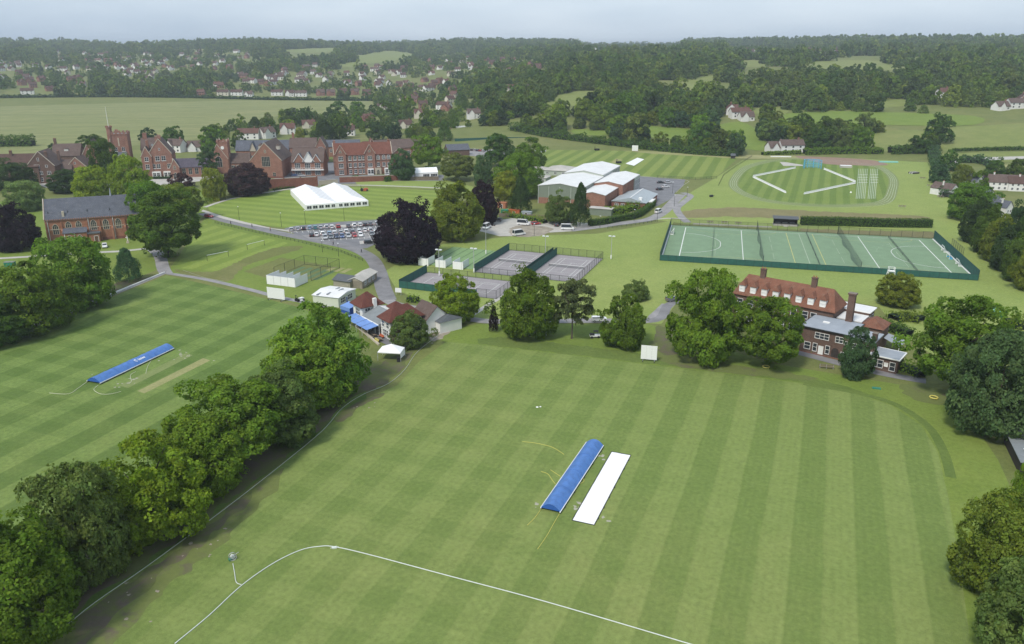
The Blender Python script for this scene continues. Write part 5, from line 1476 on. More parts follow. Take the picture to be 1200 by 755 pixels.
rope("tether_rope", [(115, 452), (110, 457), (118, 462), (130, 462), (142, 459)], .05, "rope_pale", "looped pale rope at the near corner of the second blue cover", "rope", .07, group=Y)
rope("tether_rope", [(159, 436), (153, 440), (154, 447), (152, 449)], .05, "rope_pale", "wavy pale rope beside the middle of the second blue cover", "rope", .07, group=Y)
rope("tether_rope", [(177, 423), (173, 430), (171, 438)], .05, "rope_pale", "short pale rope near the far end of the second blue cover", "rope", .07, group=Y)

# hose reel on the grass
hr = empty("hose_reel", xy(G(273, 656)) + (0,), .6, "small wheeled hose reel sprinkler beside the boundary hose", "hose reel")
for s in (-1, 1):
    tb = MB(); tb.tube([(.5*math.cos(t), s*.3, .55 + .5*math.sin(t)) for t in [i*math.pi/8 for i in range(17)]], .05, 5)
    for i in range(4): tb.bar((0, s*.3, .55), (.5*math.cos(i*math.pi/2), s*.3, .55+.5*math.sin(i*math.pi/2)), .025, 4)
    tb.build("wheel", M["galv_metal"], hr)
MB().bar((0, -.26, .55), (0, .26, .55), .3, 10).build("drum", M["hose_white"], hr)
MB().tube([(.2, 0, .5), (.7, 0, .9), (1.0, 0, .95)], .04, 5).build("handle", M["galv_metal"], hr)
MB().box(-.6, -.25, .05, -.2, .25, .35).build("tray", M["green_plastic"], hr)
hb = empty("hose_joint", xy(G(392, 642.5)) + (0,), .3, "small white hose joint block where the boundary hose turns", "joint")
MB().box(-.35, -.2, 0, .35, .2, .22).bar((-.6, 0, .12), (.6, 0, .12), .07, 6).build("block", M["hose_white"], hb)
mk_ = empty("marker_disc", xy(G(629.5, 477.5)) + (.03,), 0, "small white marker lying on the cricket field beyond the blue cover", "marker")
MB().bar((0, 0, .02), (0, 0, .12), .3, 8, 0, .18).bar((.7, .2, .02), (.7, .2, .12), .22, 8, 0, .12).build("disc", M["white_paint"], mk_)

def sight_screen(px, w_, h_, ang, label, z0=.5):
    p = G(*px)
    r = empty("sight_screen", (p.x, p.y, 0), math.radians(ang), label, "sight screen", "white cricket sight screens")
    n = max(3, int(w_/1.25))
    pm = MB().box(-w_/n/2+.012, -.05, z0, w_/n/2-.012, .05, z0+h_).mesh("panel", M["white_paint"])
    for i in range(n): place("panel", pm, r, (-w_/2 + w_*(i+.5)/n, 0, 0))
    for s in (-1, 1):
        MB().bar((s*w_*.36, 0, z0), (s*w_*.36, 1.3, .2), .06, 4).bar((s*w_*.36, -.9, .2), (s*w_*.36, 1.3, .2), .07, 4).build("stand", M["galv_metal"], r)
        MB().bar((s*w_*.36-.06, -.8, .2), (s*w_*.36+.06, -.8, .2), .2, 8).build("wheel", M["black_rubber"], r)
    MB().bar((-w_*.45, .12, z0+.3), (w_*.45, .12, z0+.3), .05, 4).build("rail", M["galv_metal"], r)
sight_screen((760, 423.5), 3.9, 3.6, -14, "white sight screen at the tree edge of the nearer cricket field")
sight_screen((324, 352), 6.4, 3.4, -22, "white sight screen by the path at the second cricket field")
sight_screen((744, 177.8), 4.4, 4.0, -10, "white sight screen at the far side of the striped far field")
# far pitch: white sheet and dark machine
fs = sheet("flat_pitch_cover", world_poly([(733, 192), (743, 194.5), (755, 187), (747, 185)]), .08, M["white_sheet"], kind=None)
tag(fs, "flat white pitch sheet on the striped far field", "sheet")
sheet("pitch_strip", world_poly([(716, 190.5), (724, 192), (730, 187.5), (722, 186)]), .06, M["grass_strip_dry"])

# yellow ring seats round tree trunks
for px, lab in (((897.5, 431), "yellow ring on the grass under the huge tree before the brick house"), ((1094, 467), "yellow ring on the grass under the large tree right of the brick house")):
    p = G(*px)
    r = empty("ring_seat", (p.x, p.y, 0), 0, lab, "ring", "yellow rings under trees")
    MB().tube([(.8*math.cos(t), .8*math.sin(t), .30) for t in [i*math.pi/10 for i in range(21)]], .15, 6).build("ring", M["yellow_plastic"], r)
    for i in range(4): MB().bar((.85*math.cos(i*1.57+.4), .85*math.sin(i*1.57+.4), 0), (.85*math.cos(i*1.57+.4), .85*math.sin(i*1.57+.4), .3), .06, 5).build("foot", M["yellow_plastic"], r)
def park_bench(px, ang, label, w_=2.6):
    p = G(*px)
    r = empty("park_bench", (p.x, p.y, 0), math.radians(ang), label, "bench")
    for i in range(3): MB().box(-w_/2, -.25+i*.18, .42, w_/2, -.10+i*.18, .47).build("seat_slat", M["wood_weathered"], r)
    for i in range(2): MB().box(-w_/2, .30, .58+i*.2, w_/2, .34, .72+i*.2).build("back_slat", M["wood_weathered"], r)
    for s in (-1, 0, 1): MB().box(s*(w_/2-.2)-.05, -.22, 0, s*(w_/2-.2)+.05, .3, .42).box(s*(w_/2-.2)-.05, .24, .42, s*(w_/2-.2)+.05, .3, .95).build("leg", M["galv_metal"], r)
park_bench((968.5, 432), -14, "long pale bench on the lawn before the brick house", 3.4)
gh = empty("drain_cover", xy(G(1027, 455.5)) + (.02,), -.3, "small green cover lying on the lawn below the brick house", "cover")
MB().box(-.9, -.45, 0, .9, .45, .16).box(-.75, -.3, .16, .75, .3, .22).build("lid", M["green_plastic"], gh)
gb = Block("green_bin_store", "green metal store box alone on the lawn by the right edge", "store", xy(G(1164, 372)), -12)
gb.walls(0, 2.6, 0, 2.0, 1.8, "green_plastic"); gb.part(MB().add([(-.1,-.1,1.8),(2.7,-.1,1.8),(2.7,2.1,2.15),(-.1,2.1,2.15),(-.1,-.1,1.9),(2.7,-.1,1.9),(2.7,2.1,2.25),(-.1,2.1,2.25)], [(0,1,5,4),(4,5,6,7),(1,2,6,5),(3,0,4,7)]), "lid", M["turquoise_sheet"])
gb = Block("green_bin_store", "green box on the grass near the chapel path at the left edge", "store", xy(G(5, 313)), 6)
gb.walls(0, 3.2, 0, 1.8, 1.5, "green_plastic"); gb.part(MB().box(-.1, -.1, 1.5, 3.3, 1.9, 1.65), "lid", M["green_clad"])

# ------------------------------------------------------------------ fences
def fence(name, label, pts, h, post_gap=3.0, screen=None, mesh="mesh_fence", post="dark_metal", group=None, rails=2, screen_h=None):
    """posts, rails and mesh between; screen = solid windbreak"""
    root = empty(name, (pts[0][0], pts[0][1], 0), 0, label, "fence", group)
    ox, oy = pts[0]
    pm = MB().box(-.045, -.045, 0, .045, .045, h).mesh("post", M[post])
    for a, b in zip(pts, pts[1:]):
        L_ = math.hypot(b[0]-a[0], b[1]-a[1])
        n = max(1, int(round(L_/post_gap)))
        an = math.atan2(b[1]-a[1], b[0]-a[0])
        for i in range(n+1): place("post", pm, root, (a[0]-ox+(b[0]-a[0])*i/n, a[1]-oy+(b[1]-a[1])*i/n, 0), (0, 0, an))
        A, Bv = Vector((a[0]-ox, a[1]-oy, 0)), Vector((b[0]-ox, b[1]-oy, 0))
        if screen:
            sh = screen_h or h
            k = max(1, int(L_/6))
            for i in range(k):
                p, q = A + (Bv-A)*(i/k), A + (Bv-A)*((i+1)/k)
                nrm = Vector((-(q-p).y, (q-p).x, 0)).normalized()*.03
                MB().add([p-nrm+Vector((0,0,.06)), q-nrm+Vector((0,0,.06)), q-nrm+Vector((0,0,sh-.03)), p-nrm+Vector((0,0,sh-.03)), p+nrm+Vector((0,0,.06)), q+nrm+Vector((0,0,.06)), q+nrm+Vector((0,0,sh-.03)), p+nrm+Vector((0,0,sh-.03))],
                         [(0,1,2,3), (7,6,5,4), (3,2,6,7), (0,4,5,1)]).build("screen_panel", M[screen], root)
        else:
            MB().quad(A+Vector((0,0,.05)), Bv+Vector((0,0,.05)), Bv+Vector((0,0,h-.05)), A+Vector((0,0,h-.05))).build("mesh_panel", M[mesh], root)
        for z in ([h-.03] if rails == 1 else [.1, h-.03]):
            MB().bar(A+Vector((0,0,z)), Bv+Vector((0,0,z)), .03, 4).build("rail", M[post], root)
    return root

# ------------------------------------------------------------------ hockey pitch
HA, HB, HC, HD = Vector((74.28, 331.06, 0)), Vector((60.47, 277.74, 0)), Vector((162.76, 308.19, 0)), Vector((148.99, 254.97, 0))
hang = math.atan2(HC.y-HA.y, HC.x-HA.x)
hcen = (HA+HB+HC+HD)/4
HM = Matrix.Translation(hcen) @ Matrix.Rotation(hang, 4, 'Z')
def hp(x, y): v = HM @ Vector((x, y, 0)); return (v.x, v.y)
HX, HY = 45.7, 27.5
FX0, FX1, FY0, FY1 = -HX-6.5, HX+6.0, -HY-3.2, HY+3.6
sheet("hockey_pitch", [hp(FX0, FY0), hp(FX1, FY0), hp(FX1, FY1), hp(FX0, FY1)], .05, M["pitch_astro"], hang, xy(hcen))
mk = MB()
def hline(mb, x0, y0, x1, y1, w_=.16, m=0, z=.085):
    d = Vector((x1-x0, y1-y0, 0)); n = Vector((-d.y, d.x, 0)).normalized()*w_/2; e = d.normalized()*w_/2
    a, b = Vector((x0, y0, z))-e, Vector((x1, y1, z))+e
    mb.quad(a-n, b-n, b+n, a+n, m)
def hpoly(mb, pts, w_, m=0, z=.085):
    for a, b in zip(pts, pts[1:]): hline(mb, *a, *b, w_, m, z)
mw, my, mf = MB(), MB(), MB()
for x in (-HX, HX): hline(mw, x, -HY, x, HY, .30)
for y in (-HY, HY): hline(mw, -HX, y, HX, y, .18, z=.087)
for x in (-22.9, 22.9): hline(mw, x, -HY, x, HY, .24, z=.089)
hline(mf, 0, -HY, 0, HY, .2, z=.088)
for s in (-1, 1):
    arc = [(s*(HX - 14.63*math.cos(t)), -1.83 - 14.63*math.sin(t) if t > 0 else 0) for t in []]
    arc = [(s*(HX-14.63*math.cos(t)), 1.83*(1 if t >= 0 else -1) + 14.63*math.sin(t)) for t in [-math.pi/2 + math.pi*i/28 for i in range(29)]]
    hpoly(mw, arc, .22, z=.091)
    arc = [(s*(HX-19.63*math.cos(t)), 1.83*(1 if t >= 0 else -1) + 19.63*math.sin(t)) for t in [-1.2 + 2.4*i/40 for i in range(41)]]
    for i in range(0, 40, 3): hpoly(mf, arc[i:i+2], .12, z=.093)
for x in (-8.5, 1.8): hline(my, x+3.5, -HY, x+3.5, HY, .18, z=.095)
for sx in (-1, 1):
    for sy in (-1, 1):
        pts = [(sx*(8 + 22*math.sin(t)), sy*(HY - 6.2*math.cos(t)) ) for t in [-math.pi/2 + math.pi*i/20 for i in range(21)]]
        hpoly(my, [(sx*26 + 17*math.sin(t), sy*(HY - 8.0*math.cos(t))) for t in [-math.pi/2 + math.pi*i/22 for i in range(23)]], .12, z=.097)
for x in (-33, -12, 12, 33):
    for y in (-14, 0, 14): hline(mf, x, y-4.5, x, y+4.5, .12, z=.099)
for nm, mb, mat in (("pitch_line", mw, "white_line"), ("pitch_line", my, "yellow_line"), ("pitch_line", mf, "white_line_worn")):
    o = mb.build(nm, M[mat], None, hcen, hang); o["kind"] = "structure"
kb_ = MB().box(FX0+.2, FY0+.9, .05, FX0+.6, FY1-.9, .3); o = kb_.build("kick_board", M["white_paint"], None, hcen, hang); o["kind"] = "structure"
kb_ = MB().box(FX1-.6, FY0+.9, .05, FX1-.2, FY1-.9, .3); o = kb_.build("kick_board", M["white_paint"], None, hcen, hang); o["kind"] = "structure"
kb_ = MB().box(FX0+.7, FY0+.3, .05, FX0+26, FY0+.7, .3); o = kb_.build("kick_board", M["white_paint"], None, hcen, hang); o["kind"] = "structure"
HF = "fences around the hockey pitch"
fence("pitch_fence", "green screened fence along the near side of the hockey pitch", [hp(FX0, FY0), hp(FX1, FY0)], 2.2, 3.0, "green_screen", group=HF)
fence("pitch_fence", "green screened fence at the left end of the hockey pitch", [hp(FX0, FY0), hp(FX0, FY1)], 3.2, 3.0, "green_screen", group=HF)
fence("pitch_fence", "green screened fence at the right end of the hockey pitch", [hp(FX1, FY0), hp(FX1, FY1)], 3.6, 3.0, "green_screen", group=HF)
fence("pitch_fence", "open mesh fence along the far side of the hockey pitch", [hp(FX0, FY1), hp(FX1, FY1)], 3.0, 4.0, None, group=HF)
fence("ball_stop_fence", "tall open ball stop fence behind the right hockey goal", [hp(FX1+1.2, -6), hp(FX1+1.2, 10)], 5.2, 2.6, None)
def divider(x, label, w_=3.2):
    r = empty("dividing_net", (hcen.x, hcen.y, 0), hang, label, "net", "nets hung across the hockey pitch")
    mb = MB(); n = 18
    for i in range(n):
        y0, y1 = FY0+.5 + (FY1-FY0-1)*i/n, FY0+.5 + (FY1-FY0-1)*(i+1)/n
        k0, k1 = .5*math.sin(i*.9), .5*math.sin((i+1)*.9)
        mb.quad((x+k0, y0, .08), (x+k1, y1, .08), (x+k1*.2, y1, 3.8-.25*abs(k1)), (x+k0*.2, y0, 3.8-.25*abs(k0)))
    mb.build("net_mesh", M["mesh_net_dark"], r)
    for y in (FY0+.3, FY1-.3): MB().bar((x, y, 0), (x, y, 4.0), .07, 5).build("post", M["dark_metal"], r)
    MB().bar((x, FY0+.3, 3.9), (x, FY1-.3, 3.9), .02, 4).build("cable", M["dark_metal"], r)
divider(-16.5, "dark net lying across the hockey pitch nearest its left half"); divider(15.5, "dark net lying across the hockey pitch nearest its right half")
def barrier_line(x, label):
    r = empty("court_net", (hcen.x, hcen.y, 0), hang, label, "net", "tennis nets set across the hockey pitch")
    MB().quad((x, -HY-1, .1), (x, HY+1, .1), (x, HY+1, .95), (x, -HY-1, .95)).build("net_mesh", M["mesh_net_dark"], r)
    for i in range(7):
        y = -HY-1 + (2*HY+2)*i/6
        MB().bar((x, y, 0), (x, y, 1.05), .05, 5).build("post", M["dark_metal"], r)
    MB().bar((x, -HY-1, .98), (x, HY+1, .98), .035, 4).build("head_band", M["dark_metal"], r)
barrier_line(-34, "low dark net line across the left quarter of the hockey pitch"); barrier_line(3.0, "low dark net line across the middle of the hockey pitch"); barrier_line(34.5, "low dark net line across the right quarter of the hockey pitch")
def goal(x, y, s, label, box="cage_blue"):
    c = hp(x, y)
    r = empty("hockey_goal", (c[0], c[1], .06), hang + (0 if s > 0 else math.pi), label, "goal", "goals on the hockey pitch")
    MB().bar((0, -1.83, 0), (0, -1.83, 2.14), .06, 4).bar((0, 1.83, 0), (0, 1.83, 2.14), .06, 4).bar((0, -1.83, 2.14), (0, 1.83, 2.14), .06, 4).build("goal_frame", M["white_paint"], r)
    MB().box(.1, -1.8, 0, 1.2, -1.74, .46).box(.1, 1.74, 0, 1.2, 1.8, .46).box(1.14, -1.74, 0, 1.2, 1.74, .46).build("backboard", M[box], r)
    MB().add([(0,-1.83,2.14),(0,1.83,2.14),(1.2,1.83,.46),(1.2,-1.83,.46)], [(0,1,2,3)]).build("goal_net", M["mesh_net_blue" if box == "cage_blue" else "mesh_net_white"], r)
goal(FX1-2.2, -1.0, 1, "white goal with blue back at the right end of the hockey pitch"); goal(FX1-1.6, 9.5, 1, "small white goal behind the right goal line nearer the hedge", "white_paint"); goal(FX1-1.6, -11, 1, "small white goal behind the right goal line nearer the brick house", "white_paint"); goal(FX0+2.2, 14, -1, "white goal at the left end of the hockey pitch", "white_paint")
# umpire tower
ut = empty("umpire_tower", xy(G(1043, 328)) + (0,), hang, "white scaffold filming tower at the near side of the hockey pitch", "tower")
for s in (-1, 1):
    for t_ in (-1, 1): MB().bar((s*1.3, t_*1.1, 0), (s*.8, t_*.7, 4.2), .07, 4).build("leg", M["white_paint"], ut)
MB().box(-1, -.9, 3.0, 1, .9, 3.1).build("platform", M["white_paint"], ut)
for z in (1.2, 2.2, 4.2): MB().bar((-1, -.9, z), (1, -.9, z), .05, 4).bar((-1, .9, z), (1, .9, z), .05, 4).bar((-1, -.9, z), (-1, .9, z), .05, 4).bar((1, -.9, z), (1, .9, z), .05, 4).build("brace", M["white_paint"], ut)
# spectator shelter
sh = Block("spectator_shelter", "dark roofed open spectator shelter on the far side of the hockey pitch", "shelter", xy(G(906, 264.5)), math.degrees(hang)+1)
sh.part(MB().box(0, 0, -.1, 10, 3.8, .6), "base", M["concrete_pale"]); sh.part(MB().box(.2, 3.4, .6, 9.8, 3.6, 3.0), "back_wall", M["wood_dark"])
sh.part(MB().add([(-.3,-.6,3.1),(10.3,-.6,3.1),(10.3,4.0,3.5),(-.3,4.0,3.5),(-.3,-.6,3.3),(10.3,-.6,3.3),(10.3,4.0,3.7),(-.3,4.0,3.7)], [(3,2,1,0),(4,5,6,7),(0,1,5,4),(1,2,6,5),(2,3,7,6),(3,0,4,7)]), "roof", M["felt_dark"])
for x in (0, 3.3, 6.7, 9.9): sh.part(MB().bar((x, -.3, .5), (x, -.3, 3.1), .06, 4), "post", M["dark_metal"])
sh.part(MB().box(.2, .6, .6, .3, 3.4, 3.0), "side_wall", M["wood_dark"]); sh.part(MB().box(9.7, .6, .6, 9.8, 3.4, 3.0), "side_wall", M["wood_dark"])
for x in (2, 5, 8): sh.part(MB().box(x-1.1, 2.4, 1.0, x+1.1, 2.8, 1.1), "bench", M["white_paint"])
sh.part(MB().box(4.2, -1.6, -.1, 6.0, -.01, .35), "step", M["concrete_pale"])
for i, px in enumerate([(832, 261.5), (849, 262), (865, 262.5)]):
    park_bench(px, -12, ["pale bench behind the hockey pitch nearest the road loop", "middle pale bench behind the far side of the hockey pitch", "pale bench behind the hockey pitch nearest the shelter"][i], 2.8)
wall_run("retaining_kerb", "pale kerb wall along the far side of the hockey pitch", [(812, 263), (860, 265), (904, 267)], .35, "concrete_pale", .4, "concrete_pale", 0, "kerb")

# ------------------------------------------------------------------ tennis courts
def court_lines(cx, cy, ang, name="court_line"):
    mb = MB()
    for x in (-5.485, 5.485, -4.115, 4.115): hline(mb, x, -11.885, x, 11.885, .12, z=0)
    for y in (-11.885, 11.885): hline(mb, -5.485, y, 5.485, y, .14, z=.002)
    for y in (-6.4, 6.4): hline(mb, -4.115, y, 4.115, y, .10, z=.004)
    hline(mb, 0, -6.4, 0, 6.4, .10, z=.006)
    o = mb.build(name, M["white_line"], None, (cx, cy, .085), ang); o["kind"] = "structure"
def tennis_net(cx, cy, ang, label):
    r = empty("tennis_net", (cx, cy, .06), ang, label, "net", "nets of the hard tennis courts")
    MB().quad((-6.4, 0, .05), (6.4, 0, .05), (6.4, 0, 1.0), (-6.4, 0, 1.0)).build("net_mesh", M["mesh_net_dark"], r)
    MB().box(-6.4, -.03, .95, 6.4, .03, 1.05).build("head_band", M["white_paint"], r)
    for s in (-6.4, 6.4): MB().bar((s, 0, 0), (s, 0, 1.1), .06, 6).build("post", M["dark_metal"], r)
TA = math.radians(-21.0)
def tp(o, x, y): c, s = math.cos(TA), math.sin(TA); return (o[0]+x*c-y*s, o[1]+x*s+y*c)
TO = xy(G(556, 319))                       # near left corner of the upper pair
TW, TD = 17.6, 33.0
UP = [tp(TO, 0, 0), tp(TO, 2*TW+1.4, 0), tp(TO, 2*TW+1.4, TD), tp(TO, 0, TD)]
sheet("tennis_court", [tp(TO, 0, 0), tp(TO, TW, 0), tp(TO, TW, TD), tp(TO, 0, TD)], .052, M["court_surface"], TA)
sheet("tennis_court", [tp(TO, TW+1.4, 0), tp(TO, 2*TW+1.4, 0), tp(TO, 2*TW+1.4, TD), tp(TO, TW+1.4, TD)], .052, M["court_surface"], TA)
for i, lab in enumerate(("tennis net on the left court of the upper pair", "tennis net on the right court of the upper pair")):
    c = tp(TO, TW*.5 + i*(TW+1.4), TD/2)
    court_lines(c[0], c[1], TA); tennis_net(c[0], c[1], TA, lab)
TFG = "fences around the hard tennis courts"
fence("court_fence", "green screened fence beside the artificial practice lanes", [tp(TO, 0, 0), tp(TO, 0, TD)], 2.8, 3.0, "green_screen", group=TFG)
fence("court_fence", "left green screen between the two upper tennis courts", [tp(TO, TW, 0), tp(TO, TW, TD)], 2.8, 3.0, "green_screen", group=TFG)
fence("court_fence", "right green screen between the two upper tennis courts", [tp(TO, TW+1.4, 0), tp(TO, TW+1.4, TD)], 2.8, 3.0, "green_screen", group=TFG)
fence("court_fence", "open mesh fence at the right side of the upper tennis courts", [tp(TO, 2*TW+1.4, 0), tp(TO, 2*TW+1.4, TD)], 2.8, 3.0, None, group=TFG)
fence("court_fence", "open mesh fence along the far side of the upper tennis courts", [tp(TO, 0, TD), tp(TO, 2*TW+1.4, TD)], 2.8, 3.0, None, group=TFG)
fence("court_fence", "open mesh fence along the near side of the upper tennis courts", [tp(TO, 0, 0), tp(TO, 2*TW+1.4, 0)], 2.0, 3.0, None, group=TFG)
TO3 = xy(G(468, 337.5))
sheet("tennis_court", [tp(TO3, 0, 0), tp(TO3, 33.5, 0), tp(TO3, 33.5, 19.5), tp(TO3, 0, 19.5)], .052, M["court_surface"], TA)
c = tp(TO3, 16.7, 9.7); court_lines(c[0], c[1], TA+math.pi/2); tennis_net(c[0], c[1], TA+math.pi/2, "tennis net on the single court before the upper pair")
fence("court_fence", "green screened fence at the left end of the front tennis court", [tp(TO3, 0, 0), tp(TO3, 0, 19.5)], 2.8, 3.0, "green_screen", group=TFG)
fence("court_fence", "green screened near fence of the front tennis court", [tp(TO3, 0, 0), tp(TO3, 27, 0)], 2.4, 3.0, "green_screen", group=TFG)
fence("court_fence", "open mesh fence at the right end of the front tennis court", [tp(TO3, 27, 0), tp(TO3, 33.5, 0), tp(TO3, 33.5, 19.5)], 2.8, 3.0, None, group=TFG)
fence("court_fence", "open mesh fence along the far side of the front tennis court", [tp(TO3, 0, 19.5), tp(TO3, 33.5, 19.5)], 2.0, 3.0, None, group=TFG)
def floodlight(px, h, label):
    p = G(*px)
    r = empty("floodlight_mast", (p.x, p.y, 0), TA, label, "floodlight", "floodlight masts of the tennis courts")
    MB().bar((0, 0, 0), (0, 0, h), .13, 6, 0, .08).build("mast", M["galv_metal"], r)
    MB().bar((-.9, 0, h), (.9, 0, h), .06, 4).build("crossbar", M["galv_metal"], r)
    for s in (-.7, .7): MB().box(s-.45, -.35, h-.05, s+.45, .3, h+.25).build("lamp_head", M["lamp_glass"], r)
    MB().box(-.18, -.2, .2, .18, .2, 1.6).build("control_box", M["white_paint"], r)
for i, (px, h) in enumerate([((555.5, 320), 8.5), ((569.5, 298), 10), ((639, 304), 8.5), ((716, 304), 8.5), ((515, 323.5), 9.0)]):
    floodlight(px, h, ["floodlight mast at the near left corner of the upper tennis courts", "tall floodlight mast by the practice lanes", "floodlight mast between the two upper tennis courts", "floodlight mast at the far right corner of the tennis courts", "floodlight mast behind the front tennis court"][i])

# ------------------------------------------------------------------ cricket nets
LO = tp(TO, -1.2, 8)
for i in range(6):
    o = [tp(TO, -2.2-i*3.35, 3+i*.0), tp(TO, -2.2-i*3.35-2.9, 3), tp(TO, -2.2-i*3.35-2.9, 30), tp(TO, -2.2-i*3.35, 30)]
    sheet("practice_lane", o, .045, M["pitch_lane_light"], TA)
    sheet("practice_lane_edge", [tp(TO, -2.2-i*3.35-2.9, 3), tp(TO, -2.2-i*3.35-3.35, 3), tp(TO, -2.2-i*3.35-3.35, 30), tp(TO, -2.2-i*3.35-2.9, 30)], .043, M["pitch_lane_dark"], TA)
def net_bay(o, ang, w_, d_, h, label, group):
    r = empty("cricket_net", (o[0], o[1], 0), ang, label, "cricket net", group)
    MB().box(0, -.03, .05, w_, .03, h).build("end_sheet", M["white_sheet"], r)
    MB().add([(-.03,.04,.05),(-.03,d_,.05),(-.03,d_,h),(-.03,.04,h),(.03,.04,.05),(.03,d_,.05),(.03,d_,h),(.03,.04,h)], [(3,2,1,0),(4,5,6,7),(2,3,7,6),(1,2,6,5)]).build("side_sheet", M["white_sheet"], r)
    for q in ((0, 0), (w_, 0), (0, d_)): MB().bar((*q, 0), (*q, h+.1), .05, 5).build("post", M["galv_metal"], r)
    MB().quad((.05, d_, h), (w_, d_, h), (w_, 24, h), (.05, 24, h)).build("net_roof", M["mesh_fence"], r) if False else None
    return r
gN = "white sided practice nets beside the tennis court"
names = ["leftmost", "second", "third", "fourth", "fifth", "last"]
for i in range(6):
    o = tp(TO, -2.2-(5-i)*3.35-3.1, 1.0)
    lab = ["white practice net bay closest to the copper beech", "second white practice net bay from the copper beech", "third white practice net bay from the copper beech", "fourth white practice net bay from the copper beech", "fifth white practice net bay from the copper beech", "white practice net bay closest to the tennis court screen"][i]
    net_bay(o, TA, 3.3 if i % 2 == 0 else .6, 6.2, 2.7, lab, gN)
NO = xy(G(313, 333))
NA = math.radians(-21)
def np_(x, y): c, s = math.cos(NA), math.sin(NA); return (NO[0]+x*c-y*s, NO[1]+x*s+y*c)
for i in range(4):
    net_bay(np_(i*2.75, 0), NA, 2.7, 6.8, 3.0, ["leftmost white net bay on the terrace above the sight screen", "second white net bay from the left above the sight screen", "third white net bay from the left above the sight screen", "rightmost white net bay above the sight screen"][i], "white net bays above the second cricket field")
MBn = empty("cricket_net", (np_(11, 0)[0], np_(11, 0)[1], 0), NA, "white side sheet closing the net bays above the sight screen", "cricket net", "white net bays above the second cricket field")
MB().box(-.03, 0, .05, .03, 6.8, 3.0).build("side_sheet", M["white_sheet"], MBn)
for i in range(5):
    sheet("net_lane", [np_(-2+i*3.2, 9.5), np_(-.2+i*3.2, 9.5), np_(-.2+i*3.2, 22), np_(-2+i*3.2, 22)], .05, M["pitch_lane_dark"], NA)
for i in range(3):
    sheet("net_lane_end", [np_(8.3+i*3.0, 21-i*.3), np_(10.3+i*3.0, 21-i*.3), np_(10.3+i*3.0, 26), np_(8.3+i*3.0, 26)], .054, M["grass_strip_dry"], NA)
fence("net_enclosure", "tall dark open netting around the grass practice nets", [np_(-3, 8), np_(-3, 25), np_(11.5, 25), np_(11.5, 8)], 3.4, 5.0, None, mesh="mesh_faint")
# goal frames on the lawn
for px0, px1, lab in (((243, 306), (268, 301), "thin football goal on the lawn nearest the dark tree"), ((290, 293), (310, 288), "thin football goal on the lawn nearest the curving road")):
    a, b = G(*px0), G(*px1)
    r = empty("football_goal", (a.x, a.y, 0), math.atan2(b.y-a.y, b.x-a.x), lab, "goal", "thin goals on the striped lawn")
    L_ = (b-a).length
    for x in (0, L_): MB().bar((x, 0, 0), (x, 0, 2.1), .07, 5).build("upright", M["dark_metal"], r)
    MB().bar((0, 0, 2.1), (L_, 0, 2.1), .07, 5).build("crossbar", M["white_paint"], r)
lawn_rope = rope("lawn_rope", [(214, 318), (240, 327), (262, 331)], .03, "line_grey", "thin rope line along the lawn above the path", "rope", .5)

# ------------------------------------------------------------------ athletics arena
def barrier(px0, px1, label):
    a, b = G(*px0), G(*px1)
    L_ = (b-a).length
    r = empty("arena_barrier", (a.x, a.y, 0), math.atan2(b.y-a.y, b.x-a.x), label, "barrier", "white barriers of the arena")
    n = max(4, int(L_/2.4))
    pm = MB().box(-L_/n/2+.07, -.05, .12, L_/n/2-.07, .05, 1.05).box(-L_/n/2+.07, -.5, .06, L_/n/2-.07, .5, .11).mesh("panel", M["white_paint"])
    for i in range(n): place("panel", pm, r, (L_*(i+.5)/n, 0, 0))
barrier((882.4, 207.3), (932.4, 197.2), "white barrier line on the far left side of the arena"); barrier((882.6, 208.0), (921, 226.4), "white barrier line on the near left side of the arena")
barrier((942, 227.8), (1002.4, 215.0), "white barrier line on the near right side of the arena"); barrier((1002.6, 213.8), (965.4, 198.5), "white barrier line on the far right side of the arena")
ml, mlw = MB(), MB()
for grp in ((1006.5, 1016.5, 6), (1020.5, 1028.5, 5)):
    for i in range(grp[2]):
        x = grp[0] + (grp[1]-grp[0])*i/(grp[2]-1)
        a, b = G(x - (233-200)*.10, 233), G(x, 198)
        hline(mlw, a.x, a.y, b.x, b.y, .3, z=.05)
    for y in (205, 208, 211, 214):
        a, b = G(grp[0]+1-1, y), G(grp[1]+1-1, y)
        hline(ml, a.x, a.y, b.x, b.y, .7, z=.056)
for q_, m_ in ((ml, "white_line"), (mlw, "white_line_worn")):
    o = q_.build("lane_line", M[m_]); o["kind"] = "structure"
cen = G(955, 213)
for off in (-2.2, -.7, .7, 2.2):
    pts = catmull([xy(G(*p)) for p in arena], 6, True)
    pts = [(p[0] + (p[0]-cen.x)*off/60, p[1] + (p[1]-cen.y)*off/40) for p in pts]
    ribbon("track_line", pts, .22, .055 + .002*off, M["white_line_worn"], closed=True)
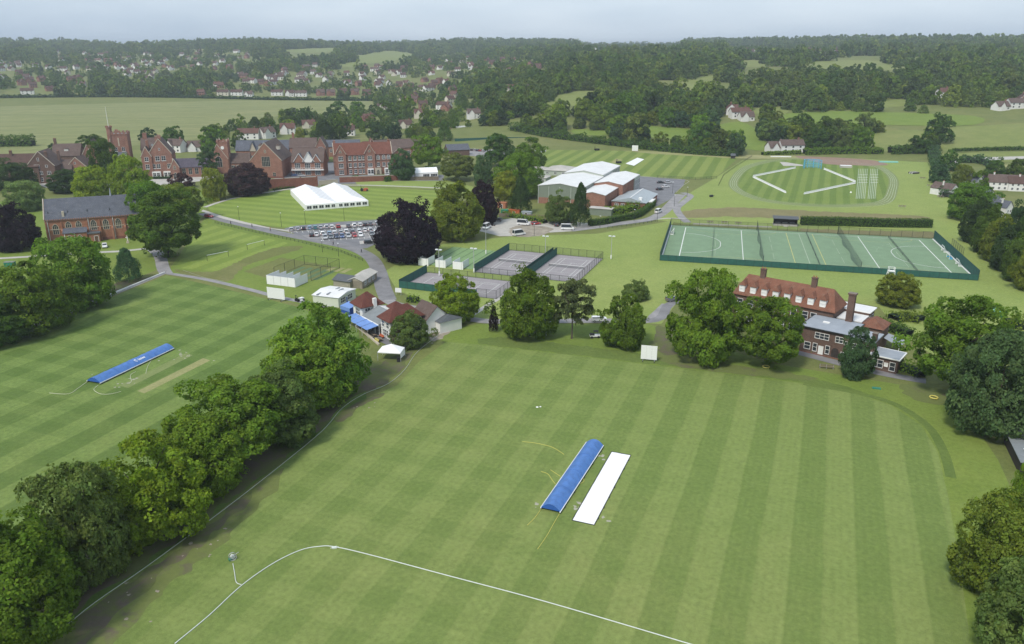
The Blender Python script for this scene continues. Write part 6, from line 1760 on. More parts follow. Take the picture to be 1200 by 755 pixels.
# hammer cage of blue netting
cg = empty("throwing_cage", xy(G(951, 197.5)) + (0,), -.1, "blue netted throwing cage at the far side of the arena", "cage")
cpts = [(-5.2, -2.5), (-4.6, 1.8), (-1.8, 3.4), (1.8, 3.4), (4.6, 1.8), (5.2, -2.5)]
for q in cpts: MB().bar((*q, 0), (*q, 5.4), .16, 5).build("post", M["cage_blue"], cg)
for a, b in zip(cpts, cpts[1:]):
    MB().quad((*a, .2), (*b, .2), (*b, 5.2), (*a, 5.2)).build("net_panel", M["mesh_net_blue"], cg)
    MB().bar((*a, 5.3), (*b, 5.3), .12, 4).bar((*a, 2.6), (*b, 2.6), .06, 4).build("rail", M["cage_blue"], cg)
def mat_stack(px, w_, d_, h, mat, label, ang=-8, mat2=None, name="landing_mat"):
    p = G(*px)
    r = empty(name, (p.x, p.y, 0), math.radians(ang), label, "mat")
    MB().box(-w_/2, -d_/2, 0, w_/2, d_/2, h).build("mat_body", M[mat2 or mat], r); MB().box(-w_/2+.05, -d_/2+.05, h, w_/2-.05, d_/2-.05, h+.12).build("top_sheet", M[mat], r)
mat_stack((991, 196.5), 7.0, 3.2, 1.3, "white_sheet", "pale covered landing mat beside the cinder runway", -8, "concrete_pale")
mat_stack((1041, 190.5), 12, 2.4, .6, "turquoise_sheet", "long turquoise covered mat at the far right of the arena", -6)
mat_stack((915, 184), 14, 1.6, .3, "white_sheet", "long pale sheet at the far left of the arena", -4)
hd = empty("hurdle_stack", xy(G(1071, 203.5)) + (0,), .35, "stack of dark and white hurdles at the right of the arena", "hurdles")
for i in range(5):
    MB().box(-2.6, -1.6+i*.8, 0, 2.6, -1.35+i*.8, .95).build("hurdle", M["white_paint" if i % 2 else "wood_dark"], hd)
for i, (px, lab) in enumerate([((1081, 209.5), "white bench frame nearest the hurdle stack"), ((1090, 218.5), "white bench frame by the field hedge, middle of three"), ((1102, 231.5), "grey bench frame nearest the conifer row"), ((1057, 243), "grey bench frame at the near edge of the running track")]):
    park_bench(px, -25, lab, 3.2)
mk2 = empty("marker_cone", xy(G(997, 226)) + (0,), 0, "small white marker on the arena grass near the right barrier", "marker"); MB().bar((0, 0, 0), (0, 0, .7), .55, 6, 0, .2).build("cone", M["white_paint"], mk2)
for px, lab in (((833.5, 231), "small dark box on the bank beside the running track"), ((693, 175), None)):
    if lab:
        r = empty("roller_box", xy(G(*px)) + (0,), .3, lab, "box"); MB().box(-.9, -.5, .1, .9, .5, 1.1).build("body", M["dark_metal"], r); MB().bar((.9, 0, .6), (2.0, 0, .8), .06, 4).build("handle", M["dark_metal"], r)
bx_ = Block("black_hut", "small black hut at the hedge corner of the striped far field", "hut", xy(G(856.5, 186)), -10)
bx_.gable(0, 2.8, 0, 2.4, 2.2, 3.2, 'x', "wood_dark", "felt_dark")
# lamp posts
def lamp_post(px, h, label, group="lamp posts along the roads"):
    p = G(*px)
    r = empty("lamp_post", (p.x, p.y, 0), .4, label, "lamp post", group)
    MB().bar((0, 0, 0), (0, 0, h), .09, 6, 0, .05).build("pole", M["dark_metal"], r)
    MB().box(-.2, -.5, h, .2, .25, h+.14).build("lantern", M["lamp_glass"], r)
for px, h, lab in [((280.5, 258), 6, "lamp post on the marquee lawn edge by the pavement start"), ((330, 266), 6, "lamp post at the left end of the car park"), ((358, 263), 6, "lamp post behind the car park row, second from left"), ((403.5, 259), 6, "lamp post behind the middle of the car park row"),
                   ((770, 260), 5.5, "lamp post beside the white van on the sports hall road"), ((790, 242), 5.5, "lamp post at the inside of the road bend by the sports hall"), ((788, 227), 6, "lamp post at the sports hall car park corner"), ((805, 231), 5, "lamp post at the loop path above the road"),
                   ((703, 267), 5, "lamp post by the hedge along the sports hall road"), ((743, 259), 5, "lamp post before the hedge corner on the sports hall road"), ((626, 276.5), 5, "lamp post by the gravel car park earth patch"), ((543, 373), 4.5, "lamp post by the road near the open light green tree"), ((590, 380), 5, "lamp post at the foot of the concrete path"), ((738, 372), 6, "lamp post on the lawn right of the umbrella pine"), ((397, 301), 5, "lamp post on the lawn inside the road curve"), ((378, 296), 4.5, "lamp post on the lawn below the car park")]:
    lamp_post(px, h, lab)
# white notice board by the road
nb = empty("notice_board", xy(G(467, 346)) + (0,), -.2, "white notice board on posts beside the curving road", "sign")
MB().box(-1.0, -.05, .9, 1.0, .05, 2.3).build("board", M["white_paint"], nb)
for s in (-.8, .8): MB().bar((s, .08, 0), (s, .08, 2.2), .05, 4).build("post", M["galv_metal"], nb)
sc_ = empty("stone_cross", xy(G(150, 285)) + (0,), .35, "small white stone cross on the grass by the chapel", "cross")
MB().box(-.5, -.5, 0, .5, .5, .5).box(-.32, -.32, .5, .32, .32, 1.0).build("plinth", M["stone_trim"], sc_); MB().box(-.14, -.12, 1.0, .14, .12, 3.0).box(-.6, -.12, 2.1, .6, .12, 2.4).build("shaft", M["white_render"], sc_)
# timber fence with bollards along the hall yard
fence("yard_fence", "weathered timber fence behind the gravel car park by the sports hall", [xy(G(*p)) for p in ((585, 254), (632, 256.5), (676, 262))], 1.7, 2.4, "wood_weathered", post="wood_weathered")
fence("rail_fence", "low rail fence along the lawn side of the curving road", [xy(G(*p)) for p in ((252, 262), (300, 273), (350, 284), (400, 296), (425, 306))], 1.0, 2.6, None, mesh="mesh_fence", rails=1)
fence("rail_fence", "low dark rail fence along the sports hall road", [xy(G(*p)) for p in ((712, 268), (745, 264), (768, 260))], .9, 2.4, None, rails=1)
fence("field_fence", "thin dark fence at the near edge of the striped far field", [xy(G(*p)) for p in ((770, 209), (815, 211), (840, 209.5))], 1.6, 4.0, None, rails=1)
fence("field_fence", "thin pale fence line down the bank beside the running track", [xy(G(*p)) for p in ((881, 184), (862, 196), (848, 206), (842, 218))], 1.2, 4.0, None, rails=1)
fence("far_court_fence", "dark green fence along the far tennis courts", [xy(G(*p)) for p in ((533, 167), (575, 165.5), (640, 165))], 3.0, 4.0, "green_screen")
# skip materials behind the fence: small yard huts
for px, mat, lab, sz in (((587, 252.5), "green_plastic", "teal shed in the yard behind the timber fence", (3.2, 2.4, 2.4)), ((596, 252.5), "orange_paint", "rust red container in the yard behind the timber fence", (5.2, 2.4, 2.6)), ((611, 254), "metal_blue_grey", "blue-grey shed in the yard behind the timber fence", (4.4, 2.4, 2.2)), ((583, 244), "terracotta", "orange roofed yard shed under the copper tree", (4, 3, 2.6))):
    p = G(*px)
    b = Block("yard_shed", lab, "shed", xy(p), -18, "sheds in the yard by the sports hall")
    b.walls(0, sz[0], 0, sz[1], sz[2], mat); b.flat(0, sz[0], 0, sz[1], sz[2], mat, .12, .12); b.door('f', sz[0]*.5, 1.0, 1.9, 0, "wood_dark")
# ------------------------------------------------------------------ vehicles
def car_parts(Lc=4.3, W=1.78, H=1.48, kind="hatch"):
    """body shell, cabin glass, roof panel: lengthwise x, front at +x"""
    h = W/2
    if kind == "van":
        body = [(-Lc/2, .35), (-Lc/2, 1.15), (Lc/2-.75, 1.15), (Lc/2-.1, .98), (Lc/2, .6), (Lc/2-.05, .35)]
        cab = [(-Lc/2+.06, 1.15), (-Lc/2+.16, H-.12), (Lc/2-1.55, H-.12), (Lc/2-.75, 1.15)]
        roof = (-Lc/2+.12, Lc/2-1.5)
    else:
        body = [(-Lc/2+.06, .32), (-Lc/2, .62), (-Lc/2+.08, .92), (Lc/2-1.25, .95), (Lc/2-.25, .80), (Lc/2, .58), (Lc/2-.06, .32)]
        back = {"hatch": .18, "estate": .12, "saloon": .75}[kind]
        cab = [(-Lc/2+back, .93), (-Lc/2+back+.42, H-.06), (Lc/2-1.95, H-.06), (Lc/2-1.2, .95)]
        roof = (cab[1][0]-.04, cab[2][0]+.06)
    def ext(prof, w0, w1, m, mb):
        n = len(prof); zt = max(z for _, z in prof); zb = min(z for _, z in prof)
        def w(z): return w0 + (w1-w0)*(z-zb)/(zt-zb)
        v = [(x, -w(z), z) for x, z in prof] + [(x, w(z), z) for x, z in prof]
        mb.add(v, [(i, n+i, n+(i+1) % n, (i+1) % n) for i in range(n)] + [tuple(range(n)), tuple(reversed(range(n, 2*n)))], m)
    b, c, r = MB(), MB(), MB()
    ext(body, h, h*.97, 0, b); ext(cab, h*.95, h*.76, 0, c)
    r.box(roof[0], -h*.78, H-.058, roof[1], h*.78, H)
    for s in (-1, 1):
        for xa, xb in ((cab[0], cab[1]), (cab[3], cab[2])):
            r.bar((xa[0], s*h*.95, xa[1]), (xb[0], s*h*.77, xb[1]), .05, 4)
    return b, c, r
CAR_MESH = {}
def make_car(name, loc, rz, paint, kind="hatch", label="", cat="car", group=None, Lc=4.3, W=1.78, H=1.48):
    key = (kind, Lc, H)
    if key not in CAR_MESH:
        b, c, r = car_parts(Lc, W, H, kind)
        wm = MB().bar((0, -.1, .31), (0, .1, .31), .31, 10).mesh("wheel", M["black_rubber"])
        hm = MB().bar((0, -.012, .31), (0, .012, .31), .19, 8).mesh("rim", M["galv_metal"])
        hl = MB().box(-.06, -.2, -.09, .06, .2, .09).mesh("headlight", M["lamp_glass"]); tl = MB().box(-.06, -.15, -.12, .06, .15, .12).mesh("tail_light", M["tail_light"])
        CAR_MESH[key] = (b, c.mesh("cabin_glass", M["glass_dark"]), r, wm, hm, hl, tl, {})
    b, cg, r, wm, hm, hl, tl, cache = CAR_MESH[key]
    if paint not in cache: cache[paint] = (b.mesh("body", M["paint_"+paint]), r.mesh("roof", M["paint_"+paint]))
    root = empty(name, loc, rz, label, cat, group)
    place("body", cache[paint][0], root); place("cabin_glass", cg, root); place("roof", cache[paint][1], root)
    for x in (-Lc*.31, Lc*.32):
        for s in (-1, 1):
            w = place("wheel", wm, root, (x, s*(W/2-.06), 0)); place("rim", hm, w, (0, s*.1, 0))
    for s in (-1, 1):
        place("headlight", hl, root, (Lc/2-.07, s*.6, .68)); place("tail_light", tl, root, (-Lc/2+.02, s*.66, .78))
    return root
def at(px, z=.07): p = G(*px); return (p.x, p.y, z)
def crop4(x, y): return (325 + x*.1126, 205 + y*.1126)
rowdir = math.atan2(G(441, 265).y-G(341.7, 271).y, G(441, 265).x-G(341.7, 271).x)
CP = "cars in the rows beside the marquee lawn"
ORD = ["first", "second", "third", "fourth", "fifth", "sixth", "seventh", "eighth", "ninth", "tenth", "eleventh", "twelfth", "thirteenth", "fourteenth", "fifteenth"]
kinds = ["hatch", "estate", "saloon", "hatch"]
def row(items, lab, flip):
    for i, (x, y, col) in enumerate(items):
        k = kinds[(i*3+len(items)) % 4]
        make_car("parked_car", at(crop4(x, y)), rowdir + (math.pi/2 if flip else -math.pi/2) + .03*((i*7) % 3-1), col, k, f"{col.replace('light','light ')} {dict(hatch='hatchback', estate='estate car', saloon='saloon')[k]}, {ORD[i]} from the left in the {lab}", "car", CP, H=1.62 if k == "estate" else 1.48)
row([(148, 582, "silver"), (213, 578, "silver"), (272, 572, "black"), (338, 565, "lightblue"), (395, 563, "teal"), (452, 562, "silver"), (512, 558, "silver"), (567, 556, "white"), (633, 550, "red"), (740, 545, "grey"), (800, 540, "white"), (860, 535, "white"), (914, 530, "black"), (968, 525, "grey"), (1030, 520, "silver")], "car park back row", True)
row([(358, 640, "black"), (408, 637, "white"), (472, 628, "white"), (543, 622, "lightblue"), (595, 618, "white"), (660, 616, "silver"), (716, 606, "white"), (782, 605, "grey"), (850, 600, "white"), (912, 592, "white"), (965, 590, "silver")], "car park middle row", True)
row([(500, 665, "silver"), (560, 660, "grey"), (618, 656, "navy"), (675, 652, "blue"), (740, 650, "silver"), (805, 645, "red"), (868, 640, "white"), (985, 630, "grey"), (1025, 622, "white")], "car park front row", False)
bl = MB()
for y0, y1, xs in ((548, 590, lx(120, 1060, 16)), (585, 640, lx(330, 1060, 12)), (645, 690, lx(450, 1060, 10))):
    for x in xs:
        a, b = G(*crop4(x, y1 - (x-500)*.06)), G(*crop4(x-18, y0 - (x-500)*.06))
        hline(bl, a.x, a.y, b.x, b.y, .14, z=.075)
o = bl.build("parking_line", M["white_line"]); o["kind"] = "structure"
make_car("parked_car", at(crop4(958, 716)), rowdir, "black", "hatch", "black hatchback parked alone below the car park rows", "car", CP)
OT = "vehicles around the sports hall"
VAN = dict(Lc=5.6, W=2.0, H=2.5)
for px, rz, col, k, lab in [
    ((570.5, 268), 1.2, "white", "van", "white minibus at the left end of the gravel car park"), ((608, 276), .6, "white", "van", "white minibus by the earth patch at the near edge of the gravel"), ((613.5, 264), -.35, "white", "van", "white minibus at the back of the gravel car park beside the red car"), ((665, 269.5), -.1, "white", "van", "long white minibus leaving the gravel car park on the road")]:
    make_car("minibus", at(px), rz, col, k, lab, "minibus", OT, **VAN)
for px, rz, col, k, lab in [
    ((628, 263.5), .3, "red", "hatch", "red hatchback on the gravel beside the white minibus"), ((653, 265), 1.3, "black", "hatch", "black hatchback near the conifer at the gravel car park"), ((585.5, 259), 1.4, "grey", "hatch", "dark grey car before the big round tree by the yard fence"), ((564, 266), .5, "white", "hatch", "white car half hidden by the big round tree"),
    ((774, 215), .1, "black", "saloon", "black saloon in the sports hall car park, back left"), ((783.5, 215), .1, "silver", "hatch", "silver hatchback in the sports hall car park, back right"), ((773, 223), .5, "black", "saloon", "black saloon in the sports hall car park, front left"), ((780, 220), .5, "white", "hatch", "white hatchback in the sports hall car park, front right"),
    ((500, 359.5), .2, "black", "hatch", "black hatchback parked on the grass behind the pavilion"), ((505.5, 361.5), .5, "silver", "hatch", "silver hatchback beside the black one behind the pavilion"), ((123, 290), -1.1, "white", "hatch", "white car parked before the chapel porch"),
    ((345.5, 206.5), .1, "blue", "hatch", "blue car parked before the three slate gables"), ((353.5, 207), .1, "silver", "hatch", "silver car parked before the three slate gables"), ((340.5, 200), 1.4, "white", "van", "white van in the yard beside the assembly hall gable"), ((455, 205.5), .2, "white", "hatch", "white car before the long boarding house bay"), ((702, 377), .0, "white", "van", "white van on the road behind the umbrella pine"), ((788, 353), .3, "grey", "van", "grey van on the drive behind the huge tree"), ((245, 255), -.4, "red", "hatch", "red car on the road beside the pale pavement")]:
    make_car("parked_car", at(px), rz, col, k, lab, "van" if k == "van" else "car", "cars parked about the school")
make_car("van", at((771.5, 249.5)), 1.0, "white", "van", "white van driving up the sports hall road", "van", OT, Lc=4.8, W=1.9, H=2.0)
cols = ["black", "silver", "grey", "red", "white", "black", "silver", "navy", "red", "silver"]
for i in range(10):
    make_car("parked_car", at((537 + i*3.3, 175.5 + i*.25)), math.radians(70), cols[i], "hatch", f"{cols[i]} car, {ORD[i]} from the left in the far court car park", "car", "cars in the far court car park")

def mower(px, rz, mat, label, s=1.0):
    p = at(px, .05)
    r = empty("ride_on_mower", p, rz, label, "mower")
    r.scale = (s, s, s)
    MB().box(-.2, -.45, .45, 1.1, .45, 1.0).box(1.1, -.4, .5, 1.35, .4, .9).build("bonnet", M[mat], r)
    MB().box(-1.2, -.5, .4, -.2, .5, .6).build("chassis", M["dark_metal"], r)
    MB().box(-1.0, -.3, .6, -.45, .3, .78).box(-1.12, -.3, .78, -1.0, .3, 1.25).build("seat", M["black_rubber"], r)
    MB().box(-.4, -.85, .12, .7, .85, .38).build("cutting_deck", M[mat], r)
    for x, rr in ((-.9, .48), (.95, .34)):
        for y in (-.62, .62): MB().bar((x, y-.12, rr), (x, y+.12, rr), rr, 10).build("wheel", M["black_rubber"], r)
    MB().bar((-.05, 0, 1.0), (-.3, 0, 1.3), .04, 5).build("steering_column", M["dark_metal"], r)
    MB().bar((-1.1, -.5, .6), (-1.1, -.5, 2.0), .05, 4).bar((-1.1, .5, .6), (-1.1, .5, 2.0), .05, 4).bar((-1.1, -.5, 2.0), (-1.1, .5, 2.0), .05, 4).build("roll_bar", M["dark_metal"], r)
mower((427, 224), .2, "orange_paint", "orange ride-on mower on the lawn right of the marquee", 1.5); mower((699.5, 176.5), .1, "dark_metal", "dark mower on the far side of the striped far field", 1.4); mower((725, 191.5), .4, "dark_metal", "dark roller machine beside the far pitch strip", 1.3); mower((351.5, 353), .8, "white_paint", "small white machine on the path beside the second field sight screen")
bg = empty("utility_buggy", at((697, 396)), .1, "white and black utility buggy on the grass under the trees", "buggy")
MB().box(-1.4, -.65, .45, 1.3, .65, .8).build("body", M["paint_white"], bg); MB().box(-1.35, -.6, .8, -.2, .6, 1.15).build("cargo_box", M["black_rubber"], bg); MB().box(-.3, -.62, 1.8, .8, .62, 1.88).build("roof", M["black_rubber"], bg)
for x in (-.25, .75):
    for y in (-.58, .58): MB().bar((x, y, .8), (x, y, 1.82), .04, 4).build("roof_post", M["dark_metal"], bg)
for x in (-.9, .9):
    for y in (-.6, .6): MB().bar((x, y-.1, .33), (x, y+.1, .33), .33, 10).build("wheel", M["black_rubber"], bg)
for px, lab in (((629, 393.5), "small white post at the foot of the dense round tree, left"), ((640, 393.5), "small white post at the foot of the dense round tree, right")):
    r = empty("white_post", at(px, 0), 0, lab, "post"); MB().bar((0, 0, 0), (0, 0, 1.1), .18, 6, 0, .14).ball((0, 0, 1.2), .2, .2, .2, 6, 4).build("bollard", M["white_paint"], r)

# ------------------------------------------------------------------ people
def person(px, rz, top, legs, label, stride=.2, seed=0):
    root = empty("person", at(px, .06), rz, label, "person", "people walking in the grounds")
    sk = [(0,0,.95,.15), (0,0,1.2,.14), (0,0,1.42,.16), (0,0,1.54,.06), (0,0,1.68,.105), (.02,0,1.78,.06),
          (0,.10,.9,.10), (stride*.5,.11,.5,.065), (stride,.11,.08,.045), (stride+.14,.11,.04,.04), (0,-.10,.9,.10), (-stride*.2,-.11,.5,.065), (-stride,-.11,.1,.045), (-stride+.13,-.11,.04,.04),
          (0,.20,1.42,.06), (-stride*.4,.25,1.14,.045), (-.02,.24,.9,.035), (0,-.20,1.42,.06), (stride*.4,-.25,1.14,.045), (stride*.6,-.23,.9,.035)]
    ed = [(0,1),(1,2),(2,3),(3,4),(4,5),(0,6),(6,7),(7,8),(8,9),(0,10),(10,11),(11,12),(12,13),(2,14),(14,15),(15,16),(2,17),(17,18),(18,19)]
    me = bpy.data.meshes.new("body"); me.from_pydata([s[:3] for s in sk], ed, [])
    o = place("body", me, None)
    md = o.modifiers.new("skin", 'SKIN'); ms = o.modifiers.new("sub", 'SUBSURF'); ms.levels = 1; ms.render_levels = 1
    for i, s in enumerate(sk):
        o.data.skin_vertices[0].data[i].radius = (s[3], s[3]); o.data.skin_vertices[0].data[i].use_root = (i == 0)
    dg = bpy.context.evaluated_depsgraph_get()
    nm = bpy.data.meshes.new_from_object(o.evaluated_get(dg))
    bpy.data.objects.remove(o)
    for mm in (legs, top, "skin", "hair_dark"): nm.materials.append(M[mm])
    for p in nm.polygons:
        z, y = p.center.z, abs(p.center.y)
        p.use_smooth = True
        p.material_index = 0 if z < .96 and not (y > .19 and z > .8) else (2 if (y > .19 and z < 1.0) else (1 if z < 1.5 else (2 if z < 1.72 or p.center.x > .06 else 3)))
    place("body", nm, root)
person((270.6, 263.5), -.3, "cloth_dark", "cloth_dark", "person in dark clothes walking on the road by the pale pavement")
person((295.5, 267), -.3, "cloth_dark", "cloth_dark", "person in dark clothes on the road halfway to the car park")
person((317, 271.5), 2.8, "cloth_orange", "cloth_dark", "person in an orange top on the road before the car park")
person((390.8, 288), 2.8, "cloth_dark", "cloth_dark", "person in dark clothes on the road below the parked cars")
person((423.6, 297), -.5, "cloth_dark", "cloth_dark", "person in dark clothes at the inside of the road bend")
person((264.5, 235), .2, "cloth_dark", "cloth_dark", "person in dark clothes on the upper path by the copper maple")
person((322, 225.5), .2, "cloth_dark", "cloth_dark", "person in dark clothes on the upper path by the red brick wall")
person((384.5, 215.5), .2, "cloth_white", "cloth_dark", "person in a white top at the gate wall behind the marquee")
# ------------------------------------------------------------------ trees
def crown_arrays(seed, R=1.0, H=1.0, style="broad", n1=40, n2=13, k=16, leaf=.06, squash=.8):
    """leaf-clump quads spread through the volume of a crown; unit crown: radius 1, height from 0 to 1 (scaled later)"""
    rs = np.random.RandomState(seed)
    cents, rads = [], []
    if style in ("broad", "round"):
        i = np.arange(n1) + .5
        zc = 1 - 2 * i / n1
        ph = i * 2.399963 + rs.uniform(0, 6)
        zc = np.clip(zc + rs.normal(0, .10, n1), -1, 1)
        rr = np.sqrt(1 - zc**2)
        dirs = np.stack([rr*np.cos(ph), rr*np.sin(ph), zc], 1)
        if style == "round":                                       # dense, even dome
            lump = 1 + .05*np.sin(3*ph + rs.uniform(0, 6))*rr + rs.normal(0, .045, n1)
            lr = rs.uniform(.20, .32, n1)
        else:
            lump = np.clip(1 + .15*np.sin(3*ph + rs.uniform(0, 6))*rr + rs.normal(0, .09, n1), .84, 1.12)
            lr = rs.uniform(.16, .36, n1)
        c = dirs * (lump * (1 - lr*.75))[:, None]
        flare = np.where(dirs[:, 2] < 0, np.maximum(rr, .25)**-.12, 1.0)             # boughs sweep down, wide to the skirt
        c[:, :2] *= np.minimum(flare, 1.9)[:, None]
        c[:, 2] = np.where(c[:, 2] > 0, c[:, 2]*1.36 - .36, c[:, 2]*.64 - .36)      # widest low down, like a dome
        keep = dirs[:, 2] > -.86
        cents, rads, dirs = c[keep], lr[keep], dirs[keep]
        ni = n1 // 3                                                                 # some boughs inside the crown
        ci = rs.normal(0, .36, (ni, 3)); ci[:, 2] = ci[:, 2]*1.15 - .08
        di = rs.normal(0, 1, (ni, 3)); di /= np.linalg.norm(di, axis=1)[:, None]
        cents = np.concatenate([cents, ci]); rads = np.concatenate([rads, rs.uniform(.26, .36, ni)]); dirs = np.concatenate([dirs, di])
    elif style == "cone":
        t = np.linspace(0.02, 1, n1)
        ph = np.arange(n1) * 2.399963 + rs.uniform(0, 6)
        rad = np.clip((1 - t)**.62 * (1 + rs.normal(0, .14, n1)), .05, 1.1)
        lr = (.30*rad + .12) * rs.uniform(.75, 1.25, n1)
        c = np.stack([np.cos(ph)*rad*.72, np.sin(ph)*rad*.72, -1 + 2*t*.95], 1)
        dirs = np.stack([np.cos(ph), np.sin(ph), .25 + 0*ph], 1)
        dirs /= np.linalg.norm(dirs, axis=1)[:, None]
        cents, rads = c, lr
    elif style == "pine":           # flat topped plates of foliage on open limbs
        ph = np.arange(n1) * 2.399963 + rs.uniform(0, 6)
        q = rs.uniform(0, 1, n1)**.5
        zc = rs.uniform(-.8, .85, n1)
        rad = np.clip(1.05 - np.clip(zc - .2, 0, 1)**2*1.1, .2, 1) * q * .9
        c = np.stack([np.cos(ph)*rad, np.sin(ph)*rad, zc], 1)
        dirs = np.stack([np.cos(ph)*.5, np.sin(ph)*.5, 1 + 0*ph], 1)
        dirs /= np.linalg.norm(dirs, axis=1)[:, None]
        cents, rads = c, rs.uniform(.18, .30, n1)
        squash = .35
    V, T = [], []
    up = np.array([0, 0, 1.0])
    for c, r, d in zip(cents, rads, dirs):
        lobe_t = rs.uniform(.86, 1.16)
        u = rs.normal(0, 1, (n2, 3)); u /= np.linalg.norm(u, axis=1)[:, None]
        u = u + d*.75 + up*.25
        u /= np.linalg.norm(u, axis=1)[:, None]
        tc = c + u * r * rs.uniform(.72, 1.05, (n2, 1)) * np.array([1, 1, squash])
        for p, n in zip(tc, u):
            tt = lobe_t * rs.uniform(.74, 1.28)
            hue = rs.uniform(-.06, .10)
            a = np.cross(n, rs.normal(0, 1, 3)); a /= np.linalg.norm(a)
            b = np.cross(n, a)
            s = r * (.42 if n2 < 14 else .30)
            q = rs.normal(0, .55, (k, 2))
            pos = p + (q[:, :1]*a + q[:, 1:]*b) * s + n * (rs.normal(0, .22, (k, 1)) - .25*(q**2).sum(1, keepdims=True)) * s
            nn = n + up*.35 + rs.normal(0, .55, (k, 3)); nn /= np.linalg.norm(nn, axis=1)[:, None]
            e = np.cross(nn, rs.normal(0, 1, (k, 3))); e /= np.linalg.norm(e, axis=1)[:, None]
            f = np.cross(nn, e)
            sz = leaf * rs.uniform(.6, 1.35, (k, 1))
            asp = rs.uniform(.55, .9, (k, 1))
            quad = np.stack([pos - e*sz, pos - f*sz*asp, pos + e*sz, pos + f*sz*asp], 1)
            V.append(quad.reshape(-1, 3))
            tl = tt * rs.uniform(.84, 1.16, k)
            col = np.stack([tl*(1+hue), tl, tl*(1-hue*.8), np.ones(k)], 1)
            T.append(np.repeat(col, 4, 0))
    V, T = np.concatenate(V), np.concatenate(T)
    V[:, :2] /= np.percentile(np.hypot(V[:, 0], V[:, 1]), 98)      # the crown fills its stated radius and height
    lo, hi = np.percentile(V[:, 2], .5), np.percentile(V[:, 2], 99.6)
    V[:, 2] = (V[:, 2] - lo) / (hi - lo)
    return V, T

def crown_mesh(name, seed, mat, **kw):
    V, T = crown_arrays(seed, **kw)
    n = len(V) // 4
    me = bpy.data.meshes.new(name)
    me.vertices.add(len(V)); me.vertices.foreach_set("co", V.astype(np.float32).ravel())
    me.loops.add(len(V)); me.loops.foreach_set("vertex_index", np.arange(len(V), dtype=np.int32))
    me.polygons.add(n)
    me.polygons.foreach_set("loop_start", np.arange(0, len(V), 4, dtype=np.int32))
    me.polygons.foreach_set("loop_total", np.full(n, 4, dtype=np.int32))
    at = me.color_attributes.new("tint", 'FLOAT_COLOR', 'POINT')
    at.data.foreach_set("color", T.astype(np.float32).ravel())
    me.materials.append(mat)
    me.update(calc_edges=True)
    me.validate()
    return me

def trunk_mesh(name, seed, mat, clear=.18, limbs=6, r=.035, reach=.5):
    """unit trunk: height 1, crown radius 1 units in x/y scaled separately"""
    rnd = random.Random(seed)
    mb = MB()
    pts = [(0, 0, -.01), (.01, 0, clear*.5), (rnd.uniform(-.02, .02), rnd.uniform(-.02, .02), clear), (rnd.uniform(-.05, .05), rnd.uniform(-.05, .05), .5), (0, 0, .82)]
    mb.tube(pts, n=7, radii=[r*1.5, r*1.05, r*.9, r*.6, r*.2])
    for i in range(limbs):
        a = 2*math.pi*i/limbs + rnd.uniform(-.4, .4)
        z0 = clear + (.5-clear)*rnd.random()
        z1 = min(.92, z0 + rnd.uniform(.15, .4))
        q = reach*rnd.uniform(.7, 1.2)
        mb.tube([(0, 0, z0), (math.cos(a)*q*.45, math.sin(a)*q*.45, (z0+z1)/2-.02), (math.cos(a)*q, math.sin(a)*q, z1)], n=5, radii=[r*.55, r*.35, r*.12])
    return mb.mesh(name, mat)

NEAR = [crown_mesh("crown_near", 11+i, M["leaf"], style="broad", n1=64, n2=24, k=16, leaf=.030) for i in range(5)]
DENSE = [crown_mesh("crown_dense", 41+i, M["leaf"], style="round", n1=80, n2=20, k=16, leaf=.031) for i in range(2)]
MID = [crown_mesh("crown_mid", 31+i, M["leaf"], style="broad", n1=32, n2=10, k=12, leaf=.066) for i in range(5)]
CONE = [crown_mesh("crown_conifer", 51+i, M["leaf"], style="cone", n1=60, n2=12, k=14, leaf=.042) for i in range(2)]
PINE = [crown_mesh("crown_pine", 61, M["leaf"], style="pine", n1=62, n2=13, k=18, leaf=.042)]
TRUNK = [trunk_mesh("trunk", 71+i, M["bark"]) for i in range(3)]
TRUNK_PINE = trunk_mesh("trunk_pine", 75, M["bark_pale"], clear=.42, limbs=9, r=.04, reach=.62)
TRUNK_CONE = trunk_mesh("trunk_conifer", 76, M["bark"], clear=.08, limbs=0, r=.03)

GREENS = dict(
    mid=(.122, .204, .023), dark=(.082, .146, .024), deep=(.052, .096, .028), bright=(.200, .290, .031), olive=(.156, .206, .029), grey=(.134, .184, .046),
    blue=(.076, .138, .056), yellow=(.250, .280, .031), copper=(.027, .015, .022), copper2=(.072, .037, .039), pale=(.190, .250, .077), pine=(.105, .130, .047), fresh=(.170, .260, .025), leafy=(.150, .236, .026))

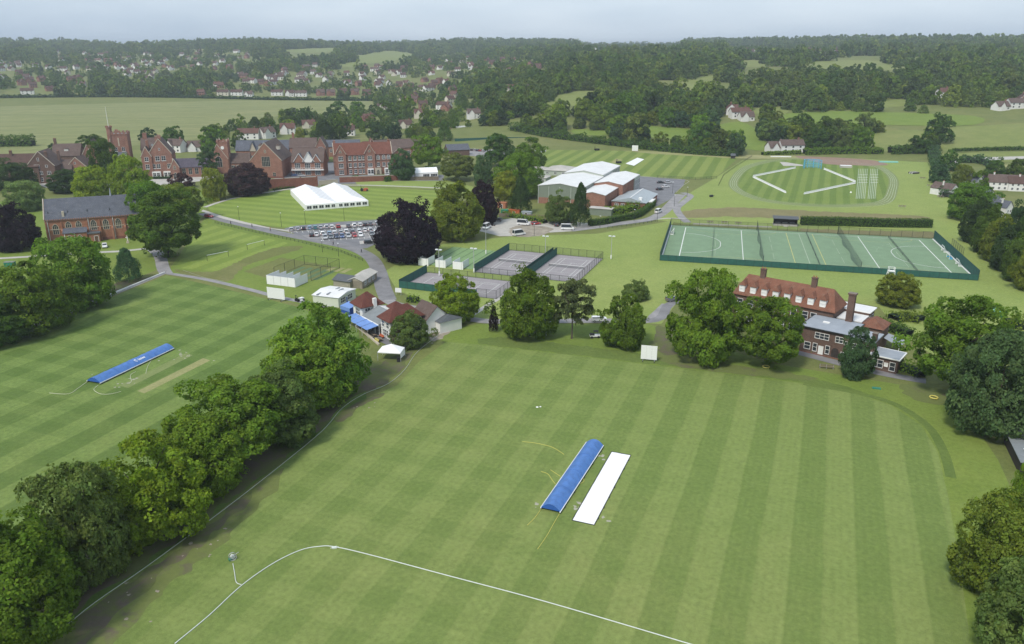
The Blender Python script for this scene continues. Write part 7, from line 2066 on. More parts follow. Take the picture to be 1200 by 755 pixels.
def make_tree(name, loc, R, Ht, color, style="near", label=None, group=None, seed=0, base=None, cat="tree"):
    """a tapered trunk with limbs and a crown of leaf clumps"""
    rnd = random.Random(seed*7+3)
    root = empty(name, loc, rnd.uniform(0, 6.28), label, cat, group)
    if style == "near": cm, tm = NEAR[seed % 5], TRUNK[seed % 3]
    elif style == "dense": cm, tm = DENSE[seed % 2], TRUNK[seed % 3]
    elif style == "mid": cm, tm = MID[seed % 5], TRUNK[seed % 3]
    elif style == "cone": cm, tm = CONE[seed % 2], TRUNK_CONE
    elif style == "pine": cm, tm = PINE[0], TRUNK_PINE
    z0 = Ht * (base if base is not None else {"near": .015, "mid": .03, "dense": .01, "cone": .03, "pine": .38}[style])
    t = place("trunk", tm, root, scale=(R if style != "pine" else R*.9, R if style != "pine" else R*.9, Ht))
    if style in ("near", "mid", "cone", "dense"):
        t.scale = (min(R, Ht*.5), min(R, Ht*.5), Ht)
    c = place("crown", cm, root, (0, 0, z0), (0, 0, 0), (R, R*rnd.uniform(.93, 1.05), Ht - z0))
    hu = rnd.uniform(-.11, .11); va = rnd.uniform(.90, 1.12)
    c.color = (color[0]*(1+hu)*va, color[1]*va, color[2]*(1-hu)*va, 1)
    return root

def tree_px(x0, y0, x1, y1, color="mid", style="near", label=None, group="trees of the school grounds", name="broadleaf_tree", base=None, seed=None, terrain=False, cat="tree"):
    """stand a tree so that its crown fills this box of the photograph"""
    xc = (x0 + x1) / 2
    R = 6.0; p = G(xc, y1)
    zb = .06
    for _ in range(12):
        h0 = (HT(p, y0) if True else 0)
        q = G(xc, y1, max(0.0, h0 * zb))                # lower front edge of the crown
        depth = math.hypot(q.y, CAM_H) * 1.0
        R = (x1 - x0) / 2 / FOCAL * ((q.y + .75*R) * math.cos(PITCH) + CAM_H * math.sin(PITCH))
        k = .70
        n = math.hypot(q.x, q.y)
        p = Vector((q.x * (1 + k*R/n), q.y * (1 + k*R/n), 0))
    Ht = HT(p, y0) 
    s = seed if seed is not None else int(x0*7 + y0*13)
    col = GREENS[color]
    rnd = random.Random(s)
    f = rnd.uniform(.93, 1.08)
    TREE_SPOTS.append((p.x, p.y, R))
    return make_tree(name, (p.x, p.y, 0), R, Ht, tuple(c*f for c in col), style, label, group, s, base, cat)
TREE_SPOTS = []

ROW = "tall trees in the row between the two cricket fields"
for i, (bx, col, lab) in enumerate([
    ((-48, 594, 106, 770), "mid", "deep green tree at the bottom corner end of the row between the cricket fields"),
    ((46, 550, 162, 692), "grey", "greyish olive tree second from the near end of the cricket field row"),
    ((118, 514, 255, 646), "fresh", "bright yellow-green tree third from the near end of the cricket field row"),
    ((188, 487, 292, 586), "leafy", "leafy green tree fourth from the near end of the cricket field row"),
    ((217, 446, 342, 558), "leafy", "broad mid green tree in the middle of the cricket field row"),
    ((285, 426, 380, 524), "grey", "loose pale grey-green tree sixth from the near end of the cricket field row"),
    ((308, 396, 414, 488), "leafy", "green tree next to last at the pavilion end of the cricket field row"),
    ((326, 357, 436, 468), "leafy", "tallest tree ending the cricket field row beside the pavilion awnings")]):
    tree_px(*bx, col, "near", lab, ROW, seed=i*3+1)

for bx, col, st, lab in [
    ((46, 279, 138, 362), "mid", "near", "broad green tree behind the white kerb nearest the chapel front"),
    ((0, 313, 90, 392), "mid", "near", "green tree at the left edge beside the boundary kerb of the second cricket field"),
    ((-40, 350, 34, 408), "dark", "near", "dark tree cut by the left edge above the boundary kerb"),
    ((135, 291, 168, 330), "blue", "cone", "young blue-green conical tree on the grass by the chapel path"),
    ((-4, 239, 47, 293), "copper", "dense", "dark purple copper beech at the left edge beside the chapel"),
    ((9, 212, 54, 247), "pale", "near", "pale green round tree between copper beech and school gables"),
    ((59, 199, 102, 226), "deep", "dense", "low dark spreading yew on the school forecourt lawn"),
    ((-6, 186, 42, 222), "deep", "near", "dark conifer group tree at the left edge before the gabled school wing"),
    ((106, 164, 141, 212), "dark", "near", "tall dark tree standing directly left of the flag tower"),
    ((88, 196, 138, 240), "bright", "near", "bright lime-green tree behind the chapel roof below the flag tower"),
    ((132, 182, 178, 238), "bright", "near", "bright lime-green tree covering the foot of the flag tower"),
    ((150, 213, 202, 275), "mid", "near", "green tree rising behind the right end of the chapel roof"),
    ((158, 224, 238, 304), "dark", "near", "large dark tree hiding the right end of the chapel"),
    ((190, 216, 240, 258), "olive", "near", "olive tree behind the large dark tree by the chapel end"),
    ((198, 203, 227, 221), "copper2", "mid", "small brownish tree before the low slate roofed school hall"),
    ((237, 197, 266, 234), "yellow", "near", "yellow-green young tree on the lawn near the copper maple"),
    ((234, 172, 260, 212), "blue", "pine", "blue-grey cedar beside the small clock tower"),
    ((262, 192, 318, 229), "copper2", "dense", "wide reddish purple tree before the big brick gable"),
    ((327, 176, 341, 196), "dark", "mid", "small dark tree in the yard between two brick gables"),
    ((456, 175, 488, 210), "blue", "near", "blue-green tree at the right end of the long boarding house"),
    ((482, 158, 522, 198), "fresh", "near", "tall fresh green tree behind the small white marquee"),
    ((514, 180, 558, 212), "grey", "near", "grey-green spreading tree right of the small white marquee"),
    ((554, 182, 580, 218), "blue", "near", "blue-green tree between the grey-green tree and the yellow tree"),
    ((566, 157, 605, 195), "dark", "near", "tall dark tree before the far tennis courts"),
    ((602, 161, 641, 200), "mid", "near", "round green tree at the edge of the striped far field"),
    ((579, 179, 637, 232), "mid", "near", "large green tree behind the yellow-green tree near the sports hall"),
    ((575, 201, 608, 240), "yellow", "near", "yellow-green tree in front of the large tree near the sports hall"),
    ((597, 206, 623, 250), "deep", "cone", "dark conifer between yellow-green tree and the green sports hall"),
    ((546, 213, 584, 262), "copper", "dense", "dark copper tree behind the big round tree by the gravel car park"),
    ((505, 214, 568, 281), "olive", "dense", "big round olive-green tree beside the copper beech"),
    ((439, 236, 516, 307), "copper", "dense", "great dark purple copper beech beside the car park"),
    ((637, 224, 672, 262), "grey", "near", "grey-green tree in front of the green sports hall wall"),
    ((667, 214, 692, 264), "deep", "cone", "tall dark conifer in front of the sports hall brick end"),
    ((511, 140, 531, 165), "dark", "cone", "dark pointed conifer near the far white pavilion"),
    ((504, 324, 562, 380), "fresh", "near", "light green open tree between the pavilion and the front tennis court"),
    ((457, 366, 504, 408), "grey", "dense", "low round grey-green tree against the pavilion end wall"),
    ((572, 358, 585, 388), "copper", "cone", "thin dark purple shrub tree by the road near the tennis court"),
    ((584, 317, 656, 398), "mid", "dense", "dense round green tree left of the umbrella pine"),
    ((702, 346, 759, 409), "mid", "near", "round green tree between the umbrella pine and the white sight screen"),
    ((728, 329, 760, 353), "grey", "dense", "small round tree alone on the sloping lawn above the road"),
    ((780, 318, 866, 426), "mid", "near", "huge green tree left of the pair before the red roofed house"),
    ((852, 348, 940, 434), "mid", "near", "huge green tree with a yellow ring beneath before the red roofed house"),
    ((1026, 320, 1074, 360), "olive", "dense", "small round olive tree between hockey pitch and brick house"),
    ((980, 384, 1023, 444), "blue", "near", "narrow blue-green tree in front of the brick house entrance"),
    ((1066, 347, 1172, 468), "mid", "near", "large green tree right of the brick house"),
    ((1108, 388, 1210, 516), "blue", "near", "large dark blue-green tree at the right edge above the shed"),
    ((1180, 530, 1216, 610), "fresh", "near", "bright green shrub tree at the right edge below the shed roof"),
    ((1110, 588, 1218, 708), "olive", "near", "spreading olive-green tree at the right edge of the cricket field"),
    ((1136, 652, 1250, 800), "grey", "dense", "grey-green tree in the bottom right corner"),
    ((1108, 216, 1164, 258), "mid", "near", "green tree beside the white rendered houses above the conifer row"),
    ((1113, 193, 1139, 220), "olive", "near", "olive tree behind the hedge before the white houses"),
    ((1153, 185, 1177, 211), "dark", "near", "dark round tree behind the white houses by the gravel track"),
    ]:
    nm = {"cone": "conifer_tree", "pine": "cedar_tree"}.get(st, "copper_beech_tree" if col.startswith("copper") else "broadleaf_tree")
    tree_px(*bx, col, st, lab, "trees of the school grounds", nm)
pp = G(670, 397)
make_tree("pine_tree", (pp.x, pp.y, 0), 5.9, HT(pp, 329), GREENS["pine"], "pine", "umbrella-shaped pine with bare pale trunk beside the road", "trees of the school grounds", 4, .34)
TREE_SPOTS.append((pp.x, pp.y, 5.9))
# ------------------------------------------------------------------ hedges
def hedge(px, w_, h_, color, label, leaf=.28, dens=5.0, ragged=.35, seed=1, terrain=True, cat="hedge", core=True):
    pts = catmull([xy((GT if terrain else G)(*p)) for p in px], 5)
    z0 = (lambda x, y: height(x, y))
    rs = np.random.RandomState(seed)
    o0 = pts[0]
    P, Nn = [], []
    for a, b in zip(pts, pts[1:]):
        L_ = math.hypot(b[0]-a[0], b[1]-a[1])
        if L_ < .01: continue
        t = np.array([(b[0]-a[0])/L_, (b[1]-a[1])/L_, 0]); n = np.array([-t[1], t[0], 0])
        k = max(3, int(L_*(w_+2*h_)*dens))
        u = rs.uniform(0, L_, k); q = rs.uniform(0, w_+2*h_, k)
        lump = 1 + ragged*(np.sin((u+a[0])*.9)*.4 + np.sin((u+a[1])*.37+1)*.5) * (rs.uniform(.6, 1.2, k))
        off = np.where(q < h_, -w_/2, np.where(q < h_+w_, q-h_-w_/2, w_/2))
        z = np.where(q < h_, q, np.where(q < h_+w_, h_, w_+2*h_-q)) * lump
        nrm = np.where((q < h_)[:, None], -n, np.where((q < h_+w_)[:, None], np.array([0, 0, 1.0]), n))
        zg = np.array([z0(a[0]+(b[0]-a[0])*uu/L_, a[1]+(b[1]-a[1])*uu/L_) for uu in u])
        P.append(np.stack([a[0]-o0[0]+t[0]*u+n[0]*off*lump, a[1]-o0[1]+t[1]*u+n[1]*off*lump, zg+z], 1)); Nn.append(nrm)
    P, Nn = np.concatenate(P), np.concatenate(Nn)
    k = len(P)
    P += rs.normal(0, .12 + ragged*.5, (k, 3))*np.array([1, 1, .8])
    nn = Nn + rs.normal(0, .5, (k, 3)) + np.array([0, 0, .3]); nn /= np.linalg.norm(nn, axis=1)[:, None]
    e = np.cross(nn, rs.normal(0, 1, (k, 3))); e /= np.linalg.norm(e, axis=1)[:, None]
    f = np.cross(nn, e); sz = leaf*rs.uniform(.6, 1.4, (k, 1))
    V = np.stack([P-e*sz, P-f*sz*.75, P+e*sz, P+f*sz*.75], 1).reshape(-1, 3)
    tl = rs.uniform(.75, 1.25, k); T = np.repeat(np.stack([tl, tl, tl, np.ones(k)], 1), 4, 0)
    me = bpy.data.meshes.new("foliage")
    me.vertices.add(len(V)); me.vertices.foreach_set("co", V.astype(np.float32).ravel())
    me.loops.add(len(V)); me.loops.foreach_set("vertex_index", np.arange(len(V), dtype=np.int32))
    me.polygons.add(k); me.polygons.foreach_set("loop_start", np.arange(0, len(V), 4, dtype=np.int32)); me.polygons.foreach_set("loop_total", np.full(k, 4, dtype=np.int32))
    at_ = me.color_attributes.new("tint", 'FLOAT_COLOR', 'POINT'); at_.data.foreach_set("color", T.astype(np.float32).ravel())
    me.materials.append(M["leaf"]); me.update(calc_edges=True)
    root = empty("hedge", (o0[0], o0[1], 0), 0, label, cat)
    o = place("foliage", me, root); o.color = (*GREENS[color], 1)
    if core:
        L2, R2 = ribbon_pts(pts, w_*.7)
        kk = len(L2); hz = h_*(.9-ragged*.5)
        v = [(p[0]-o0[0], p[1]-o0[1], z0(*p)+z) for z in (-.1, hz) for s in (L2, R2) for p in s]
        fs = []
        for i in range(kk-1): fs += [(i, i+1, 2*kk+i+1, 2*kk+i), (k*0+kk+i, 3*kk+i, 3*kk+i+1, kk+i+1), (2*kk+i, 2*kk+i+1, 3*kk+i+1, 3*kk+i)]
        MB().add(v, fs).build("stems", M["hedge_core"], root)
    return root
hedge([(938, 263.5), (985, 264.5), (1040, 266), (1091, 266.5)], 3.0, 3.6, "dark", "long clipped dark hedge behind the hockey pitch", .22, 9, .03, 2)
hedge([(690, 265), (708, 263), (727, 259), (745, 255.5), (757, 248), (766, 240)], 2.4, 2.6, "dark", "clipped hedge wrapping the corner by the sports hall road", .24, 9, .06, 3)
hedge([(712, 252), (730, 249), (748, 243), (757, 238)], 5.0, 2.8, "fresh", "loose bright shrubs before the low annexe of the sports hall", .35, 5, .4, 4)
hedge([(600, 152), (640, 160), (700, 168), (760, 175), (820, 181), (862, 183.5)], 7, 4.4, "dark", "rough dark hedge along the far side of the striped far field", .6, 2.4, .5, 5)
hedge([(893, 182), (920, 181), (938, 180.5)], 4, 2.4, "fresh", "low clipped green hedge before the whitewashed cottage", .45, 3, .1, 6)
hedge([(942, 181), (985, 180), (1034, 180)], 7, 4.0, "mid", "dense hedge behind the arena right of the cottage", .55, 2.4, .25, 7)
hedge([(1042, 180), (1070, 179), (1092, 172)], 9, 5.5, "dark", "tall dark hedge behind the far right corner of the arena", .6, 2.2, .3, 8)
hedge([(1092, 172), (1096, 192), (1103, 212), (1110, 232)], 6, 3.4, "blue", "ragged hedge between the arena field and the white houses", .5, 2.6, .5, 9)
hedge([(1116, 178), (1160, 176.5), (1240, 175)], 4, 2.2, "dark", "low dark field hedge above the gravel track", .5, 2.6, .2, 10)
hedge([(1125, 190), (1150, 191), (1165, 196)], 8, 3.5, "blue", "scrubby bushes beside the gravel track", .6, 2, .5, 11)
hedge([(1162, 212), (1185, 208), (1230, 206)], 6, 4, "dark", "dark hedge behind the white terrace", .6, 2, .4, 12)
hedge([(-400, 120), (-100, 116.5), (100, 114), (250, 115.5), (440, 118.5)], 6, 3.5, "deep", "dark hedge along the far edge of the meadow", 1.0, .8, .5, 13)
hedge([(947, 411.5), (958, 413), (972, 416.5)], 1.6, 1.3, "yellow", "yellow-green shrub bed below the brick house windows", .16, 16, .3, 14)
hedge([(976, 417), (984, 419)], 1.6, 1.4, "fresh", "green shrub beside the brick house arched doorway", .16, 16, .4, 15)
hedge([(1026, 384), (1045, 388), (1066, 396)], 3.2, 2.4, "dark", "dark garden hedge right of the brick house", .25, 8, .2, 16)
hedge([(1046, 376), (1062, 374), (1080, 378)], 5, 2.2, "olive", "rough olive shrubs behind the brick house garden", .3, 6, .4, 17)
hedge([(1052, 432), (1066, 436), (1080, 443)], 3.0, 2.2, "mid", "rounded shrubs by the drive end right of the brick house", .22, 8, .5, 18)
hedge([(1178, 382), (1210, 386)], 5, 2.6, "olive", "dull shrubs at the right edge behind the dark tree", .3, 5, .4, 19)
hedge([(640, 262), (600, 254.5), (588, 253)], 3.0, 2.0, "fresh", "green shrubs along the yard fence by the sports hall", .3, 5, .4, 20)
hedge([(320, 223), (345, 220)], 1.2, .9, "dark", "thin low planting at the foot of the red brick wall", .25, 6, .4, 21)
hedge([(412, 213), (420, 212.5)], 2.5, 3.2, "dark", "dark bush on the garden wall below the boarding house", .35, 6, .3, 22)
hedge([(451, 213), (458, 212.5)], 2.5, 3.2, "dark", "dark bush at the right end of the boarding house garden wall", .35, 6, .3, 23)
hedge([(172, 210), (200, 209.5)], 2.0, 1.2, "deep", "low clipped hedge before the big front gable", .3, 6, .1, 24)
hedge([(478, 353), (490, 354)], 3.0, 2.0, "fresh", "green shrub behind the pavilion roof", .25, 8, .4, 25)
hedge([(-100, 176), (-20, 172), (40, 171)], 8, 6, "dark", "dark tree-like hedge at the meadow edge behind the left school wing", .7, 2, .5, 26)

for k_, (bx, cl, lb) in enumerate([((1100, 176, 1124, 200), "dark", "dark round tree in the hedge corner above the gravel track"), ((1134, 200, 1158, 222), "mid", "green tree right of the olive tree behind the white cottage"), ((1178, 186, 1204, 212), "dark", "dark tree behind the white terrace at the right edge"), ((1088, 190, 1108, 214), "blue", "blue-green tree in the ragged hedge beside the arena"), ((1060, 158, 1088, 182), "dark", "dark tree at the far right corner of the arena field")]):
    tree_px(*bx, cl, "mid", lb, "trees around the white houses and arena corner", seed=300+k_)
# conifer row at the right edge
for i, bx in enumerate([(1123, 232, 1160, 284), (1136, 242, 1174, 296), (1148, 252, 1187, 306), (1160, 262, 1199, 317), (1172, 273, 1211, 329), (1186, 284, 1226, 340), (1172, 236, 1206, 282), (1188, 242, 1224, 292)]):
    tree_px(*bx, ["deep", "dark", "olive"][i % 3], "near" if i > 5 else "dense", [
        "first dark conifer at the arena end of the row by the white houses", "second conifer in the row below the white houses", "third olive conifer in the row below the white houses", "fourth conifer in the row towards the right edge", "fifth conifer in the row towards the right edge", "sixth conifer of the row cut by the right edge",
        "dark tree hiding the tall white house behind the conifer row", "dark tree behind the conifer row at the right edge"][i], "conifer row at the right edge", "conifer_tree" if i < 6 else "broadleaf_tree", seed=200+i)
# trees behind the school
for bx, col, st, lab in [
    ((163, 150, 184, 166), "deep", "mid", "dark tree at the meadow edge right of the flag tower"), ((192, 148, 216, 168), "dark", "mid", "dark round tree at the meadow edge behind the big front gable"), ((232, 149, 266, 176), "mid", "mid", "large round tree at the meadow edge behind the clock tower"),
    ((90, 158, 128, 178), "dark", "mid", "dark tree behind the narrow steep gable by the flag tower"), ((57, 168, 72, 178), "deep", "mid", "small dark tree behind the left school wing"), ((271, 153, 289, 174), "dark", "mid", "dark tree right of the clock tower by white houses"), ((289, 137, 311, 158), "deep", "cone", "dark cedar-like tree behind the classroom block"), ((308, 140, 327, 160), "dark", "mid", "dark tree between two white houses behind the school"),
    ((326, 128, 350, 148), "dark", "mid", "dark tree at the meadow's near corner"), ((348, 126, 371, 147), "dark", "mid", "dark rounded tree right of the meadow's near corner"), ((382, 119, 410, 140), "dark", "mid", "big round dark tree standing into the meadow"), ((410, 119, 429, 136), "mid", "mid", "round tree beside the big round dark tree in the meadow"), ((330, 140, 349, 154), "bright", "mid", "bright green small tree before the dark trees behind the school"),
    ((366, 140, 394, 164), "deep", "cone", "dark conifer behind the school's slate gables"), ((384, 134, 412, 162), "dark", "mid", "dark tree left of the brown hipped roof"), ((411, 131, 427, 150), "mid", "mid", "green tree before the house at the meadow corner"), ((429, 142, 452, 164), "blue", "mid", "blue-green tree behind the brown hipped roof"), ((441, 118, 466, 140), "dark", "mid", "dark tree at the meadow's far right corner"), ((464, 112, 490, 138), "mid", "mid", "green tree right of the meadow's far corner"), ((450, 140, 472, 158), "blue", "mid", "grey-blue tree above the brown roofed classrooms"), ((490, 128, 512, 150), "mid", "mid", "green tree among the houses above the fresh green tree"), ((345, 150, 358, 162), "yellow", "mid", "yellow-green small tree behind the classroom block")]:
    tree_px(*bx, col, st, lab, "trees between the school and the meadow", "conifer_tree" if st == "cone" else "broadleaf_tree")

# ------------------------------------------------------------------ houses on the hills
def inside(p, poly):
    x, y = p; c = False
    for (x0, y0), (x1, y1) in zip(poly, poly[1:] + poly[:1]):
        if (y0 > y) != (y1 > y) and x < (x1-x0)*(y-y0)/(y1-y0)+x0: c = not c
    return c
def proto_house(w, d, e, r, kind):
    wm, rm = MB(), MB()
    wm.profile_x([(-d/2, -2), (-d/2, e), (0, r-.05), (d/2, e), (d/2, -2)], -w/2, w/2)
    s = (r-e)/(d/2); o = .4
    for sg in (-1, 1): rm.add([(-w/2-o, sg*(d/2+o), e-s*o+.05), (w/2+o, sg*(d/2+o), e-s*o+.05), (w/2+o, 0, r+.05), (-w/2-o, 0, r+.05), (-w/2-o, sg*(d/2+o), e-s*o+.25), (w/2+o, sg*(d/2+o), e-s*o+.25), (w/2+o, 0, r+.25), (-w/2-o, 0, r+.25)], [(0,1,2,3), (4,5,6,7), (0,1,5,4), (1,2,6,5), (3,0,4,7)])
    if kind == 1:
        gw = w*.22
        p = [(-w*.2-gw, -d/2-1.4), (-w*.2+gw, -d/2-1.4)]
        a = [(p[0][0], -2), (p[0][0], e), (-w*.2, r-.4), (p[1][0], e), (p[1][0], -2)]
        wm.add([(x, -d/2-1.4, z) for x, z in a] + [(x, 0, z) for x, z in a], [(i, (i+1) % 5, 5+(i+1) % 5, 5+i) for i in range(5)] + [(4,3,2,1,0)])
        rm.add([(-w*.2-gw-.3, -d/2-1.8, e-.2), (-w*.2, -d/2-1.8, r-.25), (-w*.2, 0, r-.25), (-w*.2-gw-.3, 0, e-.2), (-w*.2+gw+.3, -d/2-1.8, e-.2), (-w*.2+gw+.3, 0, e-.2)], [(0,1,2,3), (1,4,5,2)])
    cm = MB().box(w*.28, -.5, r-1.0, w*.28+.9, .5, r+1.6)
    win = MB()
    for x in (-.32, 0, .32):
        for z in ((.9, e-1.9) if e > 4.5 else (.9,)): win.box(x*w-.65, -d/2-.06, z, x*w+.65, -d/2-.01, z+1.3)
    return wm, rm, cm, win
PROTOS = [(proto_house(10.5, 8, 5.2, 8.8, 0)), (proto_house(12.5, 8.5, 5.2, 9.2, 1)), (proto_house(17, 8.5, 5.2, 8.6, 0)), (proto_house(12, 9, 3.4, 7.4, 1))]
HM_CACHE = {}
HOUSE_SPOTS = []
def far_house(p, rz, kind, wall, roof, label, group):
    key = (kind, wall, roof)
    if key not in HM_CACHE:
        wm, rm, cm, wi = PROTOS[kind]
        HM_CACHE[key] = (wm.mesh("wall", M[wall]), rm.mesh("roof", M[roof]), cm.mesh("chimney", M["brick_red"]), wi.mesh("window_row", M["glass_dark"]))
    a, b, c, w = HM_CACHE[key]
    r = empty("house", p, rz, label, "house", group)
    place("wall", a, r); ro = place("roof", b, r); place("chimney", c, ro); tag(place("window_row", w, r), kind="stuff")
    HOUSE_SPOTS.append((p[0], p[1], 8 if kind < 2 else 10))
    return r
rnd = random.Random(77)
WT = {"w": ("white_render", "white"), "c": ("cream_render", "cream"), "b": ("brick_red", "brick")}
RT = {"b": ("tiles_brown", "brown"), "r": ("tiles_rust", "red-brown"), "s": ("tiles_slate_brown", "dark")}
def hz(x0, x1, y0, y1, n, where, walls="wwwcb", roofs="bbrs", gap=17, kinds=(0, 1, 0, 2, 3)):
    k = tries = 0
    while k < n and tries < n*30:
        tries += 1
        p = GT(rnd.uniform(x0, x1), rnd.uniform(y0, y1))
        if p is None or any((p.x-q[0])**2 + (p.y-q[1])**2 < gap*gap for q in HOUSE_SPOTS): continue
        w, r = rnd.choice(walls), rnd.choice(roofs)
        far_house(p, rnd.choice([0.1, .3, -.2, 1.4, .8, -.6]) + rnd.uniform(-.15, .15), rnd.choice(kinds), WT[w][0], RT[r][0], f"{WT[w][1]} {RT[r][1]}-roofed house {where}", f"{WT[w][1]} {RT[r][1]}-roofed houses {where}")
        k += 1
def one(px, rz, kind, w, r, label):
    p = GT(*px); far_house(p, rz, kind, WT[w][0], RT[r][0], label, "houses one can pick out beyond the school")
# nearer ones by hand
for px, rz, k, w, r, lab in [
    ((292, 163), .1, 2, "w", "r", "white house with red-brown roof behind the classroom block, leftmost"), ((313, 162), .9, 1, "w", "s", "white house with dark gabled roofs behind the classroom block"), ((338, 157), .1, 1, "w", "r", "white gabled house with red-brown roof among trees behind the school"), ((362, 150), .3, 3, "c", "r", "cream bungalow with red-brown roof below the dark meadow trees"), ((409, 159), .1, 0, "w", "b", "white house with brown roof behind the slate roofed library"), ((431, 142), .5, 3, "b", "r", "red-brown roofed house beside the big round meadow tree"), ((475, 150), .2, 3, "c", "b", "cream house with brown roof above the brown roofed classrooms"),
    ((208, 178), -.3, 1, "w", "s", "white gabled house with dark roof behind the big front gable"), ((231, 177), .2, 3, "w", "s", "low white house with dark roof left of the clock tower"), ((523, 130), 1.2, 3, "b", "r", "red-brown roofed house half hidden in trees above the conifer"),
    ((236, 112), .1, 0, "b", "r", "small red brick house at the far edge of the meadow"), ((262, 112), .05, 2, "c", "b", "left half of the long pale terrace at the meadow's far edge"), ((278, 112), .05, 2, "w", "b", "right half of the long pale terrace at the meadow's far edge"), ((292, 113), .0, 3, "w", "s", "low white building right of the long pale terrace"),
    ((325, 112), .1, 2, "w", "b", "white house with brown roof behind the meadow's middle hedge"), ((340, 113), .1, 1, "w", "b", "white gabled house behind the meadow's middle hedge"), ((353, 113), .1, 2, "w", "s", "white house with dark roof nearest the brown semi row"),
    ((376, 112), .1, 1, "b", "s", "first brown semi-detached house in the row at the meadow's far right"), ((388, 112), .1, 1, "b", "s", "second brown semi-detached house in the row at the meadow's far right"), ((402, 111), .1, 1, "b", "b", "third brown semi-detached house in the row at the meadow's far right"), ((416, 111), .1, 1, "b", "s", "fourth brown semi-detached house in the row at the meadow's far right"), ((430, 112), .1, 1, "b", "b", "last brown semi-detached house in the row at the meadow's far right"),
    ((601, 108), .2, 2, "c", "r", "large house with red roof in the woods at the picture's upper middle"), ((609, 109), 1.3, 1, "b", "r", "red roofed wing beside the large house in the upper middle woods"), ((619, 109), .2, 1, "w", "s", "white gabled house right of the large red roofed house in the woods"),
    ((555, 139), .2, 1, "w", "s", "white gabled house beside the far tennis courts"), ((866, 138), .15, 2, "w", "r", "white mansion with red roof above its own lawn"), ((856, 134), 1.4, 1, "w", "r", "rear wing of the white mansion with red roof"), ((874, 141), .1, 3, "w", "s", "white conservatory wing of the mansion"),
    ((926, 178), .1, 2, "w", "s", "whitewashed cottage with dark roof behind the arena"), ((908, 178), .2, 3, "w", "s", "small white outbuilding left of the whitewashed cottage"), ((1104, 114), .1, 0, "w", "r", "white house with red roof peeping from trees at upper right"), ((1172, 129), .2, 3, "w", "s", "white farmhouse at the upper right edge, left wing"), ((1190, 127), .1, 2, "w", "s", "white farmhouse at the upper right edge, main range"), ((1198, 122), 1.2, 1, "w", "b", "tall white gabled house behind the farmhouse at the right edge")]:
    one(px, rz, k, w, r, lab)
# far pavilion
fp = Block("far_pavilion", "white flat roofed pavilion beyond the far tennis courts", "pavilion", xy(G(535, 155)), 8)
fp.walls(0, 14, 0, 7, 4.6, "white_render"); fp.flat(0, 14, 0, 7, 4.6, "white_roof", .3, .3); fp.wins('f', lx(5, 13.5, 4), 2.4, 1.5, 1.3, 0); fp.walls(-6, -.01, 0, 6, 3.2, "brick_wall", name="side_wall")
# clusters
hz(318, 388, 86, 100, 16, "on the slope above the meadow's middle hedge", "wwwwc", "bbs", 16)
hz(405, 478, 86, 104, 17, "in the cluster above the brown semi row", "wwwcb", "bbr", 16)
hz(480, 535, 92, 110, 9, "among trees right of the meadow's far corner", "wcbb", "rb", 16)
hz(0, 60, 74, 84, 9, "high on the far left hillside", "wwc", "bs", 18)
hz(55, 130, 62, 84, 15, "on the hillside left of the middle ridge", "wwcb", "bbr", 18)
hz(125, 215, 64, 84, 20, "on the hillside above the meadow", "wwwcb", "bbr", 18)
hz(140, 190, 84, 101, 12, "in the white cluster above the meadow's left half", "wwwc", "bbs", 17)
hz(205, 300, 62, 84, 18, "on the upper hillside left of the hill fields", "wwcb", "brs", 18)
hz(250, 320, 88, 104, 9, "on the slope behind the pale terrace", "wwcb", "bbr", 17)
hz(0, 110, 86, 111, 13, "among trees behind the meadow's left half", "wcbb", "bbr", 17)
hz(500, 560, 68, 90, 13, "in the woods of the upper middle hillside", "wwcb", "rb", 18)
hz(560, 660, 70, 86, 13, "on the wooded hillside right of centre", "wcbb", "rb", 18)
hz(680, 800, 52, 66, 18, "near the skyline right of centre", "wwc", "bsr", 20)
hz(855, 900, 60, 68, 8, "in the far right cluster near the skyline", "ww", "bs", 18)
hz(890, 985, 58, 68, 14, "in the white cluster near the right skyline", "wwc", "bs", 18)
hz(555, 615, 58, 66, 5, "near the skyline above the woods", "ww", "s", 20, (2,))
hz(330, 480, 78, 88, 8, "at the foot of the hill fields", "wwcb", "brs", 18)
hz(445, 535, 114, 140, 9, "in the gardens right of the meadow", "wcbb", "rbb", 18)

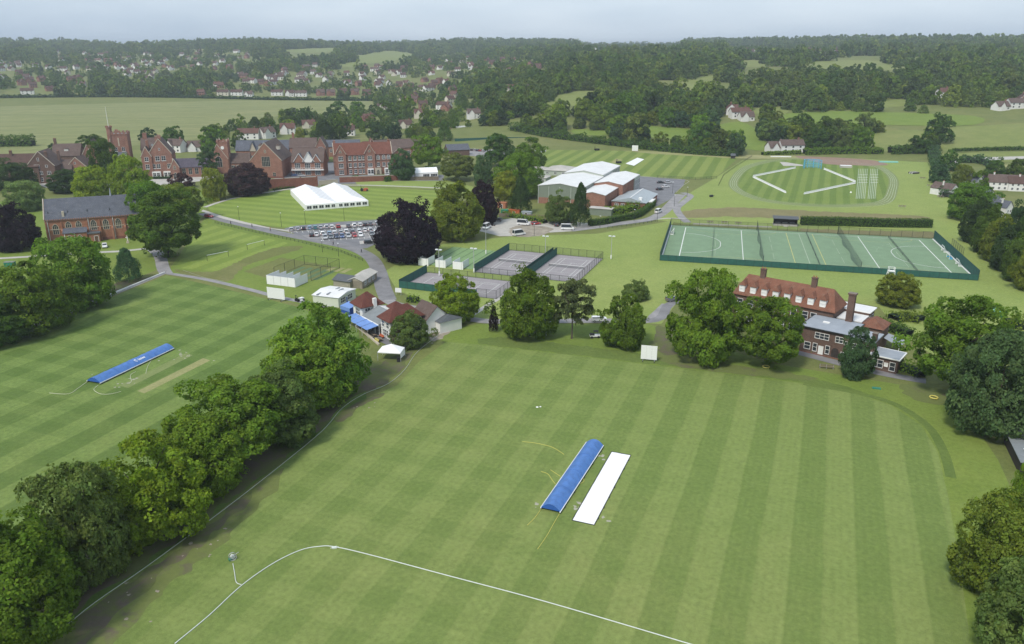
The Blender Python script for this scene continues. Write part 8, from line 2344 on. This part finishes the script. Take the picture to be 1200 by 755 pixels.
# ------------------------------------------------------------------ woods
FARC = [crown_mesh("crown_wood", 91+i, M["leaf_far"], style="broad", n1=26, n2=9, k=9, leaf=.085) for i in range(4)] + [crown_mesh("crown_wood", 105, M["leaf_far"], style="cone", n1=34, n2=8, k=9, leaf=.07)]
FARD = [crown_mesh("crown_far", 97+i, M["leaf_far"], style="broad", n1=15, n2=6, k=5, leaf=.17) for i in range(4)] + [crown_mesh("crown_far", 107, M["leaf_far"], style="cone", n1=18, n2=6, k=5, leaf=.15)]
def proto_collection(name, meshes, trunk=True):
    c = bpy.data.collections.new(name)
    for i, me in enumerate(meshes):
        o = bpy.data.objects.new(name, me); c.objects.link(o)
    return c
CA, CB = proto_collection("wood_tree_kinds", FARC), proto_collection("far_tree_kinds", FARD)
def scatter(name, label, pts, coll):
    me = bpy.data.meshes.new(name)
    me.from_pydata([p[:3] for p in pts], [], [])
    a = me.attributes.new("size", 'FLOAT_VECTOR', 'POINT'); a.data.foreach_set("vector", np.array([p[3] for p in pts], dtype=np.float32).ravel())
    a = me.attributes.new("turn", 'FLOAT_VECTOR', 'POINT'); a.data.foreach_set("vector", np.array([(0, 0, p[4]) for p in pts], dtype=np.float32).ravel())
    ng = bpy.data.node_groups.new(name, 'GeometryNodeTree')
    ng.interface.new_socket("Geometry", in_out='INPUT', socket_type='NodeSocketGeometry'); ng.interface.new_socket("Geometry", in_out='OUTPUT', socket_type='NodeSocketGeometry')
    n = ng.nodes; l = ng.links
    gi, go = n.new("NodeGroupInput"), n.new("NodeGroupOutput")
    iop = n.new("GeometryNodeInstanceOnPoints"); ci = n.new("GeometryNodeCollectionInfo")
    ci.inputs["Collection"].default_value = coll; ci.inputs["Separate Children"].default_value = True; ci.inputs["Reset Children"].default_value = True
    iop.inputs["Pick Instance"].default_value = True
    s = n.new("GeometryNodeInputNamedAttribute"); s.data_type = 'FLOAT_VECTOR'; s.inputs["Name"].default_value = "size"
    t = n.new("GeometryNodeInputNamedAttribute"); t.data_type = 'FLOAT_VECTOR'; t.inputs["Name"].default_value = "turn"
    l.new(gi.outputs[0], iop.inputs["Points"]); l.new(ci.outputs[0], iop.inputs["Instance"])
    l.new(s.outputs["Attribute"], iop.inputs["Scale"]); l.new(t.outputs["Attribute"], iop.inputs["Rotation"]); l.new(iop.outputs[0], go.inputs[0])
    o = place(name, me); md = o.modifiers.new("trees", 'NODES'); md.node_group = ng
    return tag(o, label, kind="stuff")
MEADOW = [(-900, 116), (0, 114), (250, 114), (440, 117), (440, 130), (412, 138), (383, 139), (350, 135), (325, 138), (285, 148), (225, 165), (100, 178), (-900, 240)]
NOTREE = [MEADOW] + [[(x + (x-sum(q[0] for q in f)/len(f))*.06, y + ((10 if y < 126 else 7) if y > sum(q[1] for q in f)/len(f) else 0)) for x, y in f] for f in HILL_FIELDS] + [[(1098, 146), (1300, 138), (1300, 232), (1105, 232)]]
SCHOOL = [(-900, 170), (225, 163), (285, 166), (440, 160), (500, 168), (520, 150), (600, 150), (640, 158), (866, 184), (1090, 174), (1094, 190), (1112, 230), (1300, 300), (1300, 900), (-900, 900)]
VILLAGE = [(225, 560, 116, 170), (0, 60, 72, 86), (50, 130, 60, 86), (120, 215, 62, 103), (205, 300, 60, 86), (245, 480, 84, 114), (0, 110, 86, 113), (480, 560, 66, 112), (680, 800, 51, 66), (850, 985, 57, 69), (440, 535, 112, 142), (560, 660, 70, 87)]
rs = np.random.RandomState(5)
near_pts, mid_pts, far_pts = [], [], []
grid = {}
for hx, hy, hr in HOUSE_SPOTS: grid.setdefault((int(hx//60), int(hy//60)), []).append((hx, hy, hr))
def near_house(x, y):
    d = math.hypot(x, y); ux, uy = x/d, y/d
    for i in (-1, 0, 1):
        for j in (-1, 0, 1):
            for hx, hy, hr in grid.get((int(x//60)+i, int(y//60)+j), []):
                dx, dy = x-hx, y-hy
                al = -(dx*ux + dy*uy); ac = abs(dx*uy - dy*ux)          # al > 0: in front of the house
                if ac < hr+4 and -hr-4 < al < 46: return True
    return False
d = 560.0
while d < 3700:
    step = 9.5 + d*.0034
    n_arc = int(2*d*math.radians(38)/step)
    for i in range(n_arc):
        az = -math.radians(38) + 2*math.radians(38)*(i + rs.uniform(-.45, .45))/n_arc
        dd = d + rs.uniform(-.5, .5)*step
        x, y = dd*math.sin(az), dd*math.cos(az)
        z = height(x, y)
        px, py = PX((x, y, z))
        if py > 240 or inside((px, py), SCHOOL) or any(inside((px, py), f) for f in NOTREE): continue
        vil = any(a <= px <= b and c_ <= py <= e for a, b, c_, e in VILLAGE)
        if vil and rs.rand() < .50: continue
        if px > 560 and dd < 800 and rs.rand() < .10: continue
        if near_house(x, y): continue
        gap = math.sin(x/61.0+1.3)*math.sin(y/83.0) + math.sin(x/137.0-.7)*math.sin(y/171.0+2.0) + .5*math.sin(x/29.0+y/37.0)
        if dd > 700 and gap > (.85 if px < 620 else .74): continue
        if any((x-q[0])**2 + (y-q[1])**2 < (q[2]*.8)**2 for q in TREE_SPOTS if abs(y-q[1]) < 15): continue
        R = (4.6 + 6.0*rs.rand()**1.6) * (.66 if vil else 1.0) * (1 + .00010*dd)
        Ht = R*rs.uniform(1.5, 2.2)
        (near_pts if dd < 1150 else far_pts).append((x, y, z-.5, (R, R, Ht), rs.uniform(0, 6.28), px, py, dd))
    d += step*.92
near_pts.sort(key=lambda p: p[7])
vis = [p for p in near_pts if -20 < p[5] < 1220]
solo, rest = vis[:205], vis[205:] + [p for p in near_pts if not -20 < p[5] < 1220]
solo_ids = set(id(p) for p in solo)
TONE = [("dark", "dark green"), ("mid", "mid green"), ("deep", "deep green"), ("blue", "blue-green"), ("olive", "olive green"), ("fresh", "fresh green"), ("dark", "dark green"), ("grey", "grey-green")]
def where_of(px, py):
    if px < 225: return "at the meadow edge behind the school"
    if px < 450: return "among the houses behind the school"
    if px < 560: return "in the gardens right of the meadow"
    if px < 680: return "in the wood behind the far courts"
    if px < 800: return "in the wood behind the striped field"
    if px < 900: return "around the white mansion's lawn"
    if px < 1000: return "in the wood behind the whitewashed cottage"
    if px < 1100: return "in the trees behind the arena"
    return "in the fields at upper right"
for i, p in enumerate(solo):
    c, cn = TONE[rs.randint(len(TONE))]
    size = "large" if p[3][0] > 7 else "small" if p[3][0] < 5.2 else "middling"
    wh = where_of(p[5], p[6])
    col = GREENS[c]; f = rs.uniform(.85, 1.15)
    make_tree("woodland_tree", p[:3], p[3][0], p[3][2], tuple(v*f for v in col), "mid", f"{size} {cn} tree {wh}", f"{size} {cn} trees {wh}", i+500)
ORDS = "first second third fourth fifth sixth seventh eighth ninth tenth eleventh twelfth thirteenth fourteenth fifteenth sixteenth seventeenth eighteenth nineteenth twentieth".split()
same = {}
for o in list(COL.objects):
    if o.get("group") and o.get("label") and o.name.split(".")[0] in ("house", "woodland_tree"): same.setdefault(o["label"], []).append(o)
for lab, os_ in same.items():
    if len(os_) < 2: continue
    os_.sort(key=lambda o: PX(o.location)[0])
    for i, o in enumerate(os_):
        if i < 20: o["label"] = " ".join(f"{ORDS[i]} from left of {o['group']}".replace(" of the upper middle hillside", " at upper middle").split())
scatter("woodland", "dense green woodland on the near hillsides", rest, CA)
scatter("far_woods", "dark wooded hills along the horizon", far_pts, CB)
print("trees", len(solo), len(rest), len(far_pts), "houses", len(HOUSE_SPOTS))

# ------------------------------------------------------------------ the air
hb = MB().box(-12100, -12100, -3.5, 12100, 12100, 128)
ho = hb.build("haze", [])
tag(ho, "thin pale haze over the fields", kind="stuff")
hm_ = bpy.data.materials.new("haze_air"); hm_.use_nodes = True
t = hm_.node_tree; t.nodes.clear()
po = t.nodes.new("ShaderNodeOutputMaterial"); pv = t.nodes.new("ShaderNodeVolumePrincipled")
pv.inputs["Color"].default_value = (.82, .90, .98, 1); pv.inputs["Density"].default_value = .00014; pv.inputs["Anisotropy"].default_value = .2
t.links.new(pv.outputs[0], po.inputs["Volume"])
ho.data.materials.append(hm_)
